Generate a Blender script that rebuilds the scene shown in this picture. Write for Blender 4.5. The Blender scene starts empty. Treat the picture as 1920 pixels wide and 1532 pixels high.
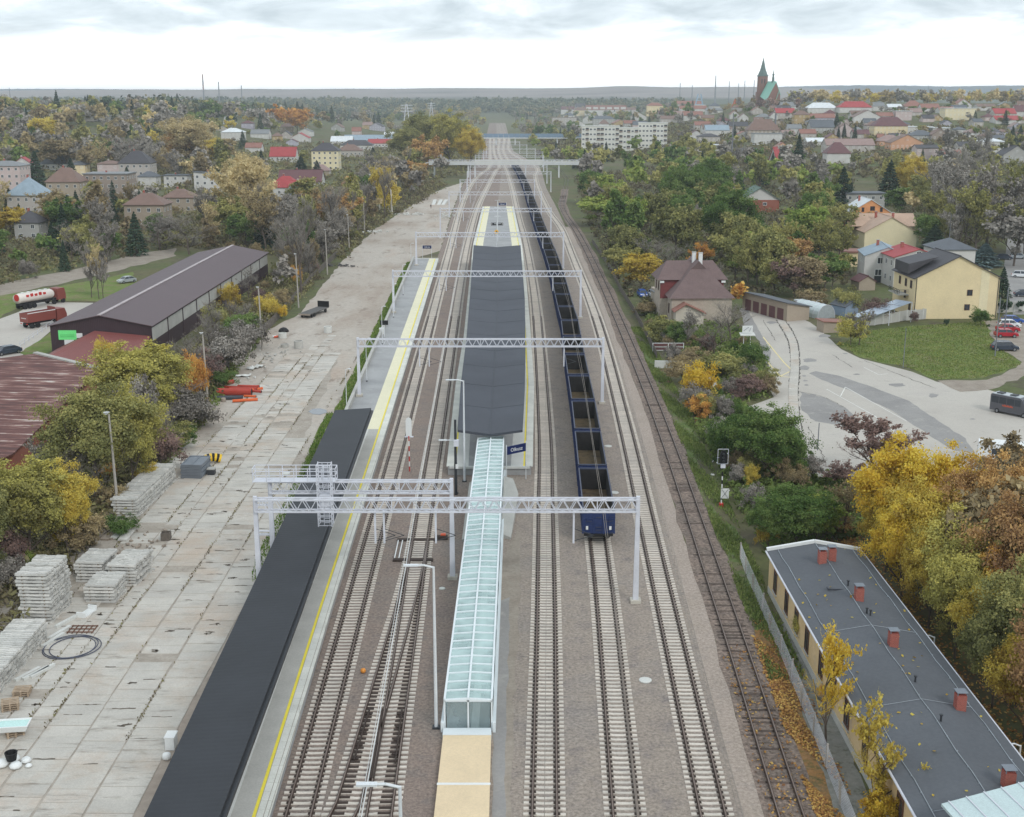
import bpy, math, random
import numpy as np
from mathutils import Vector, Matrix
RAD = math.radians
rnd = random.Random(7)

# ---------------------------------------------------------------- camera, sky, sun, exposure
SC = bpy.context.scene
COL = SC.collection
F, TH, H, CU, CV = 2294.0, RAD(14.2), 42.3, 960.0, 766.0
cam_data = bpy.data.cameras.new('camera')
cam_data.sensor_width = 36.0
cam_data.lens = 36.0 * F / 1920.0
cam_data.clip_start = 0.5
cam_data.clip_end = 40000
cam = bpy.data.objects.new('camera', cam_data)
COL.objects.link(cam)
cam.location = (0, 0, H)
cam.rotation_euler = (RAD(90) - TH, 0, 0)
SC.camera = cam
SUN_EL, SUN_AZ = RAD(38), RAD(150)          # azimuth clockwise from the view direction: behind, to the right
world = bpy.data.worlds.new('World')
SC.world = world
world.use_nodes = True
wn, wl = world.node_tree.nodes, world.node_tree.links
wn.clear()
def wnode(t, **k):
    n = wn.new(t)
    for a, b in k.items(): setattr(n, a, b)
    return n
w_out = wnode('ShaderNodeOutputWorld')
sky = wnode('ShaderNodeTexSky', sky_type='NISHITA', sun_disc=False, sun_elevation=SUN_EL, sun_rotation=SUN_AZ)
bg_sky = wnode('ShaderNodeBackground'); bg_sky.inputs[1].default_value = 0.1
wl.new(sky.outputs[0], bg_sky.inputs[0])
# a layer of broken cloud, flat overhead, so it stretches towards the horizon
tc = wnode('ShaderNodeTexCoord')
sx = wnode('ShaderNodeSeparateXYZ'); wl.new(tc.outputs['Generated'], sx.inputs[0])
zz = wnode('ShaderNodeMath', operation='MAXIMUM'); wl.new(sx.outputs[2], zz.inputs[0]); zz.inputs[1].default_value = 0.004
zz2 = wnode('ShaderNodeMath', operation='ADD'); wl.new(zz.outputs[0], zz2.inputs[0]); zz2.inputs[1].default_value = 0.2
px = wnode('ShaderNodeMath', operation='DIVIDE'); wl.new(sx.outputs[0], px.inputs[0]); wl.new(zz2.outputs[0], px.inputs[1])
py = wnode('ShaderNodeMath', operation='DIVIDE'); wl.new(sx.outputs[1], py.inputs[0]); wl.new(zz2.outputs[0], py.inputs[1])
cb = wnode('ShaderNodeCombineXYZ'); wl.new(px.outputs[0], cb.inputs[0]); wl.new(py.outputs[0], cb.inputs[1])
cn = wnode('ShaderNodeTexNoise'); wl.new(cb.outputs[0], cn.inputs['Vector'])
cn.inputs['Scale'].default_value = 2.9; cn.inputs['Detail'].default_value = 5; cn.inputs['Roughness'].default_value = 0.55; cn.inputs['Distortion'].default_value = 0.35
cr = wnode('ShaderNodeValToRGB'); wl.new(cn.outputs[0], cr.inputs[0])
e = cr.color_ramp.elements
e[0].position = 0.36; e[0].color = (0.44, 0.51, 0.56, 1)
e[1].position = 0.70; e[1].color = (1.0, 1.04, 1.06, 1)
e2 = e.new(0.52); e2.color = (0.62, 0.69, 0.74, 1)
# the sky whitens towards the horizon
hz = wnode('ShaderNodeMapRange'); wl.new(sx.outputs[2], hz.inputs[0])
hz.inputs[1].default_value = 0.026; hz.inputs[2].default_value = 0.056; hz.inputs[3].default_value = 0.84; hz.inputs[4].default_value = 0.0
hz.interpolation_type = 'SMOOTHSTEP'
cm = wnode('ShaderNodeMix', data_type='RGBA'); wl.new(hz.outputs[0], cm.inputs[0]); wl.new(cr.outputs[0], cm.inputs[6]); cm.inputs[7].default_value = (1.22, 1.24, 1.25, 1)
bg_cl = wnode('ShaderNodeBackground'); wl.new(cm.outputs[2], bg_cl.inputs[0]); bg_cl.inputs[1].default_value = 1.42
mx = wnode('ShaderNodeMixShader'); mx.inputs[0].default_value = 0.92
wl.new(bg_sky.outputs[0], mx.inputs[1]); wl.new(bg_cl.outputs[0], mx.inputs[2]); wl.new(mx.outputs[0], w_out.inputs[0])

sun_d = bpy.data.lights.new('sun', 'SUN'); sun_d.energy = 1.1; sun_d.angle = RAD(14); sun_d.color = (1.0, 0.98, 0.94)
sun = bpy.data.objects.new('sun', sun_d); COL.objects.link(sun)
sd = Vector((math.sin(SUN_AZ) * math.cos(SUN_EL), math.cos(SUN_AZ) * math.cos(SUN_EL), math.sin(SUN_EL)))
sun.rotation_euler = sd.to_track_quat('Z', 'Y').to_euler()
sun.location = sd * 300
SC.view_settings.view_transform = 'Standard'; SC.view_settings.look = 'None'
SC.view_settings.exposure = 0.08; SC.view_settings.gamma = 1.0
SC.view_settings.use_curve_mapping = False
cy = SC.cycles
cy.use_denoising = True
cy.max_bounces = 6; cy.diffuse_bounces = 3; cy.glossy_bounces = 3; cy.transmission_bounces = 6; cy.transparent_max_bounces = 12; cy.volume_bounces = 1
cy.caustics_reflective = False; cy.caustics_refractive = False
cy.use_adaptive_sampling = True; cy.adaptive_threshold = 0.015

# ---------------------------------------------------------------- where a picture point lies in the place
CT, ST = math.cos(TH), math.sin(TH)
def sm(a, b, t):
    t = max(0.0, min(1.0, (t - a) / (b - a))); return t * t * (3 - 2 * t)
FAR = [(-900,171),(0,171),(130,169),(230,168),(330,169),(470,167.5),(640,167.5),(800,166.5),(900,166),(985,166.5),(1050,166),(1110,164),(1160,162.5),(1230,164),(1330,164),(1420,163.5),(1500,167),(1600,172),(2000,178),(2900,180)]
def far_rise(u):
    u = max(-899, min(2899, u))
    for a, b in zip(FAR, FAR[1:]):
        if a[0] <= u <= b[0]: return H + (185.5 - (a[1] + (b[1]-a[1]) * (u-a[0]) / (b[0]-a[0]))) * 4000 / F * 0.97
def hgt(x, y):
    """height of the ground: flat railway land, the town's hill to the right, a low rise to the left"""
    if y < 380: return 0.0
    r = 37 * sm(430, 1480, y) * sm(25, 300, x - 0.02 * y) * (1 - sm(1750, 3000, y))
    l = 26 * sm(420, 1180, y) * sm(90, 430, -x) * (1 - sm(1500, 2600, y))
    f = 0.0
    if y > 2300:
        u = CU + F * x / y
        f = sm(2300, 4000, y) * far_rise(u)
    return r + l + f
def ray(u, v):
    x, y = (u - CU) / F, (v - CV) / F
    return Vector((x, CT - y * ST, -ST - y * CT))
def G(u, v, z=0.0):
    d = ray(u, v); t = (z - H) / d.z
    return Vector((d.x * t, d.y * t, z))
def T(u, v):
    d = ray(u, v); t = 50.0
    while t < 9000:
        p = d * t
        if p.z + H <= hgt(p.x, p.y) or (p.y > 4050 and p.z + H < 140): return Vector((p.x, p.y, hgt(p.x, p.y)))
        t *= 1.006
    p = d * 9000
    return Vector((p.x, p.y, hgt(p.x, p.y)))
def zcam(p): return p[1] * CT + (H - p[2]) * ST
def proj(p):
    zc = zcam(p); yd = -p[1] * ST + (H - p[2]) * CT
    return (CU + F * p[0] / zc, CV + F * yd / zc, zc)
def zfor(p, v):
    """height above p's ground at which the plumb line through p crosses picture row v"""
    k = (v - CV) / F
    # yd = k*zc ;  -y*ST + (H-z)*CT = k*(y*CT + (H-z)*ST)
    hz_ = p[1] * (k * CT + ST) / (CT - k * ST)
    return H - hz_ - p[2]

# ---------------------------------------------------------------- materials
def S(r, g, b, k=1.0):
    def c(x):
        x /= 255.0
        return (x / 12.92 if x <= 0.04045 else ((x + 0.055) / 1.055) ** 2.4) * k
    return (c(r), c(g), c(b))
MATS = {}
def newmat(name):
    m = bpy.data.materials.new(name); m.use_nodes = True
    nt = m.node_tree
    b = nt.nodes['Principled BSDF']
    return m, nt, b
def N(nt, t, **k):
    n = nt.nodes.new(t)
    for a, b in k.items(): setattr(n, a, b)
    return n
def noise(nt, vec, scale, detail=4, rough=0.55):
    n = N(nt, 'ShaderNodeTexNoise'); nt.links.new(vec, n.inputs['Vector'])
    n.inputs['Scale'].default_value = scale; n.inputs['Detail'].default_value = detail; n.inputs['Roughness'].default_value = rough
    return n.outputs[0]
def ramp(nt, fac, stops):
    r = N(nt, 'ShaderNodeValToRGB'); nt.links.new(fac, r.inputs[0])
    el = r.color_ramp.elements
    while len(el) < len(stops): el.new(0.5)
    for q, (p, c) in zip(el, stops): q.position = p; q.color = (*c, 1)
    return r.outputs[0]
def mixc(nt, fac, a, b, blend='MIX'):
    n = N(nt, 'ShaderNodeMix', data_type='RGBA', blend_type=blend)
    for i, x in ((0, fac), (6, a), (7, b)):
        if isinstance(x, (int, float)): n.inputs[i].default_value = x
        elif isinstance(x, tuple): n.inputs[i].default_value = (*x, 1)
        else: nt.links.new(x, n.inputs[i])
    return n.outputs[2]
def bump(nt, b, hgt_out, strength, dist=0.05):
    n = N(nt, 'ShaderNodeBump'); n.inputs['Strength'].default_value = strength; n.inputs['Distance'].default_value = dist
    nt.links.new(hgt_out, n.inputs['Height']); nt.links.new(n.outputs[0], b.inputs['Normal'])
def mul(c, k): return tuple(x * k for x in c)
def mat(name, col, rough=0.75, var=0.18, sc=0.6, fine=0.08, fsc=9.0, metal=0.0, spec=0.35, bmp=0.0, bsc=12.0, rand=0.0):
    """plain coat with large patches, fine grain and, per object, a small shift"""
    if name in MATS: return MATS[name]
    m, nt, b = newmat(name)
    pos = N(nt, 'ShaderNodeNewGeometry').outputs['Position']
    a = noise(nt, pos, sc, 5)
    c = ramp(nt, a, [(0.3, mul(col, 1 - var)), (0.7, mul(col, 1 + var))])
    f = noise(nt, pos, fsc, 3)
    c = mixc(nt, 1.0, c, ramp(nt, f, [(0.3, (1 - fine,) * 3), (0.7, (1 + fine,) * 3)]), 'MULTIPLY')
    if rand:
        o = N(nt, 'ShaderNodeObjectInfo').outputs['Random']
        c = mixc(nt, 1.0, c, ramp(nt, o, [(0.0, (1 - rand,) * 3), (1.0, (1 + rand,) * 3)]), 'MULTIPLY')
    nt.links.new(c, b.inputs['Base Color'])
    b.inputs['Roughness'].default_value = rough; b.inputs['Metallic'].default_value = metal; b.inputs['Specular IOR Level'].default_value = spec
    if bmp: bump(nt, b, noise(nt, pos, bsc, 4), bmp)
    MATS[name] = m
    return m

# ---------------------------------------------------------------- mesh building
class MB:
    def __init__(s): s.v = []; s.f = []; s.m = []
    def add(s, vs, fs, mi=0):
        o = len(s.v); s.v += [tuple(q) for q in vs]
        for f in fs: s.f.append(tuple(o + i for i in f)); s.m.append(mi)
        return s
    def box(s, x0, x1, y0, y1, z0, z1, mi=0):
        return s.add([(x0,y0,z0),(x1,y0,z0),(x1,y1,z0),(x0,y1,z0),(x0,y0,z1),(x1,y0,z1),(x1,y1,z1),(x0,y1,z1)],
                     [(3,2,1,0),(4,5,6,7),(0,1,5,4),(1,2,6,5),(2,3,7,6),(3,0,4,7)], mi)
    def cb(s, x, y, z, sx, sy, sz, mi=0): return s.box(x-sx/2, x+sx/2, y-sy/2, y+sy/2, z, z+sz, mi)
    def beam(s, a, b, w, h=None, mi=0):
        a, b = Vector(a), Vector(b); d = b - a
        if d.length < 1e-6: return s
        d.normalize(); h = h or w
        up = Vector((0,0,1)) if abs(d.z) < 0.95 else Vector((0,1,0))
        r = d.cross(up).normalized() * w / 2; q = r.cross(d).normalized() * h / 2
        return s.add([a-r-q, a+r-q, a+r+q, a-r+q, b-r-q, b+r-q, b+r+q, b-r+q],
                     [(3,2,1,0),(4,5,6,7),(0,1,5,4),(1,2,6,5),(2,3,7,6),(3,0,4,7)][::-1], mi)
    def tube(s, a, b, r, n=8, r2=None, mi=0, cap=True):
        a, b = Vector(a), Vector(b); d = (b - a).normalized(); r2 = r if r2 is None else r2
        up = Vector((0,0,1)) if abs(d.z) < 0.95 else Vector((1,0,0))
        x = d.cross(up).normalized(); y = x.cross(d)
        vs = []
        for p, q in ((a, r), (b, r2)):
            for i in range(n):
                t = 2 * math.pi * i / n; vs.append(p + (x * math.cos(t) + y * math.sin(t)) * q)
        fs = [(i, i + n, (i + 1) % n + n, (i + 1) % n) for i in range(n)]
        if cap: fs += [tuple(range(n)), tuple(range(2 * n - 1, n - 1, -1))]
        return s.add(vs, fs, mi)
    def prism(s, pts, z0, z1, mi=0):
        ar = sum(pts[i-1][0] * pts[i][1] - pts[i][0] * pts[i-1][1] for i in range(len(pts)))
        if ar < 0: pts = pts[::-1]
        n = len(pts)
        vs = [(p[0], p[1], z0) for p in pts] + [(p[0], p[1], z1) for p in pts]
        return s.add(vs, [tuple(range(n - 1, -1, -1)), tuple(range(n, 2 * n))] + [(i, (i + 1) % n, (i + 1) % n + n, i + n) for i in range(n)], mi)
    def extr(s, prof, x0, x1, mi=0):
        """profile in (y, z) pushed along x"""
        n = len(prof)
        vs = [(x0, p[0], p[1]) for p in prof] + [(x1, p[0], p[1]) for p in prof]
        return s.add(vs, [tuple(range(n)), tuple(range(2 * n - 1, n - 1, -1))] + [((i + 1) % n, i, i + n, (i + 1) % n + n) for i in range(n)], mi)
    def lathe(s, prof, n=12, c=(0,0), mi=0):
        vs = []
        for r, z in prof:
            for i in range(n):
                t = 2 * math.pi * i / n; vs.append((c[0] + r * math.cos(t), c[1] + r * math.sin(t), z))
        fs = []
        for k in range(len(prof) - 1):
            for i in range(n): fs.append((k*n+i, k*n+(i+1)%n, (k+1)*n+(i+1)%n, (k+1)*n+i))
        fs.append(tuple(range(n))[::-1]); fs.append(tuple(range((len(prof)-1)*n, len(prof)*n)))
        return s.add(vs, fs, mi)
    def quad(s, a, b, c, d, mi=0): return s.add([a, b, c, d], [(0,1,2,3)], mi)
    def slab(s, pts, t, mi=0):
        """a flat plate with thickness t under the given corner points (ccw from above)"""
        pts = [Vector(p) for p in pts]; n = len(pts)
        nr = (pts[1]-pts[0]).cross(pts[2]-pts[0]).normalized()
        lo = [p - nr * t for p in pts]
        return s.add(pts + lo, [tuple(range(n)), tuple(range(2*n-1, n-1, -1))] + [((i+1) % n, i, i + n, (i+1) % n + n) for i in range(n)], mi)
    def mesh(s, name, mats, smooth=False):
        me = bpy.data.meshes.new(name)
        me.from_pydata(s.v, [], s.f)
        for q in (mats if isinstance(mats, (list, tuple)) else [mats]): me.materials.append(q)
        if any(s.m): me.polygons.foreach_set('material_index', s.m)
        if smooth: me.polygons.foreach_set('use_smooth', [True] * len(me.polygons))
        me.update()
        return me
    def build(s, name, mats, parent=None, smooth=False, loc=None, rz=0):
        return inst(s.mesh(name, mats, smooth), name, parent, loc or (0,0,0), rz)
def inst(me, name, parent=None, loc=(0,0,0), rz=0, scale=None, rot=None):
    o = bpy.data.objects.new(name, me); COL.objects.link(o)
    o.parent = parent; o.location = loc
    o.rotation_euler = rot if rot else (0, 0, rz)
    if scale: o.scale = scale
    return o
def tag(o, label=None, cat=None, group=None, kind=None):
    if label: o['label'] = label
    if cat: o['category'] = cat
    if group: o['group'] = group
    if kind: o['kind'] = kind
    return o
def thing(name, label, cat, loc=(0,0,0), rz=0, group=None, scale=None):
    o = bpy.data.objects.new(name, None); COL.objects.link(o)
    o.empty_display_size = 0.2
    o.location = loc; o.rotation_euler = (0, 0, rz)
    if scale: o.scale = scale
    return tag(o, label, cat, group)
def copy_tree(o, parent=None):
    c = o.copy(); COL.objects.link(c); c.parent = parent
    for ch in list(o.children): copy_tree(ch, c)
    return c
def setmat(o, m):
    s = o.material_slots[0]; s.link = 'OBJECT'; s.material = m
AUTO = []
def auto(o, look, place, u): AUTO.append((o, look, place, u))
def ordinal(n): return str(n) + ('th' if 10 < n % 100 < 14 else {1:'st',2:'nd',3:'rd'}.get(n % 10, 'th'))
def text_mesh(txt, size, m, depth=0.01):
    cu = bpy.data.curves.new('lettering', 'FONT'); cu.body = txt; cu.size = size; cu.extrude = depth; cu.align_x = 'CENTER'; cu.align_y = 'CENTER'
    cu.resolution_u = 2
    o = bpy.data.objects.new('lettering', cu); COL.objects.link(o)
    me = bpy.data.meshes.new_from_object(o.evaluated_get(bpy.context.evaluated_depsgraph_get()))
    bpy.data.objects.remove(o)
    me.materials.clear(); me.materials.append(m)
    return me
def curve(pts, z=0.0, far=None):
    """picture points -> smooth ground line, nearest first"""
    return [G(u, v, z) for u, v in pts]
def spline(P, step):
    """Catmull-Rom through P, resampled every step metres"""
    Q = [P[0] * 2 - P[1]] + list(P) + [P[-1] * 2 - P[-2]]
    out = []
    for i in range(1, len(Q) - 2):
        n = max(4, int((Q[i+1] - Q[i]).length / 2))
        for k in range(n):
            t = k / n
            out.append(0.5 * ((2*Q[i]) + (Q[i+1]-Q[i-1])*t + (2*Q[i-1]-5*Q[i]+4*Q[i+1]-Q[i+2])*t*t + (3*Q[i]-Q[i-1]-3*Q[i+1]+Q[i+2])*t**3))
    out.append(Q[-2])
    res, acc = [out[0]], 0.0
    for a, b in zip(out, out[1:]):
        L = (b - a).length
        while acc + L >= step:
            t = (step - acc) / L; a = a + (b - a) * t; L = (b - a).length; acc = 0.0; res.append(a)
        acc += L
    return res
def dirs(P):
    r = []
    for i in range(len(P)):
        d = P[min(i+1, len(P)-1)] - P[max(i-1, 0)]; r.append(d.normalized())
    return r
def xat(P, y):
    if y <= P[0].y: i = 0
    else:
        i = len(P) - 2
        for k in range(len(P) - 1):
            if P[k].y <= y <= P[k+1].y: i = k; break
    a, b = P[i], P[i+1]
    return a.x + (b.x - a.x) * (y - a.y) / (b.y - a.y)

# ================================================================ GROUND MATERIALS
def ground_mat(name, stops, sc=0.05, mid=None, fine=0.25, fsc=2.5, rough=0.95, bmp=0.4, bsc=6.0, stretch=None):
    m, nt, b = newmat(name)
    pos = N(nt, 'ShaderNodeNewGeometry').outputs['Position']
    vec = pos
    if stretch:
        mp = N(nt, 'ShaderNodeMapping'); nt.links.new(pos, mp.inputs[0]); mp.inputs['Scale'].default_value = stretch; vec = mp.outputs[0]
    c = ramp(nt, noise(nt, vec, sc, 7, 0.6), stops)
    if mid:
        c = mixc(nt, ramp(nt, noise(nt, vec, mid[0], 6, 0.65), [(mid[1], (0,0,0)), (mid[2], (1,1,1))]), c, mid[3])
    f = noise(nt, pos, fsc, 5, 0.7)
    c = mixc(nt, 1.0, c, ramp(nt, f, [(0.25, (1 - fine,) * 3), (0.75, (1 + fine,) * 3)]), 'MULTIPLY')
    nt.links.new(c, b.inputs['Base Color']); b.inputs['Roughness'].default_value = rough; b.inputs['Specular IOR Level'].default_value = 0.2
    bump(nt, b, noise(nt, pos, bsc, 5, 0.7), bmp, 0.08)
    MATS[name] = m
    return m
m_terrain = ground_mat('meadow and undergrowth', [(0.25, (0.10, 0.085, 0.055)), (0.42, (0.13, 0.12, 0.06)), (0.55, (0.10, 0.12, 0.045)), (0.7, (0.17, 0.14, 0.09)), (0.85, (0.11, 0.095, 0.065))], 0.02, (0.15, 0.5, 0.68, (0.10, 0.085, 0.06)), 0.3, 0.8)
m_ballast = ground_mat('pinkish track ballast', [(0.3, S(134,120,113)), (0.5, S(143,128,118)), (0.72, S(134,125,118))], 0.12, (0.6, 0.5, 0.75, S(122,114,110)), 0.5, 4.2, bmp=0.9, bsc=9)
m_ballast2 = ground_mat('grey track ballast', [(0.3, S(146,135,127)), (0.5, S(157,145,134)), (0.72, S(146,138,132))], 0.10, (0.6, 0.5, 0.75, S(130,122,119)), 0.5, 4.2, bmp=0.9, bsc=9)
m_gravel_pale = ground_mat('pale pinkish gravel', [(0.3, S(162,149,137)), (0.7, S(171,157,147))], 0.2, (0.9, 0.55, 0.8, S(145,137,130)), 0.4, 4.2, bmp=0.7, bsc=9)
m_ballast_old = ground_mat('old dark ballast', [(0.3, S(116,106,98)), (0.5, S(133,118,108)), (0.75, S(145,128,116))], 0.3, (1.2, 0.5, 0.7, S(101,91,85)), 0.8, 3, bmp=0.9, bsc=9)
m_yard = ground_mat('sandy yard ground', [(0.28, S(149,133,120)), (0.42, S(168,156,144)), (0.55, S(182,174,164)), (0.68, S(176,160,146)), (0.8, S(158,142,129))], 0.055, (0.35, 0.56, 0.72, S(133,120,108)), 0.18, 1.2, bmp=0.5, bsc=3, stretch=(1.0, 0.35, 1.0))
m_grass = ground_mat('green grass', [(0.3, (0.10, 0.15, 0.035)), (0.5, (0.15, 0.20, 0.05)), (0.7, (0.20, 0.21, 0.085))], 0.2, (0.35, 0.5, 0.66, (0.20, 0.17, 0.09)), 0.3, 2.0, bmp=0.8, bsc=8)
m_verge = ground_mat('weedy verge', [(0.3, (0.10, 0.12, 0.05)), (0.5, (0.12, 0.17, 0.05)), (0.7, (0.16, 0.15, 0.09))], 0.3, (0.5, 0.5, 0.7, (0.17, 0.14, 0.09)), 0.4, 2.0, bmp=0.8, bsc=8)
m_paved = ground_mat('worn concrete paving', [(0.3, S(176,169,161)), (0.55, S(187,181,172)), (0.75, S(178,171,165))], 0.06, (0.28, 0.60, 0.74, S(161,154,146)), 0.06, 2.0, bmp=0.15, bsc=6)
m_asphalt = ground_mat('old grey asphalt', [(0.3, S(138,135,133)), (0.6, S(153,150,147)), (0.8, S(127,124,121))], 0.15, (0.5, 0.55, 0.75, S(168,164,158)), 0.10, 3.0, bmp=0.3, bsc=10)
m_pavement_old = ground_mat('cracked mossy pavement', [(0.3, S(120,120,114)), (0.55, S(138,137,131)), (0.75, S(104,106,92))], 0.4, (1.2, 0.55, 0.7, S(84,88,66)), 0.18, 3.0, bmp=0.5, bsc=6)
m_earth = ground_mat('bare brown earth', [(0.3, S(140,129,118)), (0.6, S(158,148,136)), (0.8, S(122,112,103))], 0.4, None, 0.2, 3.0)
m_leafy = ground_mat('ground under fallen leaves', [(0.3, S(128,112,84)), (0.5, S(150,112,70)), (0.7, S(124,104,80))], 0.5, (1.5, 0.5, 0.65, S(96,92,58)), 0.35, 4.0, bmp=0.8, bsc=8)

def island_rand(nt, c, k):
    g = N(nt, 'ShaderNodeNewGeometry').outputs['Random Per Island']
    o = N(nt, 'ShaderNodeObjectInfo').outputs['Random']
    a = N(nt, 'ShaderNodeMath', operation='ADD'); nt.links.new(g, a.inputs[0]); nt.links.new(o, a.inputs[1])
    fr = N(nt, 'ShaderNodeMath', operation='FRACT'); nt.links.new(a.outputs[0], fr.inputs[0])
    return mixc(nt, 1.0, c, ramp(nt, fr.outputs[0], [(0.0, (1-k, 1-k, 1-k)), (0.5, (1.0, 1.0, 0.99)), (1.0, (1+k, 1+k*0.9, 1+k*0.8))]), 'MULTIPLY')
def piece_mat(name, col, k=0.12, stain=None, sc=0.8, rough=0.85, bmp=0.25):
    m, nt, b = newmat(name)
    pos = N(nt, 'ShaderNodeNewGeometry').outputs['Position']
    c = ramp(nt, noise(nt, pos, sc, 5), [(0.3, mul(col, 0.9)), (0.7, mul(col, 1.08))])
    if stain: c = mixc(nt, ramp(nt, noise(nt, pos, stain[1], 7, 0.7), [(stain[2], (0,0,0)), (stain[3], (1,1,1))]), c, stain[0])
    c = mixc(nt, 1.0, c, ramp(nt, noise(nt, pos, 9, 4), [(0.3, (0.9,)*3), (0.7, (1.08,)*3)]), 'MULTIPLY')
    c = island_rand(nt, c, k)
    nt.links.new(c, b.inputs['Base Color']); b.inputs['Roughness'].default_value = rough; b.inputs['Specular IOR Level'].default_value = 0.25
    bump(nt, b, noise(nt, pos, 10, 4), bmp, 0.03)
    MATS[name] = m
    return m
m_slab = piece_mat('weathered yard slabs', S(191,186,178), 0.05, (S(184,170,156), 0.12, 0.48, 0.64), 0.35)
def weathered(m, dark, k0, k1):
    nt = m.node_tree; b = nt.nodes['Principled BSDF']; old = b.inputs['Base Color'].links[0].from_socket
    pos = N(nt, 'ShaderNodeNewGeometry').outputs['Position']; mp = N(nt, 'ShaderNodeMapping'); nt.links.new(pos, mp.inputs[0]); mp.inputs['Scale'].default_value = (.55, 2.6, 1)
    f = ramp(nt, noise(nt, mp.outputs[0], .55, 8, .72), [(k0, (0,0,0)), (k1, (1,1,1))]); nt.links.new(mixc(nt, f, old, dark), b.inputs['Base Color'])
weathered(m_slab, S(142,134,124), .54, .70)
weathered(m_paved, S(150,146,141), .60, .72)
weathered(m_yard, S(140,126,114), .60, .72)
m_sleeper = piece_mat('concrete sleepers', S(207,199,189), 0.10, None, 1.0)
m_sleeper_pile = piece_mat('stacked concrete sleepers', S(198,196,191), 0.14, (S(150,148,142), 0.9, 0.5, 0.75), 1.0)
m_wood_old = piece_mat('creosoted wooden sleepers', S(88,76,70), 0.25, None, 2.0)
m_edge = piece_mat('pale platform edge slabs', S(214,214,206), 0.05, None, 0.6)
m_rail = mat('rusty rail', S(70,54,46), 0.6, 0.12, 0.6, 0.1, 5, metal=0.3)
m_railtop = mat('worn rail head', S(128,112,103), 0.4, 0.1, 0.8, 0.05, metal=0.5)
m_fast = mat('dark rail fastenings', S(62,50,44), 0.8)

# ================================================================ TERRAIN, HILLS
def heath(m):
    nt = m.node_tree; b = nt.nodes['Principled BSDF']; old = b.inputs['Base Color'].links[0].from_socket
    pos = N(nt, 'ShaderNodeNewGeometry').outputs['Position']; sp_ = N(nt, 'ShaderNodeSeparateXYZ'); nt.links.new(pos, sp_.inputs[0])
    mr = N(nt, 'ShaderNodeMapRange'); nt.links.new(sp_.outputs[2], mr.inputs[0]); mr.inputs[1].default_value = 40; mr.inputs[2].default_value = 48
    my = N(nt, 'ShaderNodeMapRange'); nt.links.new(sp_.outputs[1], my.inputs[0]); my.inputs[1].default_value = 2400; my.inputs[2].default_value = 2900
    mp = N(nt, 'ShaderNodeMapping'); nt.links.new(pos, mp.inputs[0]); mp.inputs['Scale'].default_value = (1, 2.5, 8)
    hc = ramp(nt, noise(nt, mp.outputs[0], .0022, 6, .6), [(.3, (.19,.18,.18)), (.48, (.28,.25,.24)), (.6, (.23,.215,.21)), (.72, (.16,.165,.16))])  # heath tones lightened and greyed in place of distance haze
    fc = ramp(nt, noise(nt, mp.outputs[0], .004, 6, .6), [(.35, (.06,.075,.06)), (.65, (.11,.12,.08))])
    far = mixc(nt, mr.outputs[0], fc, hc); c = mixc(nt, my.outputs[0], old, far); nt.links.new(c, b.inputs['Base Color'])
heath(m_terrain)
def build_ground():
    th = []
    a = -180.0
    while a < 180.0:
        th.append(a); a += 0.8 if -32 <= a < 32 else 4.0
    rr = [0.0]; r = 25.0
    while r < 14000: rr.append(r); r *= 1.045
    rr.append(14000.0)
    vs, fs = [], []
    n = len(th)
    for q in rr[1:]:
        for t in th:
            x, y = q * math.sin(RAD(t)), q * math.cos(RAD(t))
            z = hgt(x, y) if y < 7000 else hgt(x * 4200 / y, 4200) * (1 - sm(7000, 9000, y))
            if y > 500 and abs(x) > 60 + 0.02 * y: z += 1.2 * math.sin(x * 0.021) * math.sin(y * 0.013) * sm(500, 800, y)
            vs.append((x, y, z))
    vs.append((0, 0, 0)); c = len(vs) - 1
    for i in range(n): fs.append((c, (i + 1) % n, i))
    for k in range(len(rr) - 2):
        for i in range(n): fs.append((k*n+i, k*n+(i+1) % n, (k+1)*n+(i+1) % n, (k+1)*n+i))
    mb = MB(); mb.v = vs; mb.f = [f[::-1] for f in fs]; mb.m = [0] * len(fs)
    o = mb.build('ground', m_terrain, smooth=True); tag(o, kind='structure')
build_ground()
m_hill = ground_mat('wooded far hills', [(0.3, (0.085, 0.085, 0.075)), (0.5, (0.12, 0.105, 0.085)), (0.7, (0.16, 0.135, 0.11))], 0.0012, (0.004, 0.5, 0.62, (0.22, 0.18, 0.14)), 0.2, 0.01, stretch=(1, 3, 6))
m_hill_blue = ground_mat('conifer covered far hills', [(0.3, (0.07, 0.10, 0.13)), (0.6, (0.10, 0.13, 0.155)), (0.8, (0.13, 0.15, 0.165))], 0.0012, None, 0.2, 0.01, stretch=(1, 3, 6))  # distance haze painted in as a blue base colour
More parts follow.
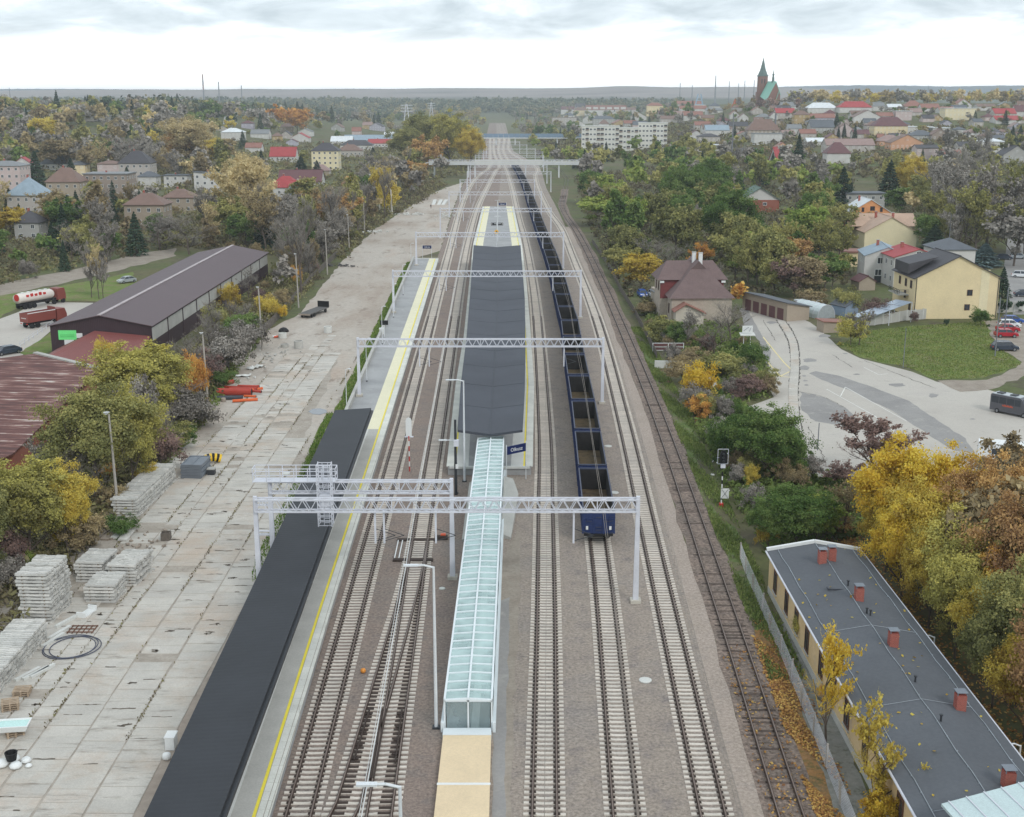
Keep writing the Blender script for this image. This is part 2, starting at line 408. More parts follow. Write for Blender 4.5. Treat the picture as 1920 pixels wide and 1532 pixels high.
def ridge(label, dist, prof, depth, m, seed):
    rg = random.Random(seed); mb = MB(); cols = []
    us = [p[0] for p in prof]
    u = us[0]
    while u <= us[-1]:
        for (a, b) in zip(prof, prof[1:]):
            if a[0] <= u <= b[0]: v = a[1] + (b[1]-a[1]) * (u-a[0]) / (b[0]-a[0]); break
        v += rg.uniform(-0.35, 0.35)
        x = (u - CU) * dist / F; zt = max(2.0, H + (185.5 - v) * dist / F * 0.97)
        cols.append((x, zt)); u += 9
    n = len(cols); rows = []
    for k, (dy, f) in enumerate(((-depth, 0.0), (-depth*0.66, 0.38), (-depth*0.33, 0.72), (0, 1.0), (depth*0.5, 0.55), (depth, 0.0))):
        for i, (x, z) in enumerate(cols):
            w = (math.sin(i * 0.37 + k) * 0.05 + rg.uniform(-0.02, 0.02)) if 0 < f < 1 else 0
            mb.v.append((x * (1 + dy / dist), dist + dy, -0.5 + (z + 0.5) * (f + w)))
    for k in range(5):
        for i in range(n - 1): mb.f.append((k*n+i, k*n+i+1, (k+1)*n+i+1, (k+1)*n+i)); mb.m.append(0)
    o = mb.build('hills', m, smooth=True); tag(o, label, None, None, 'structure')
ridge('blue wooded ridge on the right horizon', 5200, [(700,172),(1250,169),(1400,165),(1500,162),(1600,160.5),(1680,161.5),(1760,163),(1840,161),(1930,161.5),(2100,163),(2600,170)], 900, m_hill_blue, 5)
ridge('pale blue hills at the left horizon', 5600, [(-900,172),(-300,170),(0,167.5),(120,167),(260,168),(420,169),(700,171)], 900, m_hill_blue, 8)

def sheet(name, pts, z, m, kind='structure', label=None, world=False, bev=None):
    P = [(p[0], p[1], z) if world else tuple(G(p[0], p[1], 0)[:2]) + (z,) for p in pts]
    ar = sum(P[i-1][0] * P[i][1] - P[i][0] * P[i-1][1] for i in range(len(P)))
    if ar < 0: P = P[::-1]
    # roughen the outline so that edges are not ruled lines
    if bev:
        rg = random.Random(len(name)); Q = []
        for a, b in zip(P, P[1:] + P[:1]):
            L = math.dist(a, b); n = max(1, min(40, int(L / bev[0])))
            for k in range(n):
                t = k / n; w = bev[1] * min(1, L / bev[0]) * (1 if k else 0.3)
                Q.append((a[0]+(b[0]-a[0])*t + rg.uniform(-w, w), a[1]+(b[1]-a[1])*t + rg.uniform(-w, w), z))
        P = Q
    mb = MB(); mb.add(P, [tuple(range(len(P)))])
    o = mb.build(name, m); tag(o, label, None, None, kind)
    return o
# ================================================================ TRACK LINES
def near_ext(P, y0=44.0):
    a, b = P[0], P[1]; t = (y0 - a.y) / (b.y - a.y)
    return [a + (b - a) * t] + P
TR = {}
TR['t1'] = near_ext(curve([(560,1532),(661,1155),(760,785),(842,473),(865,387),(884,345),(903,325),(918,312)]))
TR['t2'] = near_ext(curve([(711,1532),(769,1150),(789,1010),(823,792),(866,515),(880,445),(897,387),(917,345),(930,320),(936,311)]))
TR['tb'] = near_ext(curve([(641,1532),(663,1477),(757,1150),(776,1075),(788.5,1010)]))
TR['t3'] = near_ext(curve([(1021,1532),(1023,1292),(1024,1150),(1023,950),(1021,800),(1007,597),(996,513),(984,450),(973,410),(960,352),(951,322),(946,311)]))
t4 = curve([(1173,1532),(1137,1150),(1122,1026)])
for u, v in [(1112,879),(1094,753),(1078,666),(1068,599),(1060,572),(1038,489),(1014,425),(995.5,373),(986,345),(974,320),(965,306)]:
    p = G(u, v, 3.75); t4.append(Vector((p.x, p.y, 0)))
TR['t4'] = near_ext(t4)
TR['t5'] = near_ext(curve([(1337,1532),(1226,1040),(1167,780),(1118,597),(1073,480),(1053,430),(1028,394),(1009,352),(1004,330),(1003,312)]))
TR['t6'] = near_ext(curve([(1483,1532),(1361,1150),(1236,785),(1159,597),(1106,480),(1079,430),(1063,407),(1054,383),(1059,357),(1062,337),(1053,323),(1037,313)]))
# beyond the footbridge the lines run together
pj = {k: P[-1] for k, P in TR.items()}
for k, (u1, u2) in {'t1': (919,925), 't2': (926,929), 't3': (935,932), 't4': (944,936), 't5': (952,940)}.items():
    TR[k] += [G(u1 + (0 if k != 't5' else 3), 283), G(u1 + 1, 255), G(u2, 226), G(u2 + (930 - u2) * 0.5, 212)]
PL_R = near_ext(curve([(503,1532),(617,1150),(732,780),(822,485)], 1.1), 30)
PL_L = [Vector((-20.2,30,1.1)), Vector((-20.8,100,1.1)), Vector((-22.4,162,1.1)), Vector((-25.9,316,1.1))]
Y_PLEND = G(822, 485, 1.1).y

def strip(name, left, right, ys, z, m, kind='structure', label=None, jag=0.0):
    mb = MB(); rg = random.Random(3)
    for y in ys:
        mb.v.append((left(y) + rg.uniform(-jag, jag), y, z)); mb.v.append((right(y) + rg.uniform(-jag, jag), y, z))
    for i in range(len(ys) - 1): mb.f.append((2*i, 2*i+1, 2*i+3, 2*i+2)); mb.m.append(0)
    o = mb.build(name, m); tag(o, label, None, None, kind)
    return o
def yrange(a, b, k=1.03, s=3.0):
    r = [a]
    while r[-1] < b: r.append(r[-1] + s); s *= k
    r[-1] = b
    return r
BL = [p.copy() for p in PL_R[:-1]] + curve([(824,480),(838,440),(850,400),(868,350),(884,318),(903,300),(911,262),(919,228),(922,212)])
BR5 = [Vector((xat(TR['t5'], y) + 1.9, y, 0)) for y in (44, 66, 100, 150, 200, 260, 330, 420)] + curve([(1046,394),(1024,352),(1018,330),(1012,312),(962,283),(954,255),(946,226),(938,212)])
mid23 = lambda y: (xat(TR['t2'], y) + xat(TR['t3'], y)) / 2
strip('ballast_bed', lambda y: xat(BL, y) - 0.4, mid23, yrange(44, 3600), 0.02, m_ballast, label='pinkish ballast bed under the left tracks')
strip('ballast_bed', mid23, lambda y: xat(BR5, y), yrange(44, 3600), 0.02, m_ballast2, label='grey ballast bed under the right tracks')
strip('gravel_strip', lambda y: xat(BR5, y) - 0.1, lambda y: xat(TR['t6'], y) - 1.55, yrange(44, 420), 0.016, m_gravel_pale, label='pale gravel strip between the right tracks', jag=0.12)
strip('ballast_bed', lambda y: xat(TR['t6'], y) - 1.7, lambda y: xat(TR['t6'], y) + 1.8, yrange(44, 600), 0.024, m_ballast_old, label='old dark ballast under the rightmost track', jag=0.25)

# ---- sleepers and rails
sl = MB()
sl.add([(-1.3,-.14,-.1),(1.3,-.14,-.1),(1.3,.14,-.1),(-1.3,.14,-.1),(-1.3,-.1,.07),(-.5,-.1,.07),(.5,-.1,.07),(1.3,-.1,.07),(1.3,.1,.07),(.5,.1,.07),(-.5,.1,.07),(-1.3,.1,.07),(-.35,-.1,.035),(.35,-.1,.035),(.35,.1,.035),(-.35,.1,.035)],
       [(0,1,7,6,13,12,5,4),(3,11,10,15,14,9,8,2),(0,4,11,3),(1,2,8,7),(4,5,10,11),(5,12,15,10),(12,13,14,15),(13,6,9,14),(6,7,8,9)])
for sx_ in (-.7525, .7525): sl.box(sx_-.21, sx_+.21, -.11, .11, .06, .11, 1)
me_sleeper = sl.mesh('sleeper', [m_sleeper, m_fast])
ow = MB(); ow.box(-1.28, 1.28, -.13, .13, -.1, .05); ow.box(-.93, -.58, -.09, .09, .05, .08, 1); ow.box(.58, .93, -.09, .09, .05, .08, 1)
me_wood = ow.mesh('sleeper', [m_wood_old, m_fast])
def rails(P, root, gauge=1.505):
    D = dirs(P)
    for s in (-1, 1):
        mb = MB()
        for lo, hi, w, mi in ((.06, .2, .17, 0), (.2, .25, .08, 1)):
            o = len(mb.v)
            for p, d in zip(P, D):
                nx = Vector((d.y, -d.x, 0)) * s
                c = p + nx * gauge / 2
                for q, z in ((-w/2, lo), (w/2, lo), (w/2, hi), (-w/2, hi)): mb.v.append(tuple(c + nx * q + Vector((0,0,z))))
            for i in range(len(P) - 1):
                a = o + 4 * i; b = a + 4
                for q in range(4):
                    r = (q + 1) % 4; mb.f.append((a+q, a+r, b+r, b+q)); mb.m.append(mi)
        r_ = mb.build('rail', [m_rail, m_railtop], root)
def track(key, label, old=False, n_single=300, far=1500, sleepers=True, skip=None, wide=None, name='railway_track'):
    P0 = TR[key]
    root = thing(name, label, 'railway track', (0, 0, 0))
    P = spline(P0, 0.6); D = dirs(P)
    PR = [p for i, p in enumerate(P) if i % (5 if p.y < 400 else 14) == 0] + [P[-1]]
    rails(PR, root)
    rg = random.Random(len(label)); me = me_wood if old else me_sleeper
    mb = MB(); k = 0
    for p, d in zip(P, D):
        if p.y > far: break
        if skip and skip(p): continue
        if old and rg.random() < 0.62: continue
        rz = math.atan2(-d.x, d.y) + rg.uniform(-.01, .01) * (3 if old else 1)
        c, sxx = p.copy(), 1.0
        if wide:
            w = wide(p)
            if w: c.x += w[0]; sxx = w[1]
        c.z = 0.035 + rg.uniform(-.012, .006) if not old else rg.uniform(-.045, .0)
        if p.y < 62: continue
        if k < n_single:
            inst(me, 'sleeper', root, c, rz, (sxx, 1, 1))
        else:
            co, si = math.cos(rz), math.sin(rz)
            q = [(c.x + x*co - y*si, c.y + x*si + y*co, z) for x, y, z in ((-1.3,-.12,.0),(1.3,-.12,.0),(1.3,.12,.0),(-1.3,.12,.0),(-1.3,-.1,.1),(1.3,-.1,.1),(1.3,.1,.1),(-1.3,.1,.1))]
            mb.add(q, [(4,5,6,7),(0,1,5,4),(1,2,6,5),(2,3,7,6),(3,0,4,7)])
        k += 1
    if mb.v:
        o = mb.build('sleepers', m_wood_old if old else m_sleeper, root); o['kind'] = 'stuff'
    return root
track('t1', 'railway track beside the left platform with its yellow line')
xb = TR['tb']
def t2_wide(p):
    if p.y > 114: return None
    off = xat(xb, p.y) - p.x
    return (off / 2, (2.6 - off) / 2.6)
track('t2', 'railway track left of the glass roofed ramp, through a turnout', wide=t2_wide)
track('tb', 'turnout branch curving left from the track beside the ramp', far=0, name='turnout_track')
track('t3', 'railway track between the glass roofed ramp and the wagon train')
track('t4', 'railway track that the blue open wagons stand on')
track('t5', 'railway track just right of the blue wagon train')
track('t6', 'old rightmost railway track on dark wooden sleepers', old=True, far=560)
# check rails and frog of the turnout
tn = thing('turnout_frog', 'dark steel frog and check rails where the turnout crosses', 'turnout', (0,0,0))
fp = [G(715, 1385), G(703, 1440)]
fr = MB(); fr.beam(G(717,1330,.2), G(695,1460,.2), .12, .16); fr.beam(G(724,1330,.2), G(700,1460,.2), .12, .16)
fr.build('frog', m_fast, tn)
for a, b in (((693,1330),(664,1425)), ((754,1330),(741,1430))):
    cr_ = MB(); cr_.beam(G(*a, .2), G(*b, .2), .09, .14)
    L = G(*a) ; Mx = G(*b)
    for i in range(9):
        p = L.lerp(Mx, i / 8); cr_.cb(p.x, p.y, .08, .6, .2, .06)
    cr_.build('check_rail', m_fast, tn)
# switch machine: tie beams, rods, motor
sw = thing('switch_machine', 'switch machine with dark tie beams and white rods at the turnout', 'switch machine', (G(770,1030).x, G(770,1030).y, 0.02))
B0 = sw.location
for (u0, u1, v) in ((745, 818, 1014), (737, 812, 1052)):
    mb = MB(); a, b = G(u0, v), G(u1, v); mb.box(a.x-B0.x, b.x-B0.x, a.y-B0.y-.28, a.y-B0.y+.28, .02, .16); mb.build('tie_beam', m_fast, sw)
m_white = mat('white paint', S(225,226,224), 0.5, 0.04, 0.5, 0.03)
for du in (0, 8):
    mb = MB(); a, b = G(747+du, 1017), G(740+du, 1050); mb.beam((a.x-B0.x, a.y-B0.y, .2), (b.x-B0.x, b.y-B0.y, .2), .1, .05); mb.build('white_rod', m_white, sw)
m_orange = mat('orange paint', S(214,92,58), 0.5, 0.05)
p = G(829, 1012); mb = MB(); mb.cb(p.x-B0.x, p.y-B0.y, .05, 1.1, .5, .35); mb.build('motor_box', m_fast, sw)
mb = MB(); mb.cb(p.x-B0.x+.1, p.y-B0.y+.2, .4, .5, .35, .12); mb.build('orange_cover', m_orange, sw)

# ================================================================ LEFT YARD
YL = [(-60,1620),(-60,1340),(0,1280),(40,1180),(150,1060),(228,968),(300,890),(350,820),(392,765),(440,690),(490,625),(560,590),(640,492),(700,432),(785,376),(835,352),(868,342),(846,400),(826,470),(772,486),(727,564),(698,624),(627,773),(560,930),(505,1060),(440,1230),(370,1380),(300,1620)]
yard = sheet('yard_ground', YL, 0.008, m_yard, label='sandy yard left of the platforms', bev=(3, .35))
sheet('grass_strip', [(627,773),(698,624),(727,564),(762,493),(790,484),(700,640),(668,768),(640,800)], 0.012, m_grass, label='green grass strip beside the left platform', bev=(3,.3))
sheet('grass_strip', [(480,1045),(470,1095),(505,1070),(560,925),(600,830),(628,775),(612,775),(560,890)], 0.012, m_grass, label='narrow grass strip under the near canopy edge', bev=(2,.25))
sheet('slab_bed', [(-44.6,56),(-23.2,56),(-23.2,128),(-26.4,150),(-29.5,206),(-38,206),(-40,150),(-44.6,100)], .02, ground_mat('dirt in the slab joints', [(.3, S(150,141,130)), (.6, S(172,163,152)), (.8, S(158,148,136))], .5, None, .2, 3), label='dirty bedding showing in the slab joints', world=True, bev=(4,.5))
slab_yard = tag(bpy.data.objects.new('concrete_slabs', None), 'rows of pale concrete slabs paving the yard', None, None, 'structure')
COL.objects.link(slab_yard); slab_yard.location = (-31, 60, 0)
sb = MB(); sb.add([(-.5,-.5,-.06),(.5,-.5,-.06),(.5,.5,-.06),(-.5,.5,-.06),(-.5,-.5,.0),(.5,-.5,.0),(.5,.5,.0),(-.5,.5,.0),(-.485,-.47,.02),(.485,-.47,.02),(.485,.47,.02),(-.485,.47,.02)],
                  [(8,9,10,11),(4,5,9,8),(5,6,10,9),(6,7,11,10),(7,4,8,11),(0,1,5,4),(1,2,6,5),(2,3,7,6),(3,0,4,7)])
me_slab = sb.mesh('slab', m_slab)
def in_poly(x, y, P):
    c = False
    for i in range(len(P)):
        (x1, y1), (x2, y2) = P[i-1], P[i]
        if (y1 > y) != (y2 > y) and x < (x2-x1) * (y-y1) / (y2-y1) + x1: c = not c
    return c
YP = [tuple(G(u, v)[:2]) for u, v in YL]
cols = [(-44.7,-41.7),(-41.6,-38.6),(-38.5,-35.5),(-35.45,-33.95),(-33.9,-32.4),(-32.3,-29.3),(-29.2,-26.2),(-26.1,-23.1)]
spots = []
rg = random.Random(11)
for ci, (a, b) in enumerate(cols):
    y = 57.0 + 0.3 * (ci % 3)
    while y < 222:
        cx, cy_ = (a + b) / 2, y + .75
        if in_poly(a + .6, cy_, YP) and in_poly(b - .6, cy_, YP) and cx + 1.4 < xat(PL_L, y) - .6:
            keep = 1.0
            if y > 150: keep = 0.9 if ci in (2, 3, 4, 5) and y < 205 else (0.35 if ci in (2,3,4) else 0.0)
            elif y > 135: keep = 0.93 if ci < 7 else 0.6
            elif 96 < y < 118 and ci < 4: keep = 0.55
            else: keep = 0.992
            if rg.random() < keep: spots.append((y, cx, b - a, ci))
        y += 1.5
spots.sort()
mb = MB(); n = 0
for y, cx, w, ci in spots:
    j = 0.02 if y < 140 else 0.05
    loc = Vector((cx + rg.uniform(-j, j) + .05*math.sin(y*.21 + ci), y + .75 + rg.uniform(-j, j), 0.045 + rg.uniform(-.015, .02)))
    rot = (rg.uniform(-.006, .006), rg.uniform(-.006, .006), rg.uniform(-.008, .008) * (3 if y > 140 else 1))
    if n < 300:
        inst(me_slab, 'slab', slab_yard, loc - slab_yard.location, 0, (w - .035 - .03*rg.random(), 1.44 + .04*rg.random(), 1), rot)
    else:
        M4 = Matrix.Translation(loc - slab_yard.location) @ Matrix.Rotation(rot[2], 4, 'Z') @ Matrix.Rotation(rot[0], 4, 'X') @ Matrix.Diagonal((w - .035 - .03*rg.random(), 1.44 + .04*rg.random(), 1, 1))
        mb.add([M4 @ Vector(q) for q in sb.v], sb.f)
    n += 1
o = mb.build('slabs', m_slab, slab_yard); o['kind'] = 'stuff'
jd = MB(); r2 = random.Random(23); m_jd = mat('dark dirt in slab joints', S(104,95,84), .95, .2, 1)
for y, cx, w, ci in spots:
    if r2.random() < (.4 if y > 80 else .25):
        x0 = cx + r2.uniform(-.5, .1) * w; L = r2.uniform(.3, .95) * min(w * .6, cx + w/2 - x0); n = max(2, int(L / .25)); pv = None
        for i in range(n + 1):
            q = Vector((x0 + L * i / n, y + r2.gauss(.0, .035), .077)) - slab_yard.location
            if pv is not None: jd.beam(pv, q, r2.uniform(.03, .16), .006)
            pv = q
    if r2.random() < .10:
        x, yy = cx + r2.uniform(-.45, .45) * w, y + r2.uniform(.1, 1.4)
        for i in range(5): jd.beam(Vector((x + r2.gauss(0,.25), yy + r2.gauss(0,.12), .0765)) - slab_yard.location, Vector((x + r2.gauss(0,.3), yy + r2.gauss(0,.15), .0765)) - slab_yard.location, r2.uniform(.05,.2), .005)
o = jd.build('joint_dirt', m_jd, slab_yard); o['kind'] = 'stuff'

# ================================================================ PLATFORMS
m_conc = mat('grey concrete', S(178,176,170), 0.85, 0.10, 0.5, 0.08, 8, bmp=0.2)
m_conc_lt = mat('light concrete', S(205,205,200), 0.85, 0.06, 0.5, 0.06, 8, bmp=0.15)
m_plat_grey = ground_mat('grey platform asphalt', [(0.3, S(150,150,150)), (0.55, S(163,163,163)), (0.75, S(172,172,172))], 0.25, (0.35, 0.6, 0.75, S(185,185,184)), 0.08, 3.0, bmp=0.2)
m_yellow = mat('yellow line paint', S(236,218,74), 0.6, 0.06, 0.5, 0.05)
m_cream = mat('cream tactile paving', S(226,220,190), 0.8, 0.04, 0.6, 0.05)
def band(name, m, P, o0, o1, y0, y1, z, parent, side=1, t=0.004, z0=None):
    """a band running along edge line P between two offsets from it"""
    mb = MB(); ys = yrange(y0, y1, 1.0, 4.0)
    for y in ys:
        x = xat(P, y)
        for q, zq in ((o0, z), (o1, z), (o1, z0 if z0 is not None else z - t), (o0, z0 if z0 is not None else z - t)):
            mb.v.append((x + side * q - parent.location.x, y - parent.location.y, zq - parent.location.z))
    for i in range(len(ys) - 1):
        a = 4 * i; b = a + 4
        for q in range(4):
            r = (q + 1) % 4; f = (a+q, a+r, b+r, b+q); mb.f.append(f if side < 0 else f[::-1]); mb.m.append(0)
    e = 4 * (len(ys) - 1)
    mb.f += [(0,1,2,3), (e+3,e+2,e+1,e)]; mb.m += [0, 0]
    return mb.build(name, m, parent)
lp = thing('side_platform', 'long left platform with yellow line and pale edge', 'platform', (-17, 60, 0))
# body
mb = MB(); ys = yrange(40, Y_PLEND, 1.0, 6.0)
for y in ys:
    for x, z in ((xat(PL_L, y), 1.08), (xat(PL_R, y) - .12, 1.08), (xat(PL_R, y) - .12, 0), (xat(PL_L, y), 0)): mb.v.append((x + 17, y - 60, z))
for i in range(len(ys) - 1):
    a = 4*i; b = a+4
    for q in range(4): r = (q+1) % 4; mb.f.append((a+q, b+q, b+r, a+r)); mb.m.append(0)
e = 4 * (len(ys) - 1); mb.f += [(0,1,2,3), (e+3,e+2,e+1,e)]; mb.m += [0,0]
mb.build('platform_body', m_plat_grey, lp)
def edge_slabs(P, side, y0, y1, w, parent, n_max=300, L=1.0, over=0.05):
    me = MB().box(-.5, .5, -.485, .485, -.12, .012).mesh('edge_slab', m_edge)
    y = y0; k = 0; mb = MB()
    while y < y1:
        x0, x1 = xat(P, y), xat(P, y + L); x = (x0 + x1) / 2
        sk = math.atan2(-(x1 - x0), L)
        loc = Vector((x - side * (w / 2 - over), y + L/2, 1.10)) - parent.location
        if k < n_max: inst(me, 'edge_slab', parent, loc, sk, (w, L, 1))
        else: mb.cb(loc.x, loc.y, loc.z - .12, w, L - .03, .132)
        y += L; k += 1
    if mb.v: o = mb.build('edge_slabs', m_edge, parent); o['kind'] = 'stuff'
edge_slabs(PL_R, 1, 60, Y_PLEND - .6, 0.78, lp, 260)
band('yellow_line', m_yellow, PL_R, .78, .98, 45, Y_PLEND - .1, 1.10, lp, -1, z0=1.0)
band('paving_band', m_conc, PL_R, .98, 2.25, 45, 152, 1.095, lp, -1, z0=1.0)
band('paving_band', m_cream, PL_R, .98, 2.45, 152, Y_PLEND - .1, 1.097, lp, -1, z0=1.0)
band('kerb_band', m_conc_lt, PL_R, 2.25, 2.75, 45, 152, 1.12, lp, -1, z0=1.0)
band('retaining_wall', m_conc, PL_L, -.25, .2, 150, Y_PLEND, 1.75, lp, 1, z0=0)
mb = MB(); a = xat(PL_L, Y_PLEND); b = xat(PL_R, Y_PLEND); mb.box(a + 17, b + 17, Y_PLEND - 60, Y_PLEND - 59.7, 0, 1.25); mb.build('end_wall', m_conc_lt, lp)
# island platform
IL = curve([(838,874),(855,720),(870,630),(887.5,457),(905,387)], 1.1)
IR = curve([(998,874),(1001,720),(995,630),(987,530),(978,457),(963,387)], 1.1)
YI0, YI1 = IL[0].y, IL[-1].y
ip = thing('island_platform', 'island platform between the tracks with a dark butterfly roof over it', 'platform', (0, YI0, 0))
mb = MB(); ys = yrange(YI0, YI1, 1.0, 6.0)
for y in ys:
    for x, z in ((xat(IL, y) + .12, 1.08), (xat(IR, y) - .12, 1.08), (xat(IR, y) - .12, 0), (xat(IL, y) + .12, 0)): mb.v.append((x, y - YI0, z))
for i in range(len(ys) - 1):
    a = 4*i; b = a+4
    for q in range(4): r = (q+1) % 4; mb.f.append((a+q, b+q, b+r, a+r)); mb.m.append(0)
e = 4 * (len(ys) - 1); mb.f += [(0,1,2,3), (e+3,e+2,e+1,e)]; mb.m += [0,0]
mb.build('platform_body', m_plat_grey, ip)
edge_slabs(IL, -1, YI0 + .1, YI1 - 1, 0.85, ip, 200, 1.5)
edge_slabs(IR, 1, YI0 + .1, YI1 - 1, 0.85, ip, 200, 1.5)
for P, sd_ in ((IL, 1), (IR, -1)):
    band('yellow_line', m_yellow, P, .85, 1.05, YI0 + .1, YI1 - .5, 1.10, ip, sd_, z0=1.0)
    band('paving_band', m_conc_lt, P, 1.05, 2.5, YI0 + .1, 305, 1.097, ip, sd_, z0=1.0)
    band('paving_band', m_cream, P, 1.05, 2.9, 305, YI1 - .1, 1.097, ip, sd_, z0=1.0)
mb = MB(); mb.box(xat(IL, YI0) + .3, xat(IR, YI0) - .3, -.25, .0, .85, 1.12); mb.build('end_beam', m_conc_lt, ip)
# ================================================================ RIGHT SIDE GROUND
strip('grass_verge', lambda y: xat(TR['t6'], y) + 1.75, lambda y: xat(TR['t6'], y) + 3.1 + 1.1 * math.sin(y * .13), yrange(84, 215, 1.0, 2.0), 0.012, m_verge, label='green verge right of the old track', jag=.5)
strip('fallen_leaf_ground', lambda y: xat(TR['t6'], y) + 1.6, lambda y: xat(TR['t6'], y) + 4.0, yrange(44, 93, 1.0, 2.0), 0.018, m_leafy, label='strip of orange fallen leaves right of the old track', jag=.4)
sheet('side_path', [(1490,1150),(1520,1230),(1570,1330),(1640,1532),(1715,1700),(1610,1700),(1560,1500),(1500,1320),(1455,1190)], 0.02, m_pavement_old, label='cracked mossy path in front of the long building', bev=(1.5,.2))
paved = sheet('concrete_forecourt', [(1388,578),(1455,570),(1530,612),(1577,655),(1613,672),(1710,697),(1757,716),(1850,730),(1925,752),(2150,830),(2150,960),(1760,930),(1640,905),(1500,890),(1490,810),(1396,765),(1452,745),(1438,710),(1444,662),(1417,613)], 0.010, m_paved, label='pale concrete forecourt on the right', bev=(4,.25))
sheet('lawn', [(1573,647),(1633,620),(1710,612),(1847,603),(1862,643),(1880,660),(1917,683),(1847,708),(1757,712),(1710,692),(1613,669)], 0.014, m_grass, label='green lawn in front of the cream house', bev=(2.5,.5))
sheet('asphalt_patch', [(1517,700),(1530,696),(1575,705),(1640,727),(1705,752),(1760,790),(1810,822),(1830,850),(1790,845),(1740,815),(1680,775),(1600,735),(1540,712)], 0.016, m_asphalt, label='dark asphalt strip across the forecourt', bev=(1.5,.15))
sheet('asphalt_patch', [(1500,735),(1545,745),(1580,763),(1612,790),(1590,800),(1530,790),(1504,770)], 0.015, m_asphalt, label='dark worn patch beside the drain strip', bev=(1.5,.3))
sheet('asphalt_path', [(1388,580),(1400,578),(1420,612),(1446,660),(1440,690),(1425,640),(1396,612)], 0.017, m_asphalt, label='dark path along the forecourt edge', bev=(2,.15))
sheet('dirt_track', [(1757,714),(1850,712),(1905,690),(1930,668),(1930,700),(1860,730),(1800,735)], 0.018, m_earth, label='dirt track beside the lawn', bev=(2,.4))
sheet('car_park', [(1846,602),(1960,596),(1990,700),(1918,680),(1880,658),(1864,642)], 0.013, m_earth, label='bare earth parking beside the lawn', bev=(3,.4))
sheet('town_lane', [(1690,372),(1722,368),(1745,400),(1770,470),(1800,520),(1775,520),(1738,460),(1712,405)], 0.013, m_asphalt, label='grey lane running back between the houses')
sheet('parking_lane', [(1890,440),(1960,440),(1990,590),(1900,590),(1880,520)], 0.013, m_asphalt, label='grey parking lane behind the cream house')
drain = tag(bpy.data.objects.new('drain_strip', None), 'curving strip of concrete slabs across the forecourt', None, None, 'structure'); COL.objects.link(drain)
DP = spline(curve([(1462,598),(1478,622),(1488,648),(1490,690),(1487,740),(1492,800),(1506,860),(1512,895)]), 1.5); DD = dirs(DP)
drain.location = DP[-1]
for p, d in zip(DP, DD):
    inst(me_slab, 'slab', drain, p - drain.location + Vector((0,0,.03)), math.atan2(-d.x, d.y), (1.35, 1.42, 1))
def line_marks(label, segs, m, w):
    for pts in segs:
        P = [G(*q) for q in pts]; mb = MB()
        for a, b in zip(P, P[1:]): mb.beam(a + Vector((0,0,.022)), b + Vector((0,0,.022)), w, .004)
        o = mb.build('road_marking', m); tag(o, label, None, None, 'structure')
m_yel_worn = mat('worn yellow marking', S(222,206,150), 0.8, 0.1, 2)
m_wht_worn = mat('worn white marking', S(216,214,208), 0.8, 0.06, 2)
line_marks('worn yellow kerb marking on the forecourt', [[(1431,632),(1437,640),(1470,680),(1500,709)], [(1440,680),(1463,706),(1500,709)], [(1463,706),(1480,697)]], m_yel_worn, .22)
line_marks('worn white bay lines on the forecourt', [[(1620,689),(1648,703),(1665,701)], [(1575,745),(1585,726),(1700,790)], [(1550,730),(1640,780),(1720,845)]], m_wht_worn, .14)
sheet('puddle', [(578,772),(586,767),(600,766),(612,769),(613,774),(600,778),(586,777)], 0.04, mat('muddy puddle water', S(112,116,120), 0.08, 0.05, spec=0.6), label='small grey puddle in the yard')
sheet('gravel_bed', [(936,1060),(975,985),(975,1150),(962,1330),(955,1700),(925,1700),(930,1380)], 0.026, m_earth, label='strip of bare earth right of the ramp', bev=(1.5,.2))
sheet('asphalt_strip', [(932,1130),(956,1120),(950,1350),(942,1700),(921,1700),(925,1380)], 0.03, m_asphalt, label='narrow grey strip along the ramp wall', bev=(1.5,.1))

def crack(label, segs, w=.16, m=None):
    for pts in segs:
        P = spline([G(*q) for q in pts], .8); mb = MB(); r_ = random.Random(int(pts[0][0])); prev = None
        for p in P:
            o_ = Vector((r_.gauss(0, .08), r_.gauss(0, .08), .026)); q = p + o_
            if prev is not None: mb.beam(prev, q, w * r_.uniform(.3, 1.5), .004)
            prev = q
        o = mb.build('pavement_crack', m or m_crack); tag(o, label, None, None, 'structure')
m_crack = mat('dark crack filling', S(92,88,82), .9)
crack('dark joint along the drain strip', [[(1455,600),(1471,626),(1481,652),(1483,690),(1480,740),(1484,800),(1498,862)], [(1470,598),(1486,622),(1497,650),(1499,690),(1496,740),(1502,800),(1516,862)]], .22)
crack('irregular crack in the forecourt', [[(1500,735),(1545,745),(1590,768)], [(1620,676),(1700,708),(1760,730)], [(1515,800),(1530,830),(1545,858)], [(1560,665),(1600,690)], [(1430,600),(1455,640)]], .1)
for i, (u, v, w_, h_) in enumerate(((1518,676,26,7),(1507,690,20,9),(1508,705,8,3),(1510,714,9,3),(1512,722,9,3),(1522,742,18,6),(1528,778,24,16),(1606,702,12,2.5),(1682,722,30,7),(1750,742,18,8),(1823,786,11,2.5),(1585,663,10,2),(1447,605,18,5),(1545,630,22,6),(1640,735,14,4))):
    sheet('oil_stain', [(u + w_*.5*math.cos(a*.63 + i) * (1 + .25*math.sin(a*2.3 + i)), v + h_*.5*math.sin(a*.63 + i) * (1 + .25*math.cos(a*1.7 + i))) for a in range(10)], .0205 + .0004*i, m_asphalt, label='dark stain on the forecourt concrete')

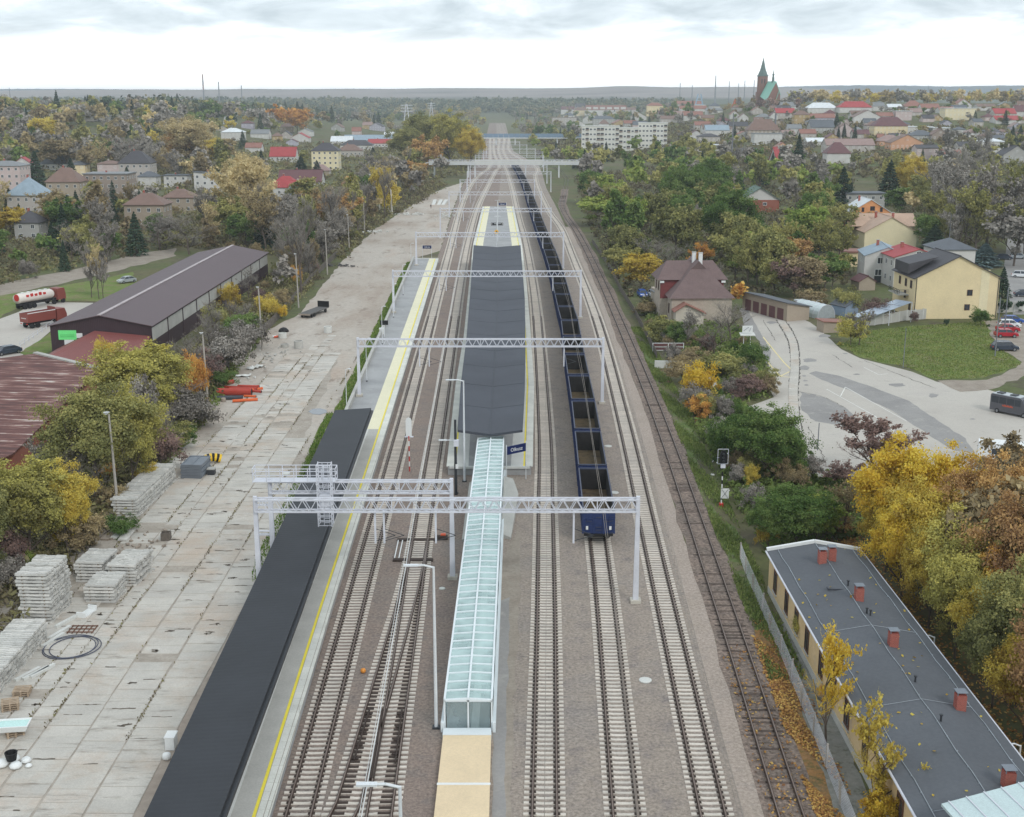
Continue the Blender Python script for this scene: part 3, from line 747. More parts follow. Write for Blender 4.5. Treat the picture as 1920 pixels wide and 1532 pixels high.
# ================================================================ CANOPIES
def ribbed_mat(name, col, axis, pitch, rough=0.5, depth=0.03, var=0.05, spec=0.4, dark=0.88):
    m, nt, b = newmat(name)
    pos = N(nt, 'ShaderNodeNewGeometry').outputs['Position']
    w = N(nt, 'ShaderNodeTexWave', wave_type='BANDS', bands_direction=axis); nt.links.new(pos, w.inputs['Vector'])
    w.inputs['Scale'].default_value = 0.314 / pitch; w.inputs['Distortion'].default_value = 0.0
    c = ramp(nt, noise(nt, pos, 0.25, 5), [(0.3, mul(col, 1 - var)), (0.7, mul(col, 1 + var))])
    c = mixc(nt, 1.0, c, ramp(nt, w.outputs[1], [(0.0, (dark,) * 3), (0.3, (1,) * 3)]), 'MULTIPLY')
    c = mixc(nt, 1.0, c, ramp(nt, noise(nt, pos, 6, 4), [(0.3, (0.94,)*3), (0.7, (1.06,)*3)]), 'MULTIPLY')
    nt.links.new(c, b.inputs['Base Color']); b.inputs['Roughness'].default_value = rough; b.inputs['Specular IOR Level'].default_value = spec
    bump(nt, b, w.outputs[1], 0.6, depth)
    MATS[name] = m; return m
m_roof_l = ribbed_mat('ribbed charcoal roof sheet', S(46,48,53), 'Y', 0.5, 0.65, .015, .13, dark=.93)
m_roof_i = mat('charcoal roof membrane', S(68,71,79), 0.7, 0.12, 0.16, 0.07, 3)
m_steel_dk = mat('dark steel', S(62,64,68), 0.5, 0.08, metal=0.3)
m_galv = mat('galvanised steel', S(208,209,216), 0.5, 0.06, 0.8, 0.05)
m_seam = mat('roof seam', S(60,63,71), 0.6)
CL, CR = near_ext(curve([(267,1532),(448,1150),(628,767)], 4.7), 40), near_ext(curve([(413,1532),(557,1150),(696,767)], 4.7), 40)
YC1 = G(660, 767, 4.7).y
cn_ = thing('platform_canopy', 'long flat charcoal canopy over the near left platform', 'canopy', (-18, 60, 1.1))
def roof_strip(lines, y0, y1, th, name, m, parent, step=4.0):
    """lines: list of (P, dz) from left to right"""
    mb = MB(); ys = yrange(y0, y1, 1.0, step); k = len(lines)
    for y in ys:
        for P, z in lines: mb.v.append((xat(P, y) - parent.location.x, y - parent.location.y, z - parent.location.z))
        for P, z in lines: mb.v.append((xat(P, y) - parent.location.x, y - parent.location.y, z - th - parent.location.z))
    for i in range(len(ys) - 1):
        a = 2*k*i; b = a + 2*k
        for q in range(k-1):
            mb.f += [(a+q, a+q+1, b+q+1, b+q), (a+k+q, b+k+q, b+k+q+1, a+k+q+1)]
        mb.f += [(a, b, b+k, a+k), (a+k-1, a+2*k-1, b+2*k-1, b+k-1)]
    e = 2*k*(len(ys)-1)
    for q in range(k-1): mb.f += [(q, q+k, q+k+1, q+1), (e+q, e+q+1, e+q+k+1, e+q+k)]
    mb.m = [0] * len(mb.f)
    return mb.build(name, m, parent)
roof_strip([(CL, 4.55), (CR, 4.85)], 42, YC1, .22, 'roof', m_roof_l, cn_)
def shifted(P, d): return [p + Vector((d, 0, 0)) for p in P]
roof_strip([(shifted(CR, -.1), 4.55), (shifted(CR, .22), 4.55)], 42, YC1, .25, 'gutter', m_steel_dk, cn_)
y = 62.0
while y < YC1 - 2:
    x = (xat(CL, y) + xat(CR, y)) / 2
    mb = MB(); mb.cb(x + 18 - .9, y - 60, 0, .25, .25, 3.2); mb.beam((x+18-.9, y-60, 3.0), (x+18+1.8, y-60, 3.4), .18); mb.build('column', m_steel_dk, cn_)
    y += 9
m_black = mat('matt black', S(26,26,28), 0.6)
for u, v in ((442,1462),(487,1342),(532,1222),(585,1080)):
    p = G(u, v, 4.1) - cn_.location; mb = MB(); mb.box(p.x-.16, p.x+.12, p.y-.3, p.y+.3, p.z-.35, p.z+.05); mb.build('loudspeaker', m_black, cn_)
    mb = MB(); mb.tube((p.x, p.y+.35, p.z), (p.x, p.y+.75, p.z), .09, 8); mb.build('camera_dome', m_white, cn_)
JL, JR = curve([(858,807),(864,720),(874,640),(882,545),(888,460)], 5.3), curve([(980,805),(984,730),(985.5,650),(984,560),(976,460)], 5.3)
YJ0, YJ1 = JL[0].y + .05, min(JL[-1].y, JR[-1].y) - .05
JC = [Vector(((xat(JL, y) + xat(JR, y)) / 2, y, 0)) for y in (YJ0, 160, 190, 220, 260, 300, YJ1)]
ic = thing('platform_canopy', 'charcoal butterfly canopy over the island platform', 'canopy', (JC[0].x, YJ0, 1.1))
roof_strip([(JL, 5.35), (JC, 4.85), (JR, 5.35)], YJ0, YJ1, .28, 'roof', m_roof_i, ic, 3.0)
roof_strip([(shifted(JC, -.06), 4.885), (shifted(JC, .06), 4.885)], YJ0 + .2, YJ1 - .2, .02, 'valley_gutter', m_seam, ic)
y = YJ0 + 3
while y < YJ1:
    x = xat(JC, y); mb = MB(); mb.cb(x - ic.location.x, y - YJ0, 0, .35, .35, 3.4); mb.beam((x-ic.location.x, y-YJ0, 3.2), (x-ic.location.x-2.6, y-YJ0, 3.75), .2); mb.beam((x-ic.location.x, y-YJ0, 3.2), (x-ic.location.x+2.6, y-YJ0, 3.75), .2)
    mb.build('column', m_steel_dk, ic); y += 10
y = YJ0 + 12
while y < YJ1 - 6:
    mb = MB()
    for A, B in ((JL, JC), (JC, JR)):
        za, zb = (5.37, 4.87) if A is JL else (4.87, 5.37)
        mb.beam((xat(A, y) + .05 - ic.location.x, y - YJ0, za - 1.1), (xat(B, y) - .05 - ic.location.x, y - YJ0, zb - 1.1), .05, .02)
    mb.build('roof_seam', m_seam, ic); y += 12
# ================================================================ GLASS ROOFED RAMP
def glass_mat(name, tint, opac):
    m, nt, b = newmat(name)
    b.inputs['Base Color'].default_value = (*tint, 1); b.inputs['Roughness'].default_value = 0.12; b.inputs['Specular IOR Level'].default_value = 0.6
    tr = N(nt, 'ShaderNodeBsdfTransparent'); tr.inputs[0].default_value = (*[0.6 + 0.4 * x for x in tint], 1)
    mxs = N(nt, 'ShaderNodeMixShader'); mxs.inputs[0].default_value = opac
    pos = N(nt, 'ShaderNodeNewGeometry').outputs['Position']
    r = ramp(nt, noise(nt, pos, 0.35, 4), [(0.35, (opac - .10,) * 3), (0.65, (opac + .10,) * 3)]); nt.links.new(r, mxs.inputs[0])
    nt.links.new(tr.outputs[0], mxs.inputs[1]); nt.links.new(b.outputs[0], mxs.inputs[2])
    nt.links.new(mxs.outputs[0], nt.nodes['Material Output'].inputs[0]); MATS[name] = m; return m
m_glass = glass_mat('pale aqua glass', S(226,246,244), 0.36)  # pale diffuse share painted in for the reflected sky
m_glass_side = glass_mat('clear side glass', S(190,205,208), 0.30)
m_white_steel = mat('white steel', S(222,228,230), 0.4, 0.03, 0.8, 0.02)
m_win = mat('dark window glass', S(52,58,66), 0.12, 0.15, 0.3, 0.02, spec=0.6)
na, nb = G(833.5, 1313, 2.3), G(922, 1313, 2.3)
fa, fb = G(896.5, 822, 4.2), G(944.5, 819, 4.2)
gr = thing('ramp_shelter', 'glass roofed ramp shelter running up to the island platform', 'ramp shelter', ((na.x + nb.x) / 2, na.y, 0))
O = gr.location.copy()
RN = 48
def rp(t, s, dz=0.0):
    """point on the roof: t along from near to far, s across 0..1"""
    a, b = na.lerp(fa, t), nb.lerp(fb, t); p = a.lerp(b, s); p.z += 0.10 * (1 - abs(2 * s - 1)) + dz
    return p - O
for i in range(RN):
    t0, t1 = i / RN, (i + 1) / RN
    for s0, s1 in ((0.02, 0.485), (0.515, 0.98)):
        mb = MB(); mb.slab([rp(t0 + .0012, s0), rp(t0 + .0012, s1), rp(t1 - .0012, s1), rp(t1 - .0012, s0)], .03)
        pn = mb.build('pane', m_glass, gr)
for i in range(RN + 1):
    t = i / RN; mb = MB()
    mb.beam(rp(t, 0, .03), rp(t, .5, .03), .11, .1); mb.beam(rp(t, .5, .03), rp(t, 1, .03), .11, .1)
    mb.build('rafter', m_white_steel, gr)
for i in range(RN):
    t = (i + .5) / RN; mb = MB(); mb.beam(rp(t, .02, -.45), rp(t, .98, -.45), .07, .1); mb.build('tie_bar', m_white_steel, gr)
for s, w in ((0, .14), (.5, .14), (1, .14)):
    mb = MB(); mb.beam(rp(0, s, .05), rp(1, s, .05), w, .14); mb.build('purlin', m_white_steel, gr)
mb = MB()
for s in (0, 1):
    for i in range(0, RN + 1, 4):
        a = rp(i / RN, s); mb.beam((a.x, a.y, 0), a, .12)
mb.build('posts', m_white_steel, gr)
for s in (0, 1):
    for i in range(0, RN, 4):
        a, b = rp(i / RN, s), rp((i + 4) / RN, s); mb = MB(); mb.beam((a.x, a.y + .08, .75 + (a.z - .75) / 2), (b.x, b.y - .08, .75 + (b.z - .75) / 2), .03, a.z - .9); mb.build('side_pane', m_glass_side, gr)
    a, b = rp(0, s), rp(1, s); mb = MB(); dx = .16 if s else -.16
    mb.beam((a.x + dx, a.y - .3, .38), (b.x + dx, b.y, .38), .22, .76); mb.build('base_wall', m_white_steel, gr)
# glazed near end with a framed pair of panes
a, b = rp(0, 0), rp(0, 1); mb = MB()
for s in (0, .5, 1): p = rp(0, s); mb.beam((p.x, p.y - .05, 0.1), (p.x, p.y - .05, p.z), .12)
mb.beam((a.x, a.y - .05, .16), (b.x, b.y - .05, .16), .12); mb.beam((a.x, a.y - .05, a.z), (b.x, b.y - .05, b.z), .12); mb.build('end_frame', m_white_steel, gr)
for s0, s1 in ((.04, .47), (.53, .96)):
    p, q = rp(0, s0), rp(0, s1); mb = MB(); mb.box(p.x, q.x, p.y - .05, p.y - .02, .2, 2.25); mb.build('end_pane', m_glass_side, gr)
mb = MB(); m_floor = mat('grey ramp floor', S(112,122,120), 0.8)
p0, p1, p2, p3 = rp(0, .05), rp(0, .95), rp(1, .95), rp(1, .05)
mb.slab([(p0.x, p0.y, .06), (p1.x, p1.y, .06), (p2.x, p2.y, 1.1), (p3.x, p3.y, 1.1)], .05); mb.build('ramp_floor', m_floor, gr)
mb = MB(); q0, q1 = rp(0, .55), rp(0, .72); r0, r1 = rp(1, .55), rp(1, .72)
mb.slab([(q0.x, q0.y, .1), (q1.x, q1.y, .1), (r1.x, r1.y, 1.14), (r0.x, r0.y, 1.14)], .03); mb.build('pale_guide_strip', m_conc_lt, gr)
# passage roof nearest the camera
m_beige = mat('beige insulation boards', S(222,200,166), 0.85, 0.05, 0.5, 0.05, 6)
ps = thing('passage_roof', 'flat beige roof of the underpass in front of the ramp', 'passage roof', (-3, na.y - 15, 0))
o_ = ps.location
def psx(v, u): return G(u, v, .4).x - o_.x
y1 = na.y - .45
mb = MB(); mb.prism([(-4.75 - o_.x, 50 - o_.y), (-1.32 - o_.x, 50 - o_.y), (-1.42 - o_.x, y1 - .9 - o_.y), (-4.68 - o_.x, y1 - .9 - o_.y)], 0, .4); mb.build('beige_panel', m_beige, ps)
mb = MB(); mb.prism([(-4.72 - o_.x, y1 - .88 - o_.y), (-1.4 - o_.x, y1 - .88 - o_.y), (-1.42 - o_.x, y1 - o_.y), (-4.7 - o_.x, y1 - o_.y)], 0, .43); mb.build('white_lip', m_white_steel, ps)
yb = G(870, 1470, .4).y
mb = MB(); mb.box(-4.74 - o_.x, -1.36 - o_.x, yb - .12 - o_.y, yb + .12 - o_.y, .401, .425); mb.build('white_joint', m_white, ps)
# concrete abutments beside the ramp
ab = thing('ramp_abutment', 'pale concrete wing walls either side of the ramp', 'wing walls', (-2.5, 124, 0))
for pts, zz_ in (([(880,905),(898,893),(892,1000),(866,1012)], (1.5, 1.7, .5, .25)), ([(945,893),(962,897),(972,925),(958,1008),(940,1000)], (1.7, 1.6, 1.2, .25, .5))):
    P = [G(u, v, z) - Vector((-2.5, 124, 0)) for (u, v), z in zip(pts, zz_)]
    if (P[1]-P[0]).cross(P[2]-P[0]).z < 0: P = P[::-1]
    n = len(P); mb = MB(); mb.add([tuple(p) for p in P] + [(p.x, p.y, 0) for p in P], [tuple(range(n))] + [((i+1) % n, i, i+n, (i+1) % n + n) for i in range(n)]); mb.build('wing_wall', m_conc, ab)

# ================================================================ CATENARY GANTRIES
ORDW = ['nearest', 'second', 'third', 'fourth', 'fifth', 'sixth', 'seventh', 'eighth', 'ninth', 'tenth', 'eleventh', 'twelfth', 'thirteenth']
m_found = mat('concrete footing', S(190,184,172), 0.9)
def gantry(label, y, xl, xr, zt=9.4, drops=(), group=None, zl=0.0, rough_=False, depth=1.05):
    g = thing('catenary_gantry', label, 'gantry', ((xl + xr) / 2, y, 0), 0, 'catenary gantries over the tracks')
    L, Rr = xl - g.location.x, xr - g.location.x
    for x, z0 in ((L, zl), (Rr, 0)):
        mb = MB(); mb.add([(x-.24,-.2,z0),(x+.24,-.2,z0),(x+.24,.2,z0),(x-.24,.2,z0),(x-.16,-.14,zt+.25),(x+.16,-.14,zt+.25),(x+.16,.14,zt+.25),(x-.16,.14,zt+.25)], [(3,2,1,0),(4,5,6,7),(0,1,5,4),(1,2,6,5),(2,3,7,6),(3,0,4,7)])
        po = mb.build('post', m_galv, g)
        mb = MB(); mb.cb(x, 0, z0 + .01, .9, .9, .3); mb.build('footing', m_found, g)
    for dy in (-.32, .32):
        for z in (zt, zt - depth):
            mb = MB(); mb.beam((L, dy, z), (Rr, dy, z), .13, .13); mb.build('chord', m_galv, g)
    n = max(6, int((Rr - L) / (1.15 if not rough_ else 2.4))); mb = MB()
    for i in range(n):
        a, b = L + (Rr - L) * i / n, L + (Rr - L) * (i + 1) / n; mid = (a + b) / 2
        for dy in (-.32, .32):
            mb.beam((a, dy, zt - depth), (mid, dy, zt), .06); mb.beam((mid, dy, zt), (b, dy, zt - depth), .06)
        mb.beam((a, -.32, zt), (b, .32, zt), .05); mb.beam((a, .32, zt - depth), (b, -.32, zt - depth), .05)
        if i % 5 == 0: mb.beam((a, -.32, zt - depth), (a, -.32, zt), .08)
    mb.build('lattice', m_galv, g)
    for x in drops:
        mb = MB(); x -= g.location.x; mb.beam((x, 0, zt - depth), (x, 0, zt - depth - 2.9), .16); mb.build('hanging_post', m_galv, g)
        mb = MB(); mb.beam((x, 0, zt - depth - 1.6), (x + 1.7, .0, zt - depth - 2.2), .05); mb.beam((x, 0, zt - depth - 2.7), (x + 1.7, 0, zt - depth - 2.2), .05)
        mb.build('bracket_arm', m_steel_dk, g)
    return g
def drops_at(y): return [xat(TR['t1'], y) + 1.6, xat(TR['t2'], y) - 1.7, xat(TR['t4'], y) - 2.2] if y > 130 else [G(706,1012,5.5).x, G(723,1010,5.5).x, G(818,1015,5.5).x, G(1075,1015,5.5).x]
gy = [98.7, 170.0, 240.5, 312.0, 383.0, 452.0, 521.0]
gx = [(-21.8, 10.7), (-21.8, 12.9), (-23.5, 13.6), (-24.4, 13.1), (-22.3, 12.1), (-23.0, 10.7), (-21.8, 9.5)]
for i, (y, (a, b)) in enumerate(zip(gy, gx)):
    gantry('%s full-width catenary gantry spanning all the tracks' % ORDW[i], y, a, b, 9.4, drops_at(y), zl=1.1 if 0 < i < 4 else 0, rough_=i > 3)
for i, y in enumerate((580, 640, 745, 800, 860, 930, 1000)):
    a, b = xat(BL, y) + 3, xat(TR['t5'], y) + 5
    gantry('%s full-width catenary gantry, seen faintly %s the footbridge' % (ORDW[7 + i] if 7 + i < 13 else 'last', 'before' if y < 690 else 'beyond'), y, a, b, 9.4, (), rough_=True)
# short gantry with a signal cage and a ladder tower
yS = G(848, 1085).y
sg = gantry('short catenary gantry carrying a caged signal walkway, behind the nearest one', yS, -21.6, -5.4, 9.3, ())
O = sg.location
mb = MB()
xw0, xw1 = G(490, 880, 9.4).x - O.x, G(640, 880, 9.4).x - O.x
for dy in (-.6, .6):
    for z in (9.4, 10.0, 10.6): mb.beam((xw0, dy, z), (xw1, dy, z), .06)
    for i in range(7): x = xw0 + (xw1 - xw0) * i / 6; mb.beam((x, dy, 9.35), (x, dy, 10.6), .07)
for i in range(2): x = (xw0, xw1)[i]; mb.beam((x, -.6, 10.6), (x, .6, 10.6), .06); mb.beam((x, -.6, 10.0), (x, .6, 10.0), .06)
mb.build('walkway_railing', m_galv, sg)
mb = MB(); mb.box(xw0, xw1, -.55, .55, 9.37, 9.42); mb.build('walkway_deck', m_galv, sg)
xt = G(622, 880, 9.4).x - O.x; mb = MB()
for dx in (-.6, .6):
    for dy in (-1.7, -.7): mb.beam((xt + dx, dy, 5.6), (xt + dx, dy, 11.3), .09)
for k in range(13):
    z = 5.7 + k * .46
    for dy in (-1.7, -.7): mb.beam((xt - .6, dy, z), (xt + .6, dy, z), .05)
    for dx in (-.6, .6): mb.beam((xt + dx, -1.7, z), (xt + dx, -.7, z), .05)
mb.build('ladder_cage', m_galv, sg)
mb = MB()
for k in range(14): mb.beam((xt - .25, -.62, 5.6 + k * .4), (xt + .25, -.62, 5.6 + k * .4), .04)
mb.beam((xt - .25, -.62, 5.4), (xt - .25, -.62, 11.2), .05); mb.beam((xt + .25, -.62, 5.4), (xt + .25, -.62, 11.2), .05); mb.build('ladder', m_galv, sg)
mb = MB(); mb.box(xt - .45, xt + .45, -1.5, -.8, 7.2, 8.4); mb.build('signal_back', m_galv, sg)
for zb in (4.2, 7.0):
    mb = MB(); x = -21.6 - O.x; mb.box(x - 1.4, x + .1, -.15, .15, zb, zb + .12); mb.box(x - 1.3, x - .1, -.12, .12, zb + .35, zb + .43); mb.build('side_bracket', m_galv, sg)
# contact wires
m_wire = mat('copper wire', S(150,140,130), 0.5, metal=0.4); m_wire_w = mat('bright new wire', S(210,210,208), 0.4)
for k, lb in (('t1', 'beside the left platform'), ('t2', 'left of the island platform'), ('t3', 'right of the island platform'), ('t4', 'over the wagon train'), ('t5', 'right of the wagon train')):
    P = spline(TR[k], 12.0)
    P = [p for p in P if p.y < 760]
    w = thing('contact_wire', 'overhead contact wire above the track ' + lb, 'wire', P[0] + Vector((0, 0, 5.8)))
    for nm, z, sag, r in (('contact', 5.8, 0.0, .018), ('messenger', 7.2, .7, .018)):
        mb = MB(); Q = []
        for p in P:
            t = ((p.y - 98.7) % 70.5) / 70.5; Q.append(p + Vector((0, 0, z - sag * 4 * t * (1 - t))) - w.location)
        for a, b in zip(Q, Q[1:]): mb.tube(a, b, r * (2.0 if k == 't2' and nm == 'contact' else 1), 4, cap=False)
        mb.build(nm + '_line', m_wire_w if k == 't2' else m_wire, w)
    mb = MB()
    for i in range(0, len(P) - 1):
        t = ((P[i].y - 98.7) % 70.5) / 70.5; p = P[i] - w.location; mb.tube((p.x, p.y, 0), (p.x, p.y, 1.4 - 2.8 * t * (1 - t)), .008, 3, cap=False)
    mb.build('dropper_lines', m_wire, w)

# ================================================================ FREIGHT TRAIN
m_blue = mat('dark blue wagon paint', S(38,54,98), 0.5, 0.14, 1.2, 0.10, 5, rand=0.08)
m_blue_rim = mat('scuffed blue grey rim', S(60,66,86), 0.5, 0.14, 1.5, 0.1)
m_blue_dk = mat('grimy navy steel', S(40,46,62), 0.6, 0.2, 1.0)
m_inside = mat('coal stained inner wall', S(40,38,38), 0.9, 0.25, 0.8, 0.15)
m_wfloor = ground_mat('dusty wagon floor', [(0.3, S(70,62,52)), (0.5, S(104,90,68)), (0.7, S(84,74,60))], 0.5, (1.6, 0.56, 0.66, S(66,48,40)), 0.2, 3)
m_under = mat('black underframe', S(38,38,40), 0.8, 0.2)
m_lampw = mat('white lamp glass', S(240,240,238), 0.2)
WL, WW, WZ0, WZ1 = 13.7, 3.02, 1.15, 3.42
def wagon_meshes():
    d = {}
    for s, nm in ((-1, 'l'), (1, 'r')):
        mb = MB(); x = s * WW / 2
        mb.add([(x,-WL/2,WZ0),(x,WL/2,WZ0),(x,WL/2,WZ1),(x,-WL/2,WZ1)], [(0,1,2,3) if s > 0 else (3,2,1,0)], 0)
        xi = x - s * .08
        mb.add([(xi,-WL/2,WZ0),(xi,WL/2,WZ0),(xi,WL/2,WZ1),(xi,-WL/2,WZ1)], [(3,2,1,0) if s > 0 else (0,1,2,3)], 1)
        for i in range(9):
            y = -WL/2 + .1 + (WL - .2) * i / 8; mb.box(min(x, x + s*.09), max(x, x + s*.09), y - .07, y + .07, WZ0, WZ1 - .1, 0)
        mb.box(min(x, x + s*.1), max(x, x + s*.1), -WL/2, WL/2, WZ0 - .12, WZ0 + .04, 0)
        d['side' + nm] = mb.mesh('side_wall', [m_blue, m_inside])
    mb = MB(); hw = WW / 2
    mb.add([(-hw,-WL/2,WZ0-.1),(hw,-WL/2,WZ0-.1),(hw,-WL/2,WZ1),(-hw,-WL/2,WZ1)], [(0,1,2,3)], 0)
    mb.add([(-hw,-WL/2+.08,WZ0),(hw,-WL/2+.08,WZ0),(hw,-WL/2+.08,WZ1),(-hw,-WL/2+.08,WZ1)], [(3,2,1,0)], 1)
    for x in (-1.1, -.45, .45, 1.1): mb.box(x - .06, x + .06, -WL/2 - .1, -WL/2, WZ0 - .1, WZ1 - .08, 0)
    for z in (1.75, 2.5): mb.box(-hw + .05, hw - .05, -WL/2 - .06, -WL/2, z, z + .1, 0)
    d['end'] = mb.mesh('end_wall', [m_blue, m_inside])
    mb = MB()
    for s in (-1, 1):
        mb.box(s*hw - .06, s*hw + .07, -WL/2 - .04, WL/2 + .04, WZ1 - .03, WZ1 + .1)
        mb.box(-hw + .1, hw - .1, s*WL/2 - .09, s*WL/2 + .09, WZ1 - .03, WZ1 + .1)
    d['rim'] = mb.mesh('top_rim', m_blue_rim)
    d['floor'] = MB().box(-hw + .08, hw - .08, -WL/2 + .08, WL/2 - .08, WZ0 - .12, WZ0).mesh('floor', m_wfloor)
    mb = MB(); mb.box(-.35, .35, -WL/2, WL/2, .75, WZ0 - .13); mb.box(-hw + .1, hw - .1, -WL/2 - .05, -WL/2 + .35, .8, WZ0 - .13); mb.box(-hw + .1, hw - .1, WL/2 - .35, WL/2 + .05, .8, WZ0 - .13)
    for y in (-2, 0, 2): mb.box(-1.3, 1.3, y - .1, y + .1, .85, WZ0 - .13)
    d['under'] = mb.mesh('underframe', m_under)
    mb = MB()
    for s in (-1, 1): mb.box(s*1.0 - .09, s*1.0 + .09, -1.5, 1.5, .42, .72)
    mb.box(-1.0, 1.0, -.2, .2, .45, .75); d['bogie'] = mb.mesh('bogie', m_under)
    mb = MB()
    for s in (-1, 1): mb.tube((s*.7, 0, .46), (s*.84, 0, .46), .46, 14)
    mb.tube((-.7, 0, .46), (.7, 0, .46), .08, 8); d['wheel'] = mb.mesh('wheelset', m_under)
    mb = MB(); mb.tube((0, -.02, 1.0), (0, -.5, 1.0), .1, 8); mb.tube((0, -.5, 1.0), (0, -.58, 1.0), .24, 12); d['buffer'] = mb.mesh('buffer', m_under)
    return d
WM = wagon_meshes()
TP = spline(TR['t4'], 0.5)
k0 = min(range(len(TP)), key=lambda i: abs(TP[i].y - 112.4))
PITCH = 15.1
def train_pt(s):
    i = k0 + s / 0.5; j = int(i); return TP[j].lerp(TP[j + 1], i - j)
s = 0.0; n = 0
while True:
    if train_pt(s + WL).y > 800: break
    a, b = train_pt(s), train_pt(s + WL); c = (a + b) / 2; d = b - a
    nm = '%s blue open wagon of the freight train, counted from the near end' % ordinal(n + 1) if n else 'frontmost blue open wagon with two white tail lamps on its end'
    w = thing('open_wagon', nm, 'wagon', (c.x, c.y, .25), math.atan2(-d.x, d.y), 'open wagons of the freight train')
    inst(WM['sidel'], 'side_wall', w); inst(WM['sider'], 'side_wall', w)
    inst(WM['end'], 'end_wall', w); inst(WM['end'], 'end_wall', w, (0,0,0), math.pi)
    inst(WM['rim'], 'top_rim', w); inst(WM['floor'], 'floor', w); inst(WM['under'], 'underframe', w)
    for sg_ in (-1, 1):
        bo = inst(WM['bogie'], 'bogie', w, (0, sg_ * 4.4, 0))
        if n < 6:
            for q in (-.9, .9): inst(WM['wheel'], 'wheelset', bo, (0, q, 0))
        if n < 4:
            for x in (-.875, .875): inst(WM['buffer'], 'buffer', w, (x * sg_, sg_ * WL / 2, 0), 0 if sg_ < 0 else math.pi)
    if n == 0:
        for x in (-1.13, 1.13):
            mb = MB(); mb.cb(x, -WL/2 - .15, 1.5, .22, .1, .34); l = mb.build('tail_lamp', m_white, w)
        for x, z in ((-.95, 2.35), (.95, 2.35), (0, 2.75), (0, 1.75), (0, 1.45), (-1.1, 1.15), (1.1, 1.15)):
            mb = MB(); mb.beam((x - .28, -WL/2 - .16, z), (x + .28, -WL/2 - .16, z), .06); mb.build('handrail', m_blue_rim, w)
        mb = MB()
        for k in range(5): mb.beam((1.15, -WL/2 - .14, 1.2 + k*.4), (1.42, -WL/2 - .14, 1.2 + k*.4), .04)
        mb.build('ladder', m_blue_rim, w)
    s += PITCH; n += 1

# ================================================================ LAMPS, SIGNALS, SIGNS
m_pole = mat('grey concrete pole', S(168,162,154), 0.9, 0.1); m_pole_w = mat('white lamp post', S(214,217,219), 0.45, 0.04)
m_lens = mat('lamp lens', S(228,230,230), 0.2); m_navy = mat('navy sign board', S(28,40,88), 0.4, 0.03)
m_black = mat('matt black', S(26,26,28), 0.6); m_red = mat('red paint', S(186,48,44), 0.5)
def yard_lamp(label, ub, vb, vt, ux, base=None):
    p = G(ub, vb); h = zfor(p, vt)
    t = thing('yard_lamp', label, 'lamp post', p, 0, 'concrete lamp posts along the yard')
    mb = MB(); mb.tube((0,0,-.1), (ux, 0, h - .4), .17, 8, .10); mb.build('pole', m_pole, t)
    mb = MB(); mb.beam((ux, 0, h - .5), (ux, -.5, h - .15), .07); mb.build('arm', m_pole, t)
    mb = MB(); mb.add([(ux-.17,-.25,h-.16),(ux+.17,-.25,h-.16),(ux+.2,-1.0,h-.02),(ux-.2,-1.0,h-.02),(ux-.17,-.25,h-.02),(ux+.17,-.25,h-.02),(ux+.2,-1.0,h+.12),(ux-.2,-1.0,h+.12)], [(0,1,2,3),(7,6,5,4),(0,4,5,1),(1,5,6,2),(2,6,7,3),(3,7,4,0)])
    hd = mb.build('lamp_head', m_pole_w, t)
    mb = MB(); mb.box(ux-.12, ux+.12, -.9, -.4, h-.17, h-.13); mb.build('lens', m_lens, hd)
for i, (ub, vb, vt) in enumerate(((222,962,770), (390,757,622), (492,655,537), (560,577,475), (614,515,430), (655,470,402), (684,440,372))):
    yard_lamp('%s tall concrete lamp post on the left side of the yard' % (['nearest', 'second nearest', 'third', 'fourth', 'fifth', 'sixth', 'farthest'][i]), ub, vb, vt, -.15)
def arm_lamp(name, label, p, h, arm, group, z=0.0, r=.09):
    t = thing(name, label, 'lamp post', (p.x, p.y, z), 0, group)
    mb = MB(); mb.tube((0,0,0), (0,0,h), r, 8, r*.6); mb.build('pole', m_pole_w, t)
    mb = MB(); sg_ = 1 if arm > 0 else -1
    mb.tube((0,0,h-.05), (arm*.35, 0, h+.12), r*.55, 6); mb.tube((arm*.35,0,h+.12), (arm*.6, 0, h+.1), r*.55, 6); mb.build('arm', m_pole_w, t)
    mb = MB(); mb.box(min(arm*.55, arm*1.05), max(arm*.55, arm*1.05), -.14, .14, h+.06, h+.16); hd = mb.build('lamp_head', m_pole_w, t)
    mb = MB(); mb.box(min(arm*.7, arm), max(arm*.7, arm), -.1, .1, h+.045, h+.058); mb.build('lens', m_lens, hd)
    mb = MB(); mb.cb(0, 0, 0, r*4, r*4, .12); mb.build('base', m_steel_dk, t)
    return t
for i, (u, v, vt) in enumerate(((650,762,693),(688,715,621),(717,645,565),(738,595,521),(756,553,487),(771,499,457))):
    p = G(u, v, 1.1); h = max(4.5, min(6.5, zfor(p, vt)))
    arm_lamp('platform_lamp', '%s slim white lamp post along the back of the left platform' % ['nearest','second','third','fourth','fifth','farthest'][i], p, h, .7, 'white lamp posts of the left platform', 1.1, .06)
for (ub, vb, vt, lb) in ((818, 1365, 1063, 'tall white lamp post with one arm left of the ramp shelter'), (871, 903, 714, 'tall white lamp post in front of the island canopy')):
    p = G(ub, vb); arm_lamp('mast_lamp', lb, p, zfor(p, vt), -1.9, 'tall track lamp masts', 0, .13)
arm_lamp('mast_lamp', 'tall white lamp post whose head alone shows at the bottom edge', Vector((-5.15, 50.2, 0)), 11.7, -1.9, 'tall track lamp masts', 0, .13)
arm_lamp('mast_lamp', 'tall grey lamp post standing behind the signal and the island end', G(856, 925), 6.0, -1.8, 'tall track lamp masts', 0, .1)
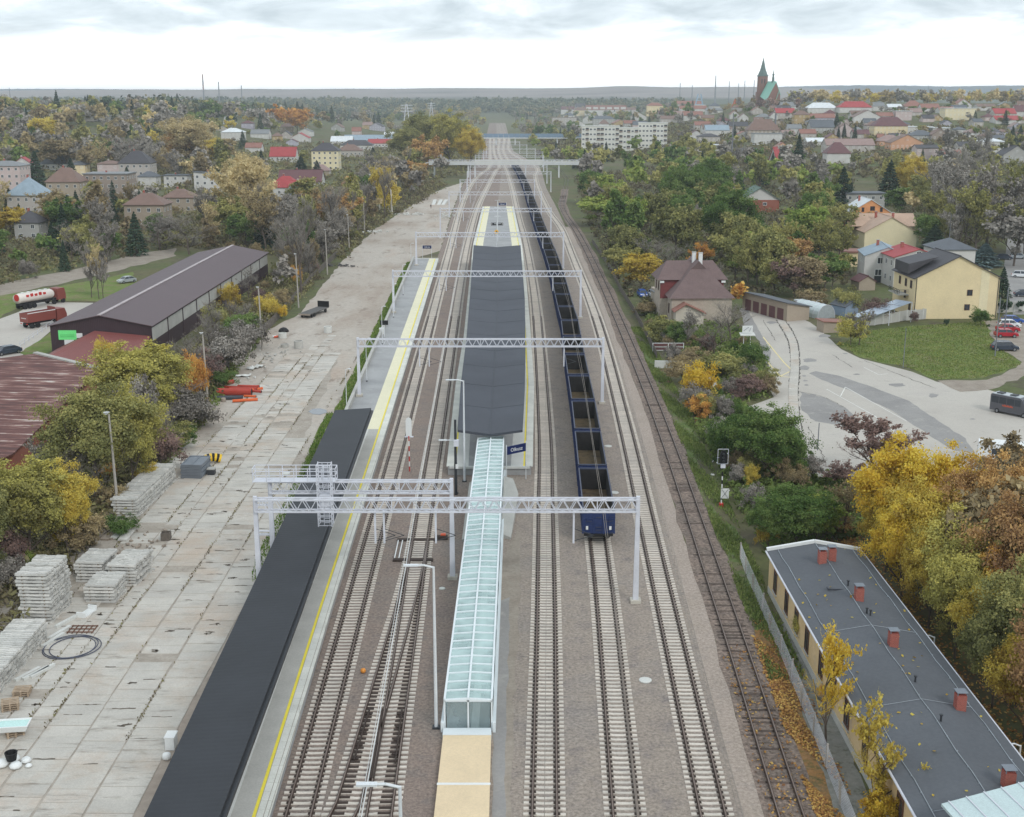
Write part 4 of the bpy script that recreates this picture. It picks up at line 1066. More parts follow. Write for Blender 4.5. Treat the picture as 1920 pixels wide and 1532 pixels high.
for i, v in enumerate((452, 436, 418, 402)):
    p = G(933, v, 1.1); t = thing('island_lamp', '%s white twin lamp column on the far open end of the island' % ORDW[i], 'lamp post', p, 0, 'twin lamps of the island platform')
    mb = MB(); mb.tube((0,0,0), (0,0,5.2), .14, 8, .12); mb.build('pole', m_pole_w, t)
    for s_ in (-1, 1):
        mb = MB(); mb.box(min(0, s_*1.0), max(0, s_*1.0), -.12, .12, 5.1, 5.2); mb.build('lamp_head', m_pole_w, t)
p = G(932, 440, 1.1); t = thing('display_board', 'pair of black departure displays over the far island platform', 'display', (p.x, p.y, 1.1))
mb = MB(); mb.tube((0,0,0), (0,0,3.8), .1, 8); mb.build('pole', m_pole_w, t)
for s_ in (-1, 1):
    mb = MB(); mb.box(min(s_*.25, s_*1.9), max(s_*.25, s_*1.9), -.15, .15, 2.9, 3.7); mb.build('screen', m_black, t)
    mb = MB(); mb.cb(s_*1.65, -.17, 3.2, .28, .03, .28); mb.build('clock_face', m_white, t)
p = G(931, 463, 1.1); t = thing('round_sign', 'round yellow sign at the far edge of the island canopy', 'sign', (p.x, p.y, 1.1))
mb = MB(); mb.tube((0,0,0), (0,0,4.3), .05, 6); mb.build('pole', m_pole_w, t)
mb = MB(); mb.tube((0,-.06,4.3), (0,-.02,4.3), .6, 16); mb.build('disc', mat('amber sign', S(240,184,64), 0.5), t)
mb = MB(); mb.tube((0,-.08,4.3), (0,-.065,4.3), .22, 12); mb.build('symbol', m_black, t)
def name_sign(label, p, rz, w, zb, legs=True):
    t = thing('station_sign', label, 'sign', p, rz, 'navy station name signs')
    for x in (-w/2, w/2):
        mb = MB(); mb.tube((x,0,0), (x,0,zb + w*.42), .05, 8); mb.build('post', m_pole_w, t)
    mb = MB(); mb.box(-w/2 + .06, w/2 - .06, -.05, .05, zb, zb + w*.34); bd = mb.build('board', m_navy, t)
    me = text_mesh('Olkusz', w * .22, m_white, .006)
    inst(me, 'lettering', bd, (0, -.06, zb + w*.165), rot=(RAD(90), 0, 0))
name_sign('slanting navy Olkusz name sign at the near end of the island', G(968, 903), RAD(38), 2.8, 3.4)
name_sign('navy Olkusz name sign at the far end of the left platform', G(801, 484, 0), 0, 2.5, 2.6)
name_sign('small navy Olkusz name sign beyond the far end of the island', G(942, 398), 0, 2.9, 2.6)
# signals
p = G(768, 884); t = thing('light_signal', 'white backed light signal on a red and white mast between the left tracks', 'signal', p)
for k in range(7):
    mb = MB(); mb.tube((0,0,k*.62), (0,0,(k+1)*.62), .07, 8); mb.build('mast_band', m_red if k % 2 == 0 else m_white, t)
h = zfor(p, 783); mb = MB()
prof = [(-.34, 4.3), (.34, 4.3), (.34, h-.35), (.22, h-.08), (0, h), (-.22, h-.08), (-.34, h-.35)]
mb.add([(x, -.06, z) for x, z in prof] + [(x, .06, z) for x, z in prof], [tuple(range(7)), tuple(range(13, 6, -1))] + [((i+1) % 7, i, i+7, (i+1) % 7 + 7) for i in range(7)]); mb.build('back_board', m_white, t)
mb = MB(); mb.box(-.5, .5, .1, .5, 4.1, 4.16); mb.build('step', m_galv, t)
p = G(1352, 950); t = thing('light_signal', 'black light signal on a white and black mast right of the old track', 'signal', p)
hh = zfor(p, 843)
for k in range(8):
    mb = MB(); mb.tube((0,0,.35 + k*.44), (0,0,.35 + (k+1)*.44), .07, 8); mb.build('mast_band', m_white if k % 2 == 0 else m_black, t)
mb = MB(); mb.cb(0,0,0,.4,.4,.4); mb.build('red_foot', m_red, t)
prof = [(-.42, hh-1.5), (.42, hh-1.5), (.42, hh-.7), (.2, hh-.1), (-.2, hh-.1), (-.42, hh-.7)]
mb = MB(); mb.add([(x, -.12, z) for x, z in prof] + [(x, .06, z) for x, z in prof], [tuple(range(6)), tuple(range(11, 5, -1))] + [((i+1) % 6, i, i+6, (i+1) % 6 + 6) for i in range(6)]); mb.build('back_board', m_black, t)
for z in (hh-.45, hh-.85, hh-1.25):
    mb = MB(); mb.tube((0,-.13,z), (0,-.34,z), .13, 10); mb.build('lamp_hood', m_steel_dk, t)
mb = MB()
for a, b in (((-.5,.1,hh-1.6),(.5,.1,hh-1.6)), ((-.55,.15,hh-1.6),(-.55,.15,hh)), ((.55,.15,hh-1.6),(.55,.15,hh)), ((-.55,.15,hh),(.55,.15,hh)), ((-.55,.7,hh-1.1),(.55,.7,hh-1.1)), ((.55,.15,hh-.6),(.55,.7,hh-.6)), ((-.55,.15,hh-1.6),(-.55,.7,hh-1.6))): mb.beam(a, b, .05)
mb.build('service_cage', m_galv, t)
mb = MB(); mb.cb(0, -.1, hh-2.0, .5, .2, .4); mb.build('lower_lamp', m_galv, t)
mb = MB(); mb.box(-.1, .75, -.1, -.06, .95, 2.05); b_ = mb.build('cross_board', m_white, t)
mb = MB(); mb.beam((-.02, -.115, 1.0), (.67, -.115, 2.0), .1, .02); mb.beam((-.02, -.117, 2.0), (.67, -.117, 1.0), .1, .02); mb.build('black_cross', m_black, b_)
p = G(855, 928); t = thing('equipment_pole', 'grey steel pole with boxes at the near end of the island platform', 'pole', p)
h = zfor(p, 787); mb = MB(); mb.tube((0,0,0), (0,0,h), .17, 8, .13); mb.build('pole', m_steel_dk, t)
mb = MB(); mb.cb(.1, -.2, h*.66, .55, .5, .7); mb.build('speaker_box', m_galv, t)
mb = MB(); mb.cb(.15, -.25, h*.36, .3, .1, .5); mb.build('plate', m_white, t)
p = G(872, 700); a, b = G(818, 628, 9.0), G(848, 790, 7.5)
# covers, ball, cabinets
mb = MB(); mb.lathe([(.48, 0), (.48, .06), (.4, .09)], 16); me_cov = mb.mesh('manhole_cover', m_conc_lt)
for u, v, lb in ((1152,924,'white round manhole cover right of the nearest wagon'), (1140,837,'white round manhole cover right of the second wagon'), (1210,1276,'white round manhole cover right of the empty track'), (758,924,'white round manhole cover between the left tracks'), (829,1104,'small pale manhole cover left of the glass ramp')):
    o = inst(me_cov, 'manhole_cover', None, G(u, v, .03), 0, (.6,.6,1) if u == 829 else None); tag(o, lb, 'manhole cover', 'pale round manhole covers')
mb = MB(); mb.lathe([(.02, 0), (.16, .05), (.22, .2), (.16, .35), (.02, .4)], 12); o = mb.build('marker_ball', mat('amber ball', S(214,140,60), 0.4), smooth=True, loc=G(681, 1262, .02)); tag(o, 'small orange marker ball beside the turnout', 'marker')
p = G(722, 638, 1.1); o = MB().cb(0,0,0,.8,.5,2.1); o.cb(0,0,2.1,.9,.6,.08); ob = o.build('cabinet', m_white, loc=(p.x - 1.2, p.y + 6, 0)); tag(ob, 'white cabinet on the grass behind the left platform', 'cabinet')
p = G(721, 632, 1.1); t = thing('display_board', 'small dark display on a post on the left platform', 'display', (p.x, p.y, 1.1))
mb = MB(); mb.tube((0,0,0), (0,0,3), .07, 8); mb.build('pole', m_pole_w, t)
mb = MB(); mb.box(-.7, .7, -.12, .12, 2.2, 3.0); mb.build('screen', m_black, t)

# ================================================================ STACKED SLEEPERS
ss = MB(); ss.add([(-1.3,-.14,0),(1.3,-.14,0),(1.3,.14,0),(-1.3,.14,0),(-1.3,-.11,.2),(-.5,-.11,.22),(-.35,-.11,.17),(.35,-.11,.17),(.5,-.11,.22),(1.3,-.11,.2),(1.3,.11,.2),(.5,.11,.22),(.35,.11,.17),(-.35,.11,.17),(-.5,.11,.22),(-1.3,.11,.2)],
       [(0,1,9,8,7,6,5,4),(3,15,14,13,12,11,10,2),(0,4,15,3),(1,2,10,9),(4,5,14,15),(5,6,13,14),(6,7,12,13),(7,8,11,12),(8,9,10,11),(3,2,1,0)])
me_ss = ss.mesh('stacked_sleeper', m_sleeper_pile)
m_lath = mat('timber lath', S(120,104,86), 0.9)
def stack(where, x, y, rows, layers, rz=0.0, jit=.065, col=None):
    rg = random.Random(int(x * 13 + y)); pit, hh = .34, .30
    rest = MB(); co, si = math.cos(rz), math.sin(rz)
    for k in range(layers):
        shift = rg.uniform(-jit, jit) * 2
        for r in range(rows):
            if k == layers - 1 and rg.random() < .06 and 0 < r: continue
            lx, ly = shift + rg.uniform(-jit, jit), r * pit + rg.uniform(-.02, .02)
            w = (x + lx * co - ly * si, y + lx * si + ly * co, .05 + k * hh)
            if k == layers - 1 or r == 0:
                o = inst(me_ss, 'stacked_sleeper', None, w, rz + rg.uniform(-.012, .012))
                if r == 0 and k < layers - 1: tag(o, '%s sleeper up the near face of the %s' % (ordinal(k + 1), where), 'sleeper', 'sleepers in the ' + where)
                else: tag(o, '%s sleeper from near end, top of the %s' % (ordinal(r + 1), where), 'sleeper', 'sleepers in the ' + where)
            else:
                M4 = Matrix.Translation(w) @ Matrix.Rotation(rz, 4, 'Z'); rest.add([M4 @ Vector(q) for q in ss.v], ss.f)
    o = rest.build('stacked_sleepers', m_sleeper_pile); tag(o, 'concrete sleepers inside the ' + where, 'sleepers', None, 'stuff')
    mb = MB()
    for k in range(1, layers):
        for lx in (-.85, .85):
            a, b = (x + lx*co, y + lx*si), (x + lx*co - rows*pit*si, y + lx*si + rows*pit*co)
            mb.beam((a[0], a[1]-.2, .05 + k*hh - .04), (b[0], b[1], .05 + k*hh - .04), .08, .07)
    o = mb.build('timber_laths', m_lath); tag(o, 'timber laths between the layers of the ' + where, 'laths', None, 'stuff')
stack('tall sleeper stack by the bushes', -39.5, 94.3, 13, 15, -.04)
stack('long white stack by the lamp post', -40.3 , 121.0, 38, 7, -.05)
stack('stack behind the tall one', -38.0, 103.2, 10, 7, -.06)
stack('low stack beside the tall one', -35.6, 98.6, 9, 6, -.03)
stack('uneven stack behind the low one', -35.0, 102.4, 12, 7, -.10, .12)
stack('long low stack at the left edge', -38.6, 74.5, 50, 6, .01)
# other things lying in the yard
m_frame_grey = mat('grey panel frame', S(120,126,134), 0.5, 0.1)
p = G(347, 898)
for k in range(9):  # stacked grey framed panels
    mb = MB(); w, d = 2.3, 3.6
    for a, b in (((-w/2,0,0),(w/2,0,0)), ((-w/2,d,0),(w/2,d,0)), ((-w/2,0,0),(-w/2,d,0)), ((w/2,0,0),(w/2,d,0)), ((0,0,0),(0,d,0))): mb.beam(Vector(a)+Vector((0,0,.08)), Vector(b)+Vector((0,0,.08)), .12, .14)
    mb.box(-w/2, w/2, .02, d - .02, .03, .07)
    o = mb.build('framed_panel', m_frame_grey, loc=(p.x + .7 + .05 * (k % 3), p.y, .05 + k * .19), rz=-.05); tag(o, '%s grey framed section up the pile beyond the long sleeper stack' % ordinal(k + 1), 'fence section', 'pile of grey framed sections')
p = G(398, 868); t = thing('striped_barrier', 'yellow and black striped barrier lying beside the grey panels', 'barrier', p, RAD(25))
m_yb = mat('warning yellow', S(232,190,50), 0.5)
for k in range(8):
    mb = MB(); a0, a1 = k / 8, (k + 1) / 8
    mb.tube((-1 + 2*a0, -.3*a0, .5 + .25*math.sin(a0*3.1)), (-1 + 2*a1, -.3*a1, .5 + .25*math.sin(a1*3.1)), .5, 10); mb.build('stripe', m_yb if k % 2 else m_black, t)
p = G(397, 890); t = thing('junction_box', 'small grey box beside the striped barrier', 'box', p)
mb = MB(); mb.cb(0,0,0,.8,.8,.7); mb.build('body', m_steel_dk, t); mb = MB(); mb.cb(0,0,.7,.9,.9,.12); mb.build('lid', m_conc, t)
m_slab_br = mat('brownish slab', S(150,138,126), 0.9, .15, 1)
for i, (u, v, c) in enumerate(((172,1008,m_slab_br),(186,1006,m_slab_br),(206,1006,m_slab_br),(221,1004,m_conc_lt),(237,1008,m_sleeper_pile))):
    p = G(u, v); mb = MB(); mb.box(-.45, .45, -1.2, 1.3, 0, .16)
    o = mb.build('loose_slab', c, loc=(p.x, p.y, .05 + .03 * i)); o.rotation_euler = (RAD(4), RAD(-3 + i), RAD(-18 + 4 * i)); tag(o, '%s of five loose slabs lying together near the bushes' % ['leftmost','second from left','middle','second from right, palest','rightmost'][i], 'slab', 'loose slabs near the bushes')
p = G(156, 1010); mb = MB(); rg = random.Random(5)
for i in range(7):
    for j in range(4): mb.v.append((i*.35 - 1, j*.3 - .4, .05 + rg.uniform(0, .35)))
for i in range(6):
    for j in range(3): mb.f.append((i*4+j, (i+1)*4+j, (i+1)*4+j+1, i*4+j+1)); mb.m.append(0)
o = mb.build('tarpaulin', mat('blue tarpaulin', S(70,120,176), 0.5, .15, 2), loc=(p.x, p.y, .03)); tag(o, 'crumpled blue tarpaulin left of the loose slabs', 'tarpaulin')
p = G(312, 1012); t = thing('crate', 'small dark crate alone on the slab yard', 'crate', p, .1)
m_crate = mat('weathered dark timber', S(104,96,88), 0.9, .2, 3)
for a in ((-.45,.45,-.45,-.38,0,.8), (-.45,.45,.38,.45,0,.8), (-.45,-.38,-.38,.38,0,.8), (.38,.45,-.38,.38,0,.8)): mb = MB(); mb.box(*a); mb.build('side', m_crate, t)
mb = MB(); mb.box(-.38,.38,-.38,.38,.02,.08); mb.build('bottom', m_crate, t)
p = G(163, 1152); mb = MB()
mb.extr([(-.9,0),(.9,0),(.9,.45),(.75,.45),(.75,.12),(-.75,.12),(-.75,.45),(-.9,.45)], -.4, .4)
o = mb.build('trough', m_white, loc=(p.x, p.y, .06), rz=RAD(-15)); tag(o, 'white angled trough in front of the low sleeper stack', 'trough')
p = G(130, 1216); mb = MB(); n = 28
for rr_, dx, z in ((2.0, 0, .08), (2.05, .15, .2), (1.95, .5, .14)):
    for i in range(n):
        a, b = 2*math.pi*i/n, 2*math.pi*(i+1)/n
        mb.tube((dx + rr_*math.cos(a), 1.3*rr_*math.sin(a)*.8, z), (dx + rr_*math.cos(b), 1.3*rr_*math.sin(b)*.8, z), .04, 6, cap=False)
o = mb.build('hose_coil', mat('blue black hose', S(78,82,98), 0.5), loc=p); tag(o, 'big loose coil of dark blue hose on the yard', 'hose')
p = G(155, 1182); mb = MB()
for i in range(6): mb.beam((-1+i*.4, -.8, .1), (-1+i*.4, .8, .1), .07)
for j in (-.6, 0, .6): mb.beam((-1.1, j, .14), (1.1, j, .14), .07)
o = mb.build('steel_grid', mat('rusty steel', S(110,78,62), 0.8), loc=p); tag(o, 'rusty steel grid lying behind the hose coil', 'grid')
for i, (u, v, rz) in enumerate(((52,1268,-.45),(68,1266,-.5),(80,1262,-.42))):
    p = G(u, v); mb = MB(); mb.box(-.14,.14,-1.2,1.2,0,.24); o = mb.build('concrete_beam', m_conc_lt, loc=(p.x,p.y,.05), rz=rz); tag(o, ['left','middle','right'][i] + ' of three concrete beams in front of the hose coil', 'beam', 'loose concrete beams')
for i, (u, v) in enumerate(((126,1168),(112,1190),(100,1204))):
    p = G(u, v); mb = MB(); mb.box(-.15,.15,-1.3,1.3,0,.25); o = mb.build('concrete_beam', m_conc_lt, loc=(p.x,p.y,.05), rz=-.4 + .05*i); tag(o, ['far','middle','near'][i] + ' concrete beam leaning along the tall sleeper stack', 'beam', 'concrete beams beside the tall stack')
m_pallet = mat('pallet wood', S(176,156,134), 0.9, .15, 3)
for i, (u, v, h, lb) in enumerate(((42,1303,3,'leaning pale pallet near the left edge'), (20,1330,4,'brownish pallet pile at the left edge'), (28,1378,3,'pallet under the white tub'))):
    p = G(u, v); t = thing('pallet', lb, 'pallet', (p.x,p.y,.05), .15 + i * .2, 'pallets at the left edge')
    for k in range(h):
        z = k * .16
        for j in range(5): mb = MB(); mb.box(-.6, .6, -.5 + j*.23, -.38 + j*.23, z + .1, z + .13); mb.build('board', m_pallet, t)
        for x in (-.5, 0, .5): mb = MB(); mb.box(x-.05, x+.05, -.5, .54, z, z + .1); mb.build('block', m_pallet, t)
p = G(26, 1368, .5); t = thing('bath_tub', 'white tub with pale green water on a pallet', 'tub', (p.x, p.y, .56), .12)
mb = MB(); mb.add([(-.9,-.5,0),(.9,-.5,0),(.9,.5,0),(-.9,.5,0),(-1.1,-.65,.45),(1.1,-.65,.45),(1.1,.65,.45),(-1.1,.65,.45),(-1.0,-.55,.45),(1.0,-.55,.45),(1.0,.55,.45),(-1.0,.55,.45),(-.85,-.45,.1),(.85,-.45,.1),(.85,.45,.1),(-.85,.45,.1)],
   [(3,2,1,0),(0,1,5,4),(1,2,6,5),(2,3,7,6),(3,0,4,7),(4,5,9,8),(5,6,10,9),(6,7,11,10),(7,4,8,11),(8,9,13,12),(9,10,14,13),(10,11,15,14),(11,8,12,15),(12,13,14,15)]); mb.build('tub', m_white, t)
mb = MB(); mb.box(-.96,.96,-.52,.52,.33,.36); mb.build('water', mat('pale green water', S(186,220,214), 0.1, .03), t)
p = G(18, 1438); t = thing('bag_pile', 'white sacks heaped round a dark bucket at the left edge', 'sacks', (p.x, p.y, .05))
for i, (x, y, s_) in enumerate(((-.5,0,.8),(.5,-.2,.7),(.9,.5,.6),(0,.6,.8),(-.9,-.6,.5),(1.3,-.1,.4))):
    mb = MB(); mb.lathe([(.1,0),(.55*s_,.08),(.6*s_,.3*s_),(.35*s_,.55*s_),(.05,.6*s_)], 9); mb.build('sack', m_white, t, True, (x, y, 0))
mb = MB(); mb.lathe([(.3,.35),(.42,.9),(.36,.9),(.25,.5)], 12); mb.build('bucket', m_black, t, False, (.1,.2,0))
# pipes beside the second lamp post
m_pipe_r = mat('red brown plastic pipe', S(170,62,48), 0.5, .08); m_pipe_o = mat('orange plastic pipe', S(214,100,50), 0.5, .06); m_pipe_d = mat('dark plastic pipe', S(66,70,78), 0.5)
def pipe(label, u0, v0, u1, v1, r, m, z=0.0):
    a, b = G(u0, v0), G(u1, v1); a.z = b.z = z + r + .03; t = thing('pipe', label, 'pipe', ((a+b)/2)*1.0, 0, 'plastic pipes beside the lamp post')
    c = t.location; mb = MB(); mb.tube(a - c, b - c, r, 12); mb.build('tube', m, t)
    d = (b - a).normalized(); mb = MB(); mb.tube(b - c - d*.25, b - c + d*.02, r*1.12, 12); mb.build('collar', m, t)
    mb = MB(); mb.tube(b - c + d*.021, b - c + d*.03, r*.9, 12); mb.build('bore', m_black, t)
pipe('big red pipe in front of the pipe heap', 408, 741, 472, 742, .52, m_pipe_r)
pipe('dark pipe under the big red pipe', 402, 750, 455, 749, .28, m_pipe_d)
pipe('long orange pipe nearest in the pipe heap', 436, 755, 483, 752, .22, m_pipe_o)
pipe('red pipe behind the big red one', 430, 732, 482, 733, .26, m_pipe_r)
pipe('second red pipe behind the big red one', 446, 727, 486, 728, .22, m_pipe_r)
pipe('thin red pipe at the back of the heap', 406, 728, 450, 729, .2, m_pipe_r)
pipe('short orange pipe at the right of the heap', 470, 734, 492, 731, .2, m_pipe_o)
pipe('orange pipe leaning at the back left', 408, 722, 436, 712, .18, m_pipe_o, .3)
pipe('short red pipe end at the back', 425, 722, 437, 719, .3, m_pipe_r)
pipe('red pipe resting across the heap', 452, 738, 490, 741, .2, m_pipe_r, .3)
pipe('short orange pipe under the red ones', 458, 745, 480, 746, .18, m_pipe_o)
p = G(419, 753); mb = MB(); mb.lathe([(.3,0),(.36,.1),(.36,.5),(.28,.55)], 12); o = mb.build('drum', m_slab_br, loc=p); tag(o, 'small brown drum left of the orange pipe', 'drum')
# concrete rings, tub, trailer
def ring(label, u, v, r, h, m=m_conc):
    p = G(u, v); mb = MB(); mb.lathe([(r,0),(r,h),(r*.82,h),(r*.82,.12),(.05,.12)], 16); o = mb.build('concrete_ring', m, loc=(p.x,p.y,.02), smooth=False); tag(o, label, 'concrete ring', 'concrete well rings on the yard')
ring('pale concrete ring beside the orange scraps', 530, 634, .75, .95, m_conc_lt); ring('grey concrete ring on the slabs, flat one', 534, 651, .7, .55); ring('tall grey concrete ring on the slabs', 560, 653, .8, 1.3); ring('lone pale concrete ring near the trailer', 615, 624, .75, 1.2, m_conc_lt)
p = G(518, 634); t = thing('hydrant_scrap', 'orange and white plastic scraps by the concrete ring', 'scrap', p)
for i, (x, y, z) in enumerate(((0,0,.0),(-.4,.3,0),(.4,.2,0))): mb = MB(); mb.tube((x-.4,y,z+.2), (x+.3,y+.2,z+.3), .18, 8); mb.build('scrap_piece', m_orange if i != 1 else m_white, t)
p = G(532, 622); mb = MB(); mb.lathe([(1.0,0),(.95,.3),(.55,.7),(.1,.85)], 10); o = mb.build('tarp_heap', m_black, loc=p, smooth=True); tag(o, 'black covered heap behind the pale concrete ring', 'heap')
p = G(571, 597); t = thing('flatbed_trailer', 'empty dark flatbed trailer on the yard', 'trailer', p, RAD(-16))
m_trl = mat('dark trailer deck', S(92,90,88), 0.8, .15, 2)
mb = MB(); mb.box(-1.25,1.25,0,9.0,.75,.92); mb.build('deck', m_trl, t)
mb = MB(); mb.box(-1.25,1.25,8.95,9.1,.92,2.1); mb.build('headboard', m_black, t)
mb = MB(); mb.box(-.5,.5,.3,8.8,.5,.75); mb.build('chassis', m_under, t)
mb = MB(); mb.box(-1.25,1.25,-.06,0,.6,.92); mb.build('rear_beam', m_slab_br, t)
for y in (1.2, 2.3, 7.6):
    for s_ in (-1, 1): mb = MB(); mb.tube((s_*.95,y,.42), (s_*1.2,y,.42), .42, 14); mb.build('wheel', m_black, t)
rg = random.Random(4)
for u, v, lb in ((480,690,'crumpled white sheeting at the edge of the slabs'), (452,706,'bent white pipe scrap by the pipe heap')):
    p = G(u, v); mb = MB()
    for i in range(8):
        for j in range(4): mb.v.append((i*.45-1.6, j*.45-.7, .06 + rg.uniform(0,.4)))
    for i in range(7):
        for j in range(3): mb.f.append((i*4+j,(i+1)*4+j,(i+1)*4+j+1,i*4+j+1)); mb.m.append(0)
    o = mb.build('plastic_sheet', m_conc_lt, loc=p, rz=rg.uniform(0,1)); tag(o, lb, 'sheeting')
def rubble(label, u, v, w, d, n, m, smax=.4, name='rubble'):
    p = T(u, v); mb = MB(); r_ = random.Random(u)
    for i in range(n):
        s_ = r_.uniform(.25, 1) * smax; x, y = r_.gauss(0, w/2.5), r_.gauss(0, d/2.5)
        mb.beam((x, y, s_*.4), (x + s_*1.6*r_.uniform(-1,1), y + s_*1.6*r_.uniform(-1,1), s_*.4 + r_.uniform(0,.2)), s_, s_*.6)
    o = mb.build(name, m, loc=p); tag(o, label, 'rubble', None, 'stuff')
rubble('white rubble and pipes beside the far yard', 705, 436, 5, 4, 26, m_conc_lt, .7)
rubble('white rubble by the yellow birch', 768, 404, 7, 8, 30, m_conc_lt, .8)
rubble('pale debris along the track end of the yard', 835, 405, 5, 16, 40, m_conc_lt, .6)
rubble('dark scrap heap at the left yard edge', 640, 500, 4, 4, 30, m_trl, .6)
rubble('white litter beside the pipe heap', 462, 716, 4, 3, 10, m_conc_lt, .35)
rubble('broken concrete around the bushes', 255, 1018, 4, 5, 45, m_slab_br, .3)
rubble('loose stones on the yard edge', 505, 668, 5, 8, 40, m_conc, .35)
rubble('small white litter on the right verge', 1330, 895, 5, 14, 9, m_white, .25)

for i, u in enumerate((812, 822, 830)):
    p = G(u, 384); mb = MB(); mb.extr([(0,0),(14,0),(14,1.1)], -.7, .7); o = mb.build('loading_ramp', m_conc_lt, loc=p, rz=-.03*i); tag(o, '%s of three pale concrete loading ramps at the far yard end' % ('left','middle','right')[i], 'ramp', 'concrete loading ramps')
p = G(322, 1402); mb = MB(); mb.cb(0,0,0,.6,.9,.9); mb.cb(0,0,.9,.7,1.0,.06); o = mb.build('white_cabinet', m_white, loc=(p.x, p.y, .05)); tag(o, 'white cabinet half hidden behind the near canopy edge', 'cabinet')
p = G(313, 1424); mb = MB(); mb.lathe([(.4,0),(.5,.2),(.45,.6),(.2,.75)], 10); o = mb.build('white_sack', m_white, loc=(p.x, p.y, .05), smooth=True); o.scale = (.6,.6,.6); tag(o, 'white sack in front of the cabinet by the canopy', 'sack')
p = G(548, 935, 2); t = thing('street_lamp', 'pale lamp beside the canopy under the signal gantry', 'lamp post', (p.x-.5, p.y, 0))
mb = MB(); mb.tube((0,0,0),(0,0,4.6),.07,8); mb.build('pole', m_white, t); mb = MB(); mb.box(-.35,.35,-.3,.3,4.6,4.8); mb.build('lamp_head', m_conc_lt, t)
def person(label, loc, rz):
    # joints of a standing figure, one continuous skin
    J = {'pel': (0,0,.95,.15,.11), 'wai': (0,0,1.12,.14,.1), 'che': (0,0,1.32,.18,.12), 'nek': (0,0,1.48,.06,.06), 'hea': (0,-.01,1.58,.085,.1), 'top': (0,-.01,1.7,.07,.085)}
    E = [('pel','wai'),('wai','che'),('che','nek'),('nek','hea'),('hea','top')]
    for s_, n in ((-1,'l'),(1,'r')):
        for nm, q in (('sho',(s_*.18,0,1.4,.06,.06)),('elb',(s_*.24,.02,1.13,.045,.045)),('wri',(s_*.25,-.06,.9,.033,.033)),('han',(s_*.25,-.09,.8,.03,.045)),('hip',(s_*.09,0,.88,.09,.09)),('kne',(s_*.1,-.02+s_*.05,.5,.06,.06)),('ank',(s_*.1,.02+s_*.1,.1,.045,.045)),('toe',(s_*.1,-.12+s_*.1,.05,.045,.035))): J[nm+n] = q
        E += [('che','sho'+n),('sho'+n,'elb'+n),('elb'+n,'wri'+n),('wri'+n,'han'+n),('pel','hip'+n),('hip'+n,'kne'+n),('kne'+n,'ank'+n),('ank'+n,'toe'+n)]
    K = list(J); me = bpy.data.meshes.new('person'); me.from_pydata([J[q][:3] for q in K], [(K.index(a), K.index(b)) for a, b in E], [])
    o = bpy.data.objects.new('person', me); COL.objects.link(o); o.modifiers.new('s', 'SKIN'); o.modifiers.new('d', 'SUBSURF').levels = 1
    for i, q in enumerate(K): v = me.skin_vertices[0].data[i]; v.radius = J[q][3:]; v.use_root = q == 'pel'
    m2 = bpy.data.meshes.new_from_object(o.evaluated_get(bpy.context.evaluated_depsgraph_get())); bpy.data.objects.remove(o)
    m2.materials.clear(); m2.materials.append(mat('dark clothing', S(38,38,44), .9)); m2.materials.append(mat('skin', S(190,150,128), .6)); m2.materials.append(mat('dark hair', S(44,36,32), .8))
    for f in m2.polygons:
        c = f.center; f.use_smooth = True
        f.material_index = 2 if c.z > 1.62 or (c.z > 1.54 and c.y > 0) else 1 if c.z > 1.48 or (.7 < c.z < .88 and abs(c.x) > .2) else 0
    tag(inst(m2, 'person', None, loc, rz), label, 'person')
person('person in dark clothes walking on the far yard', G(808, 391), RAD(160))
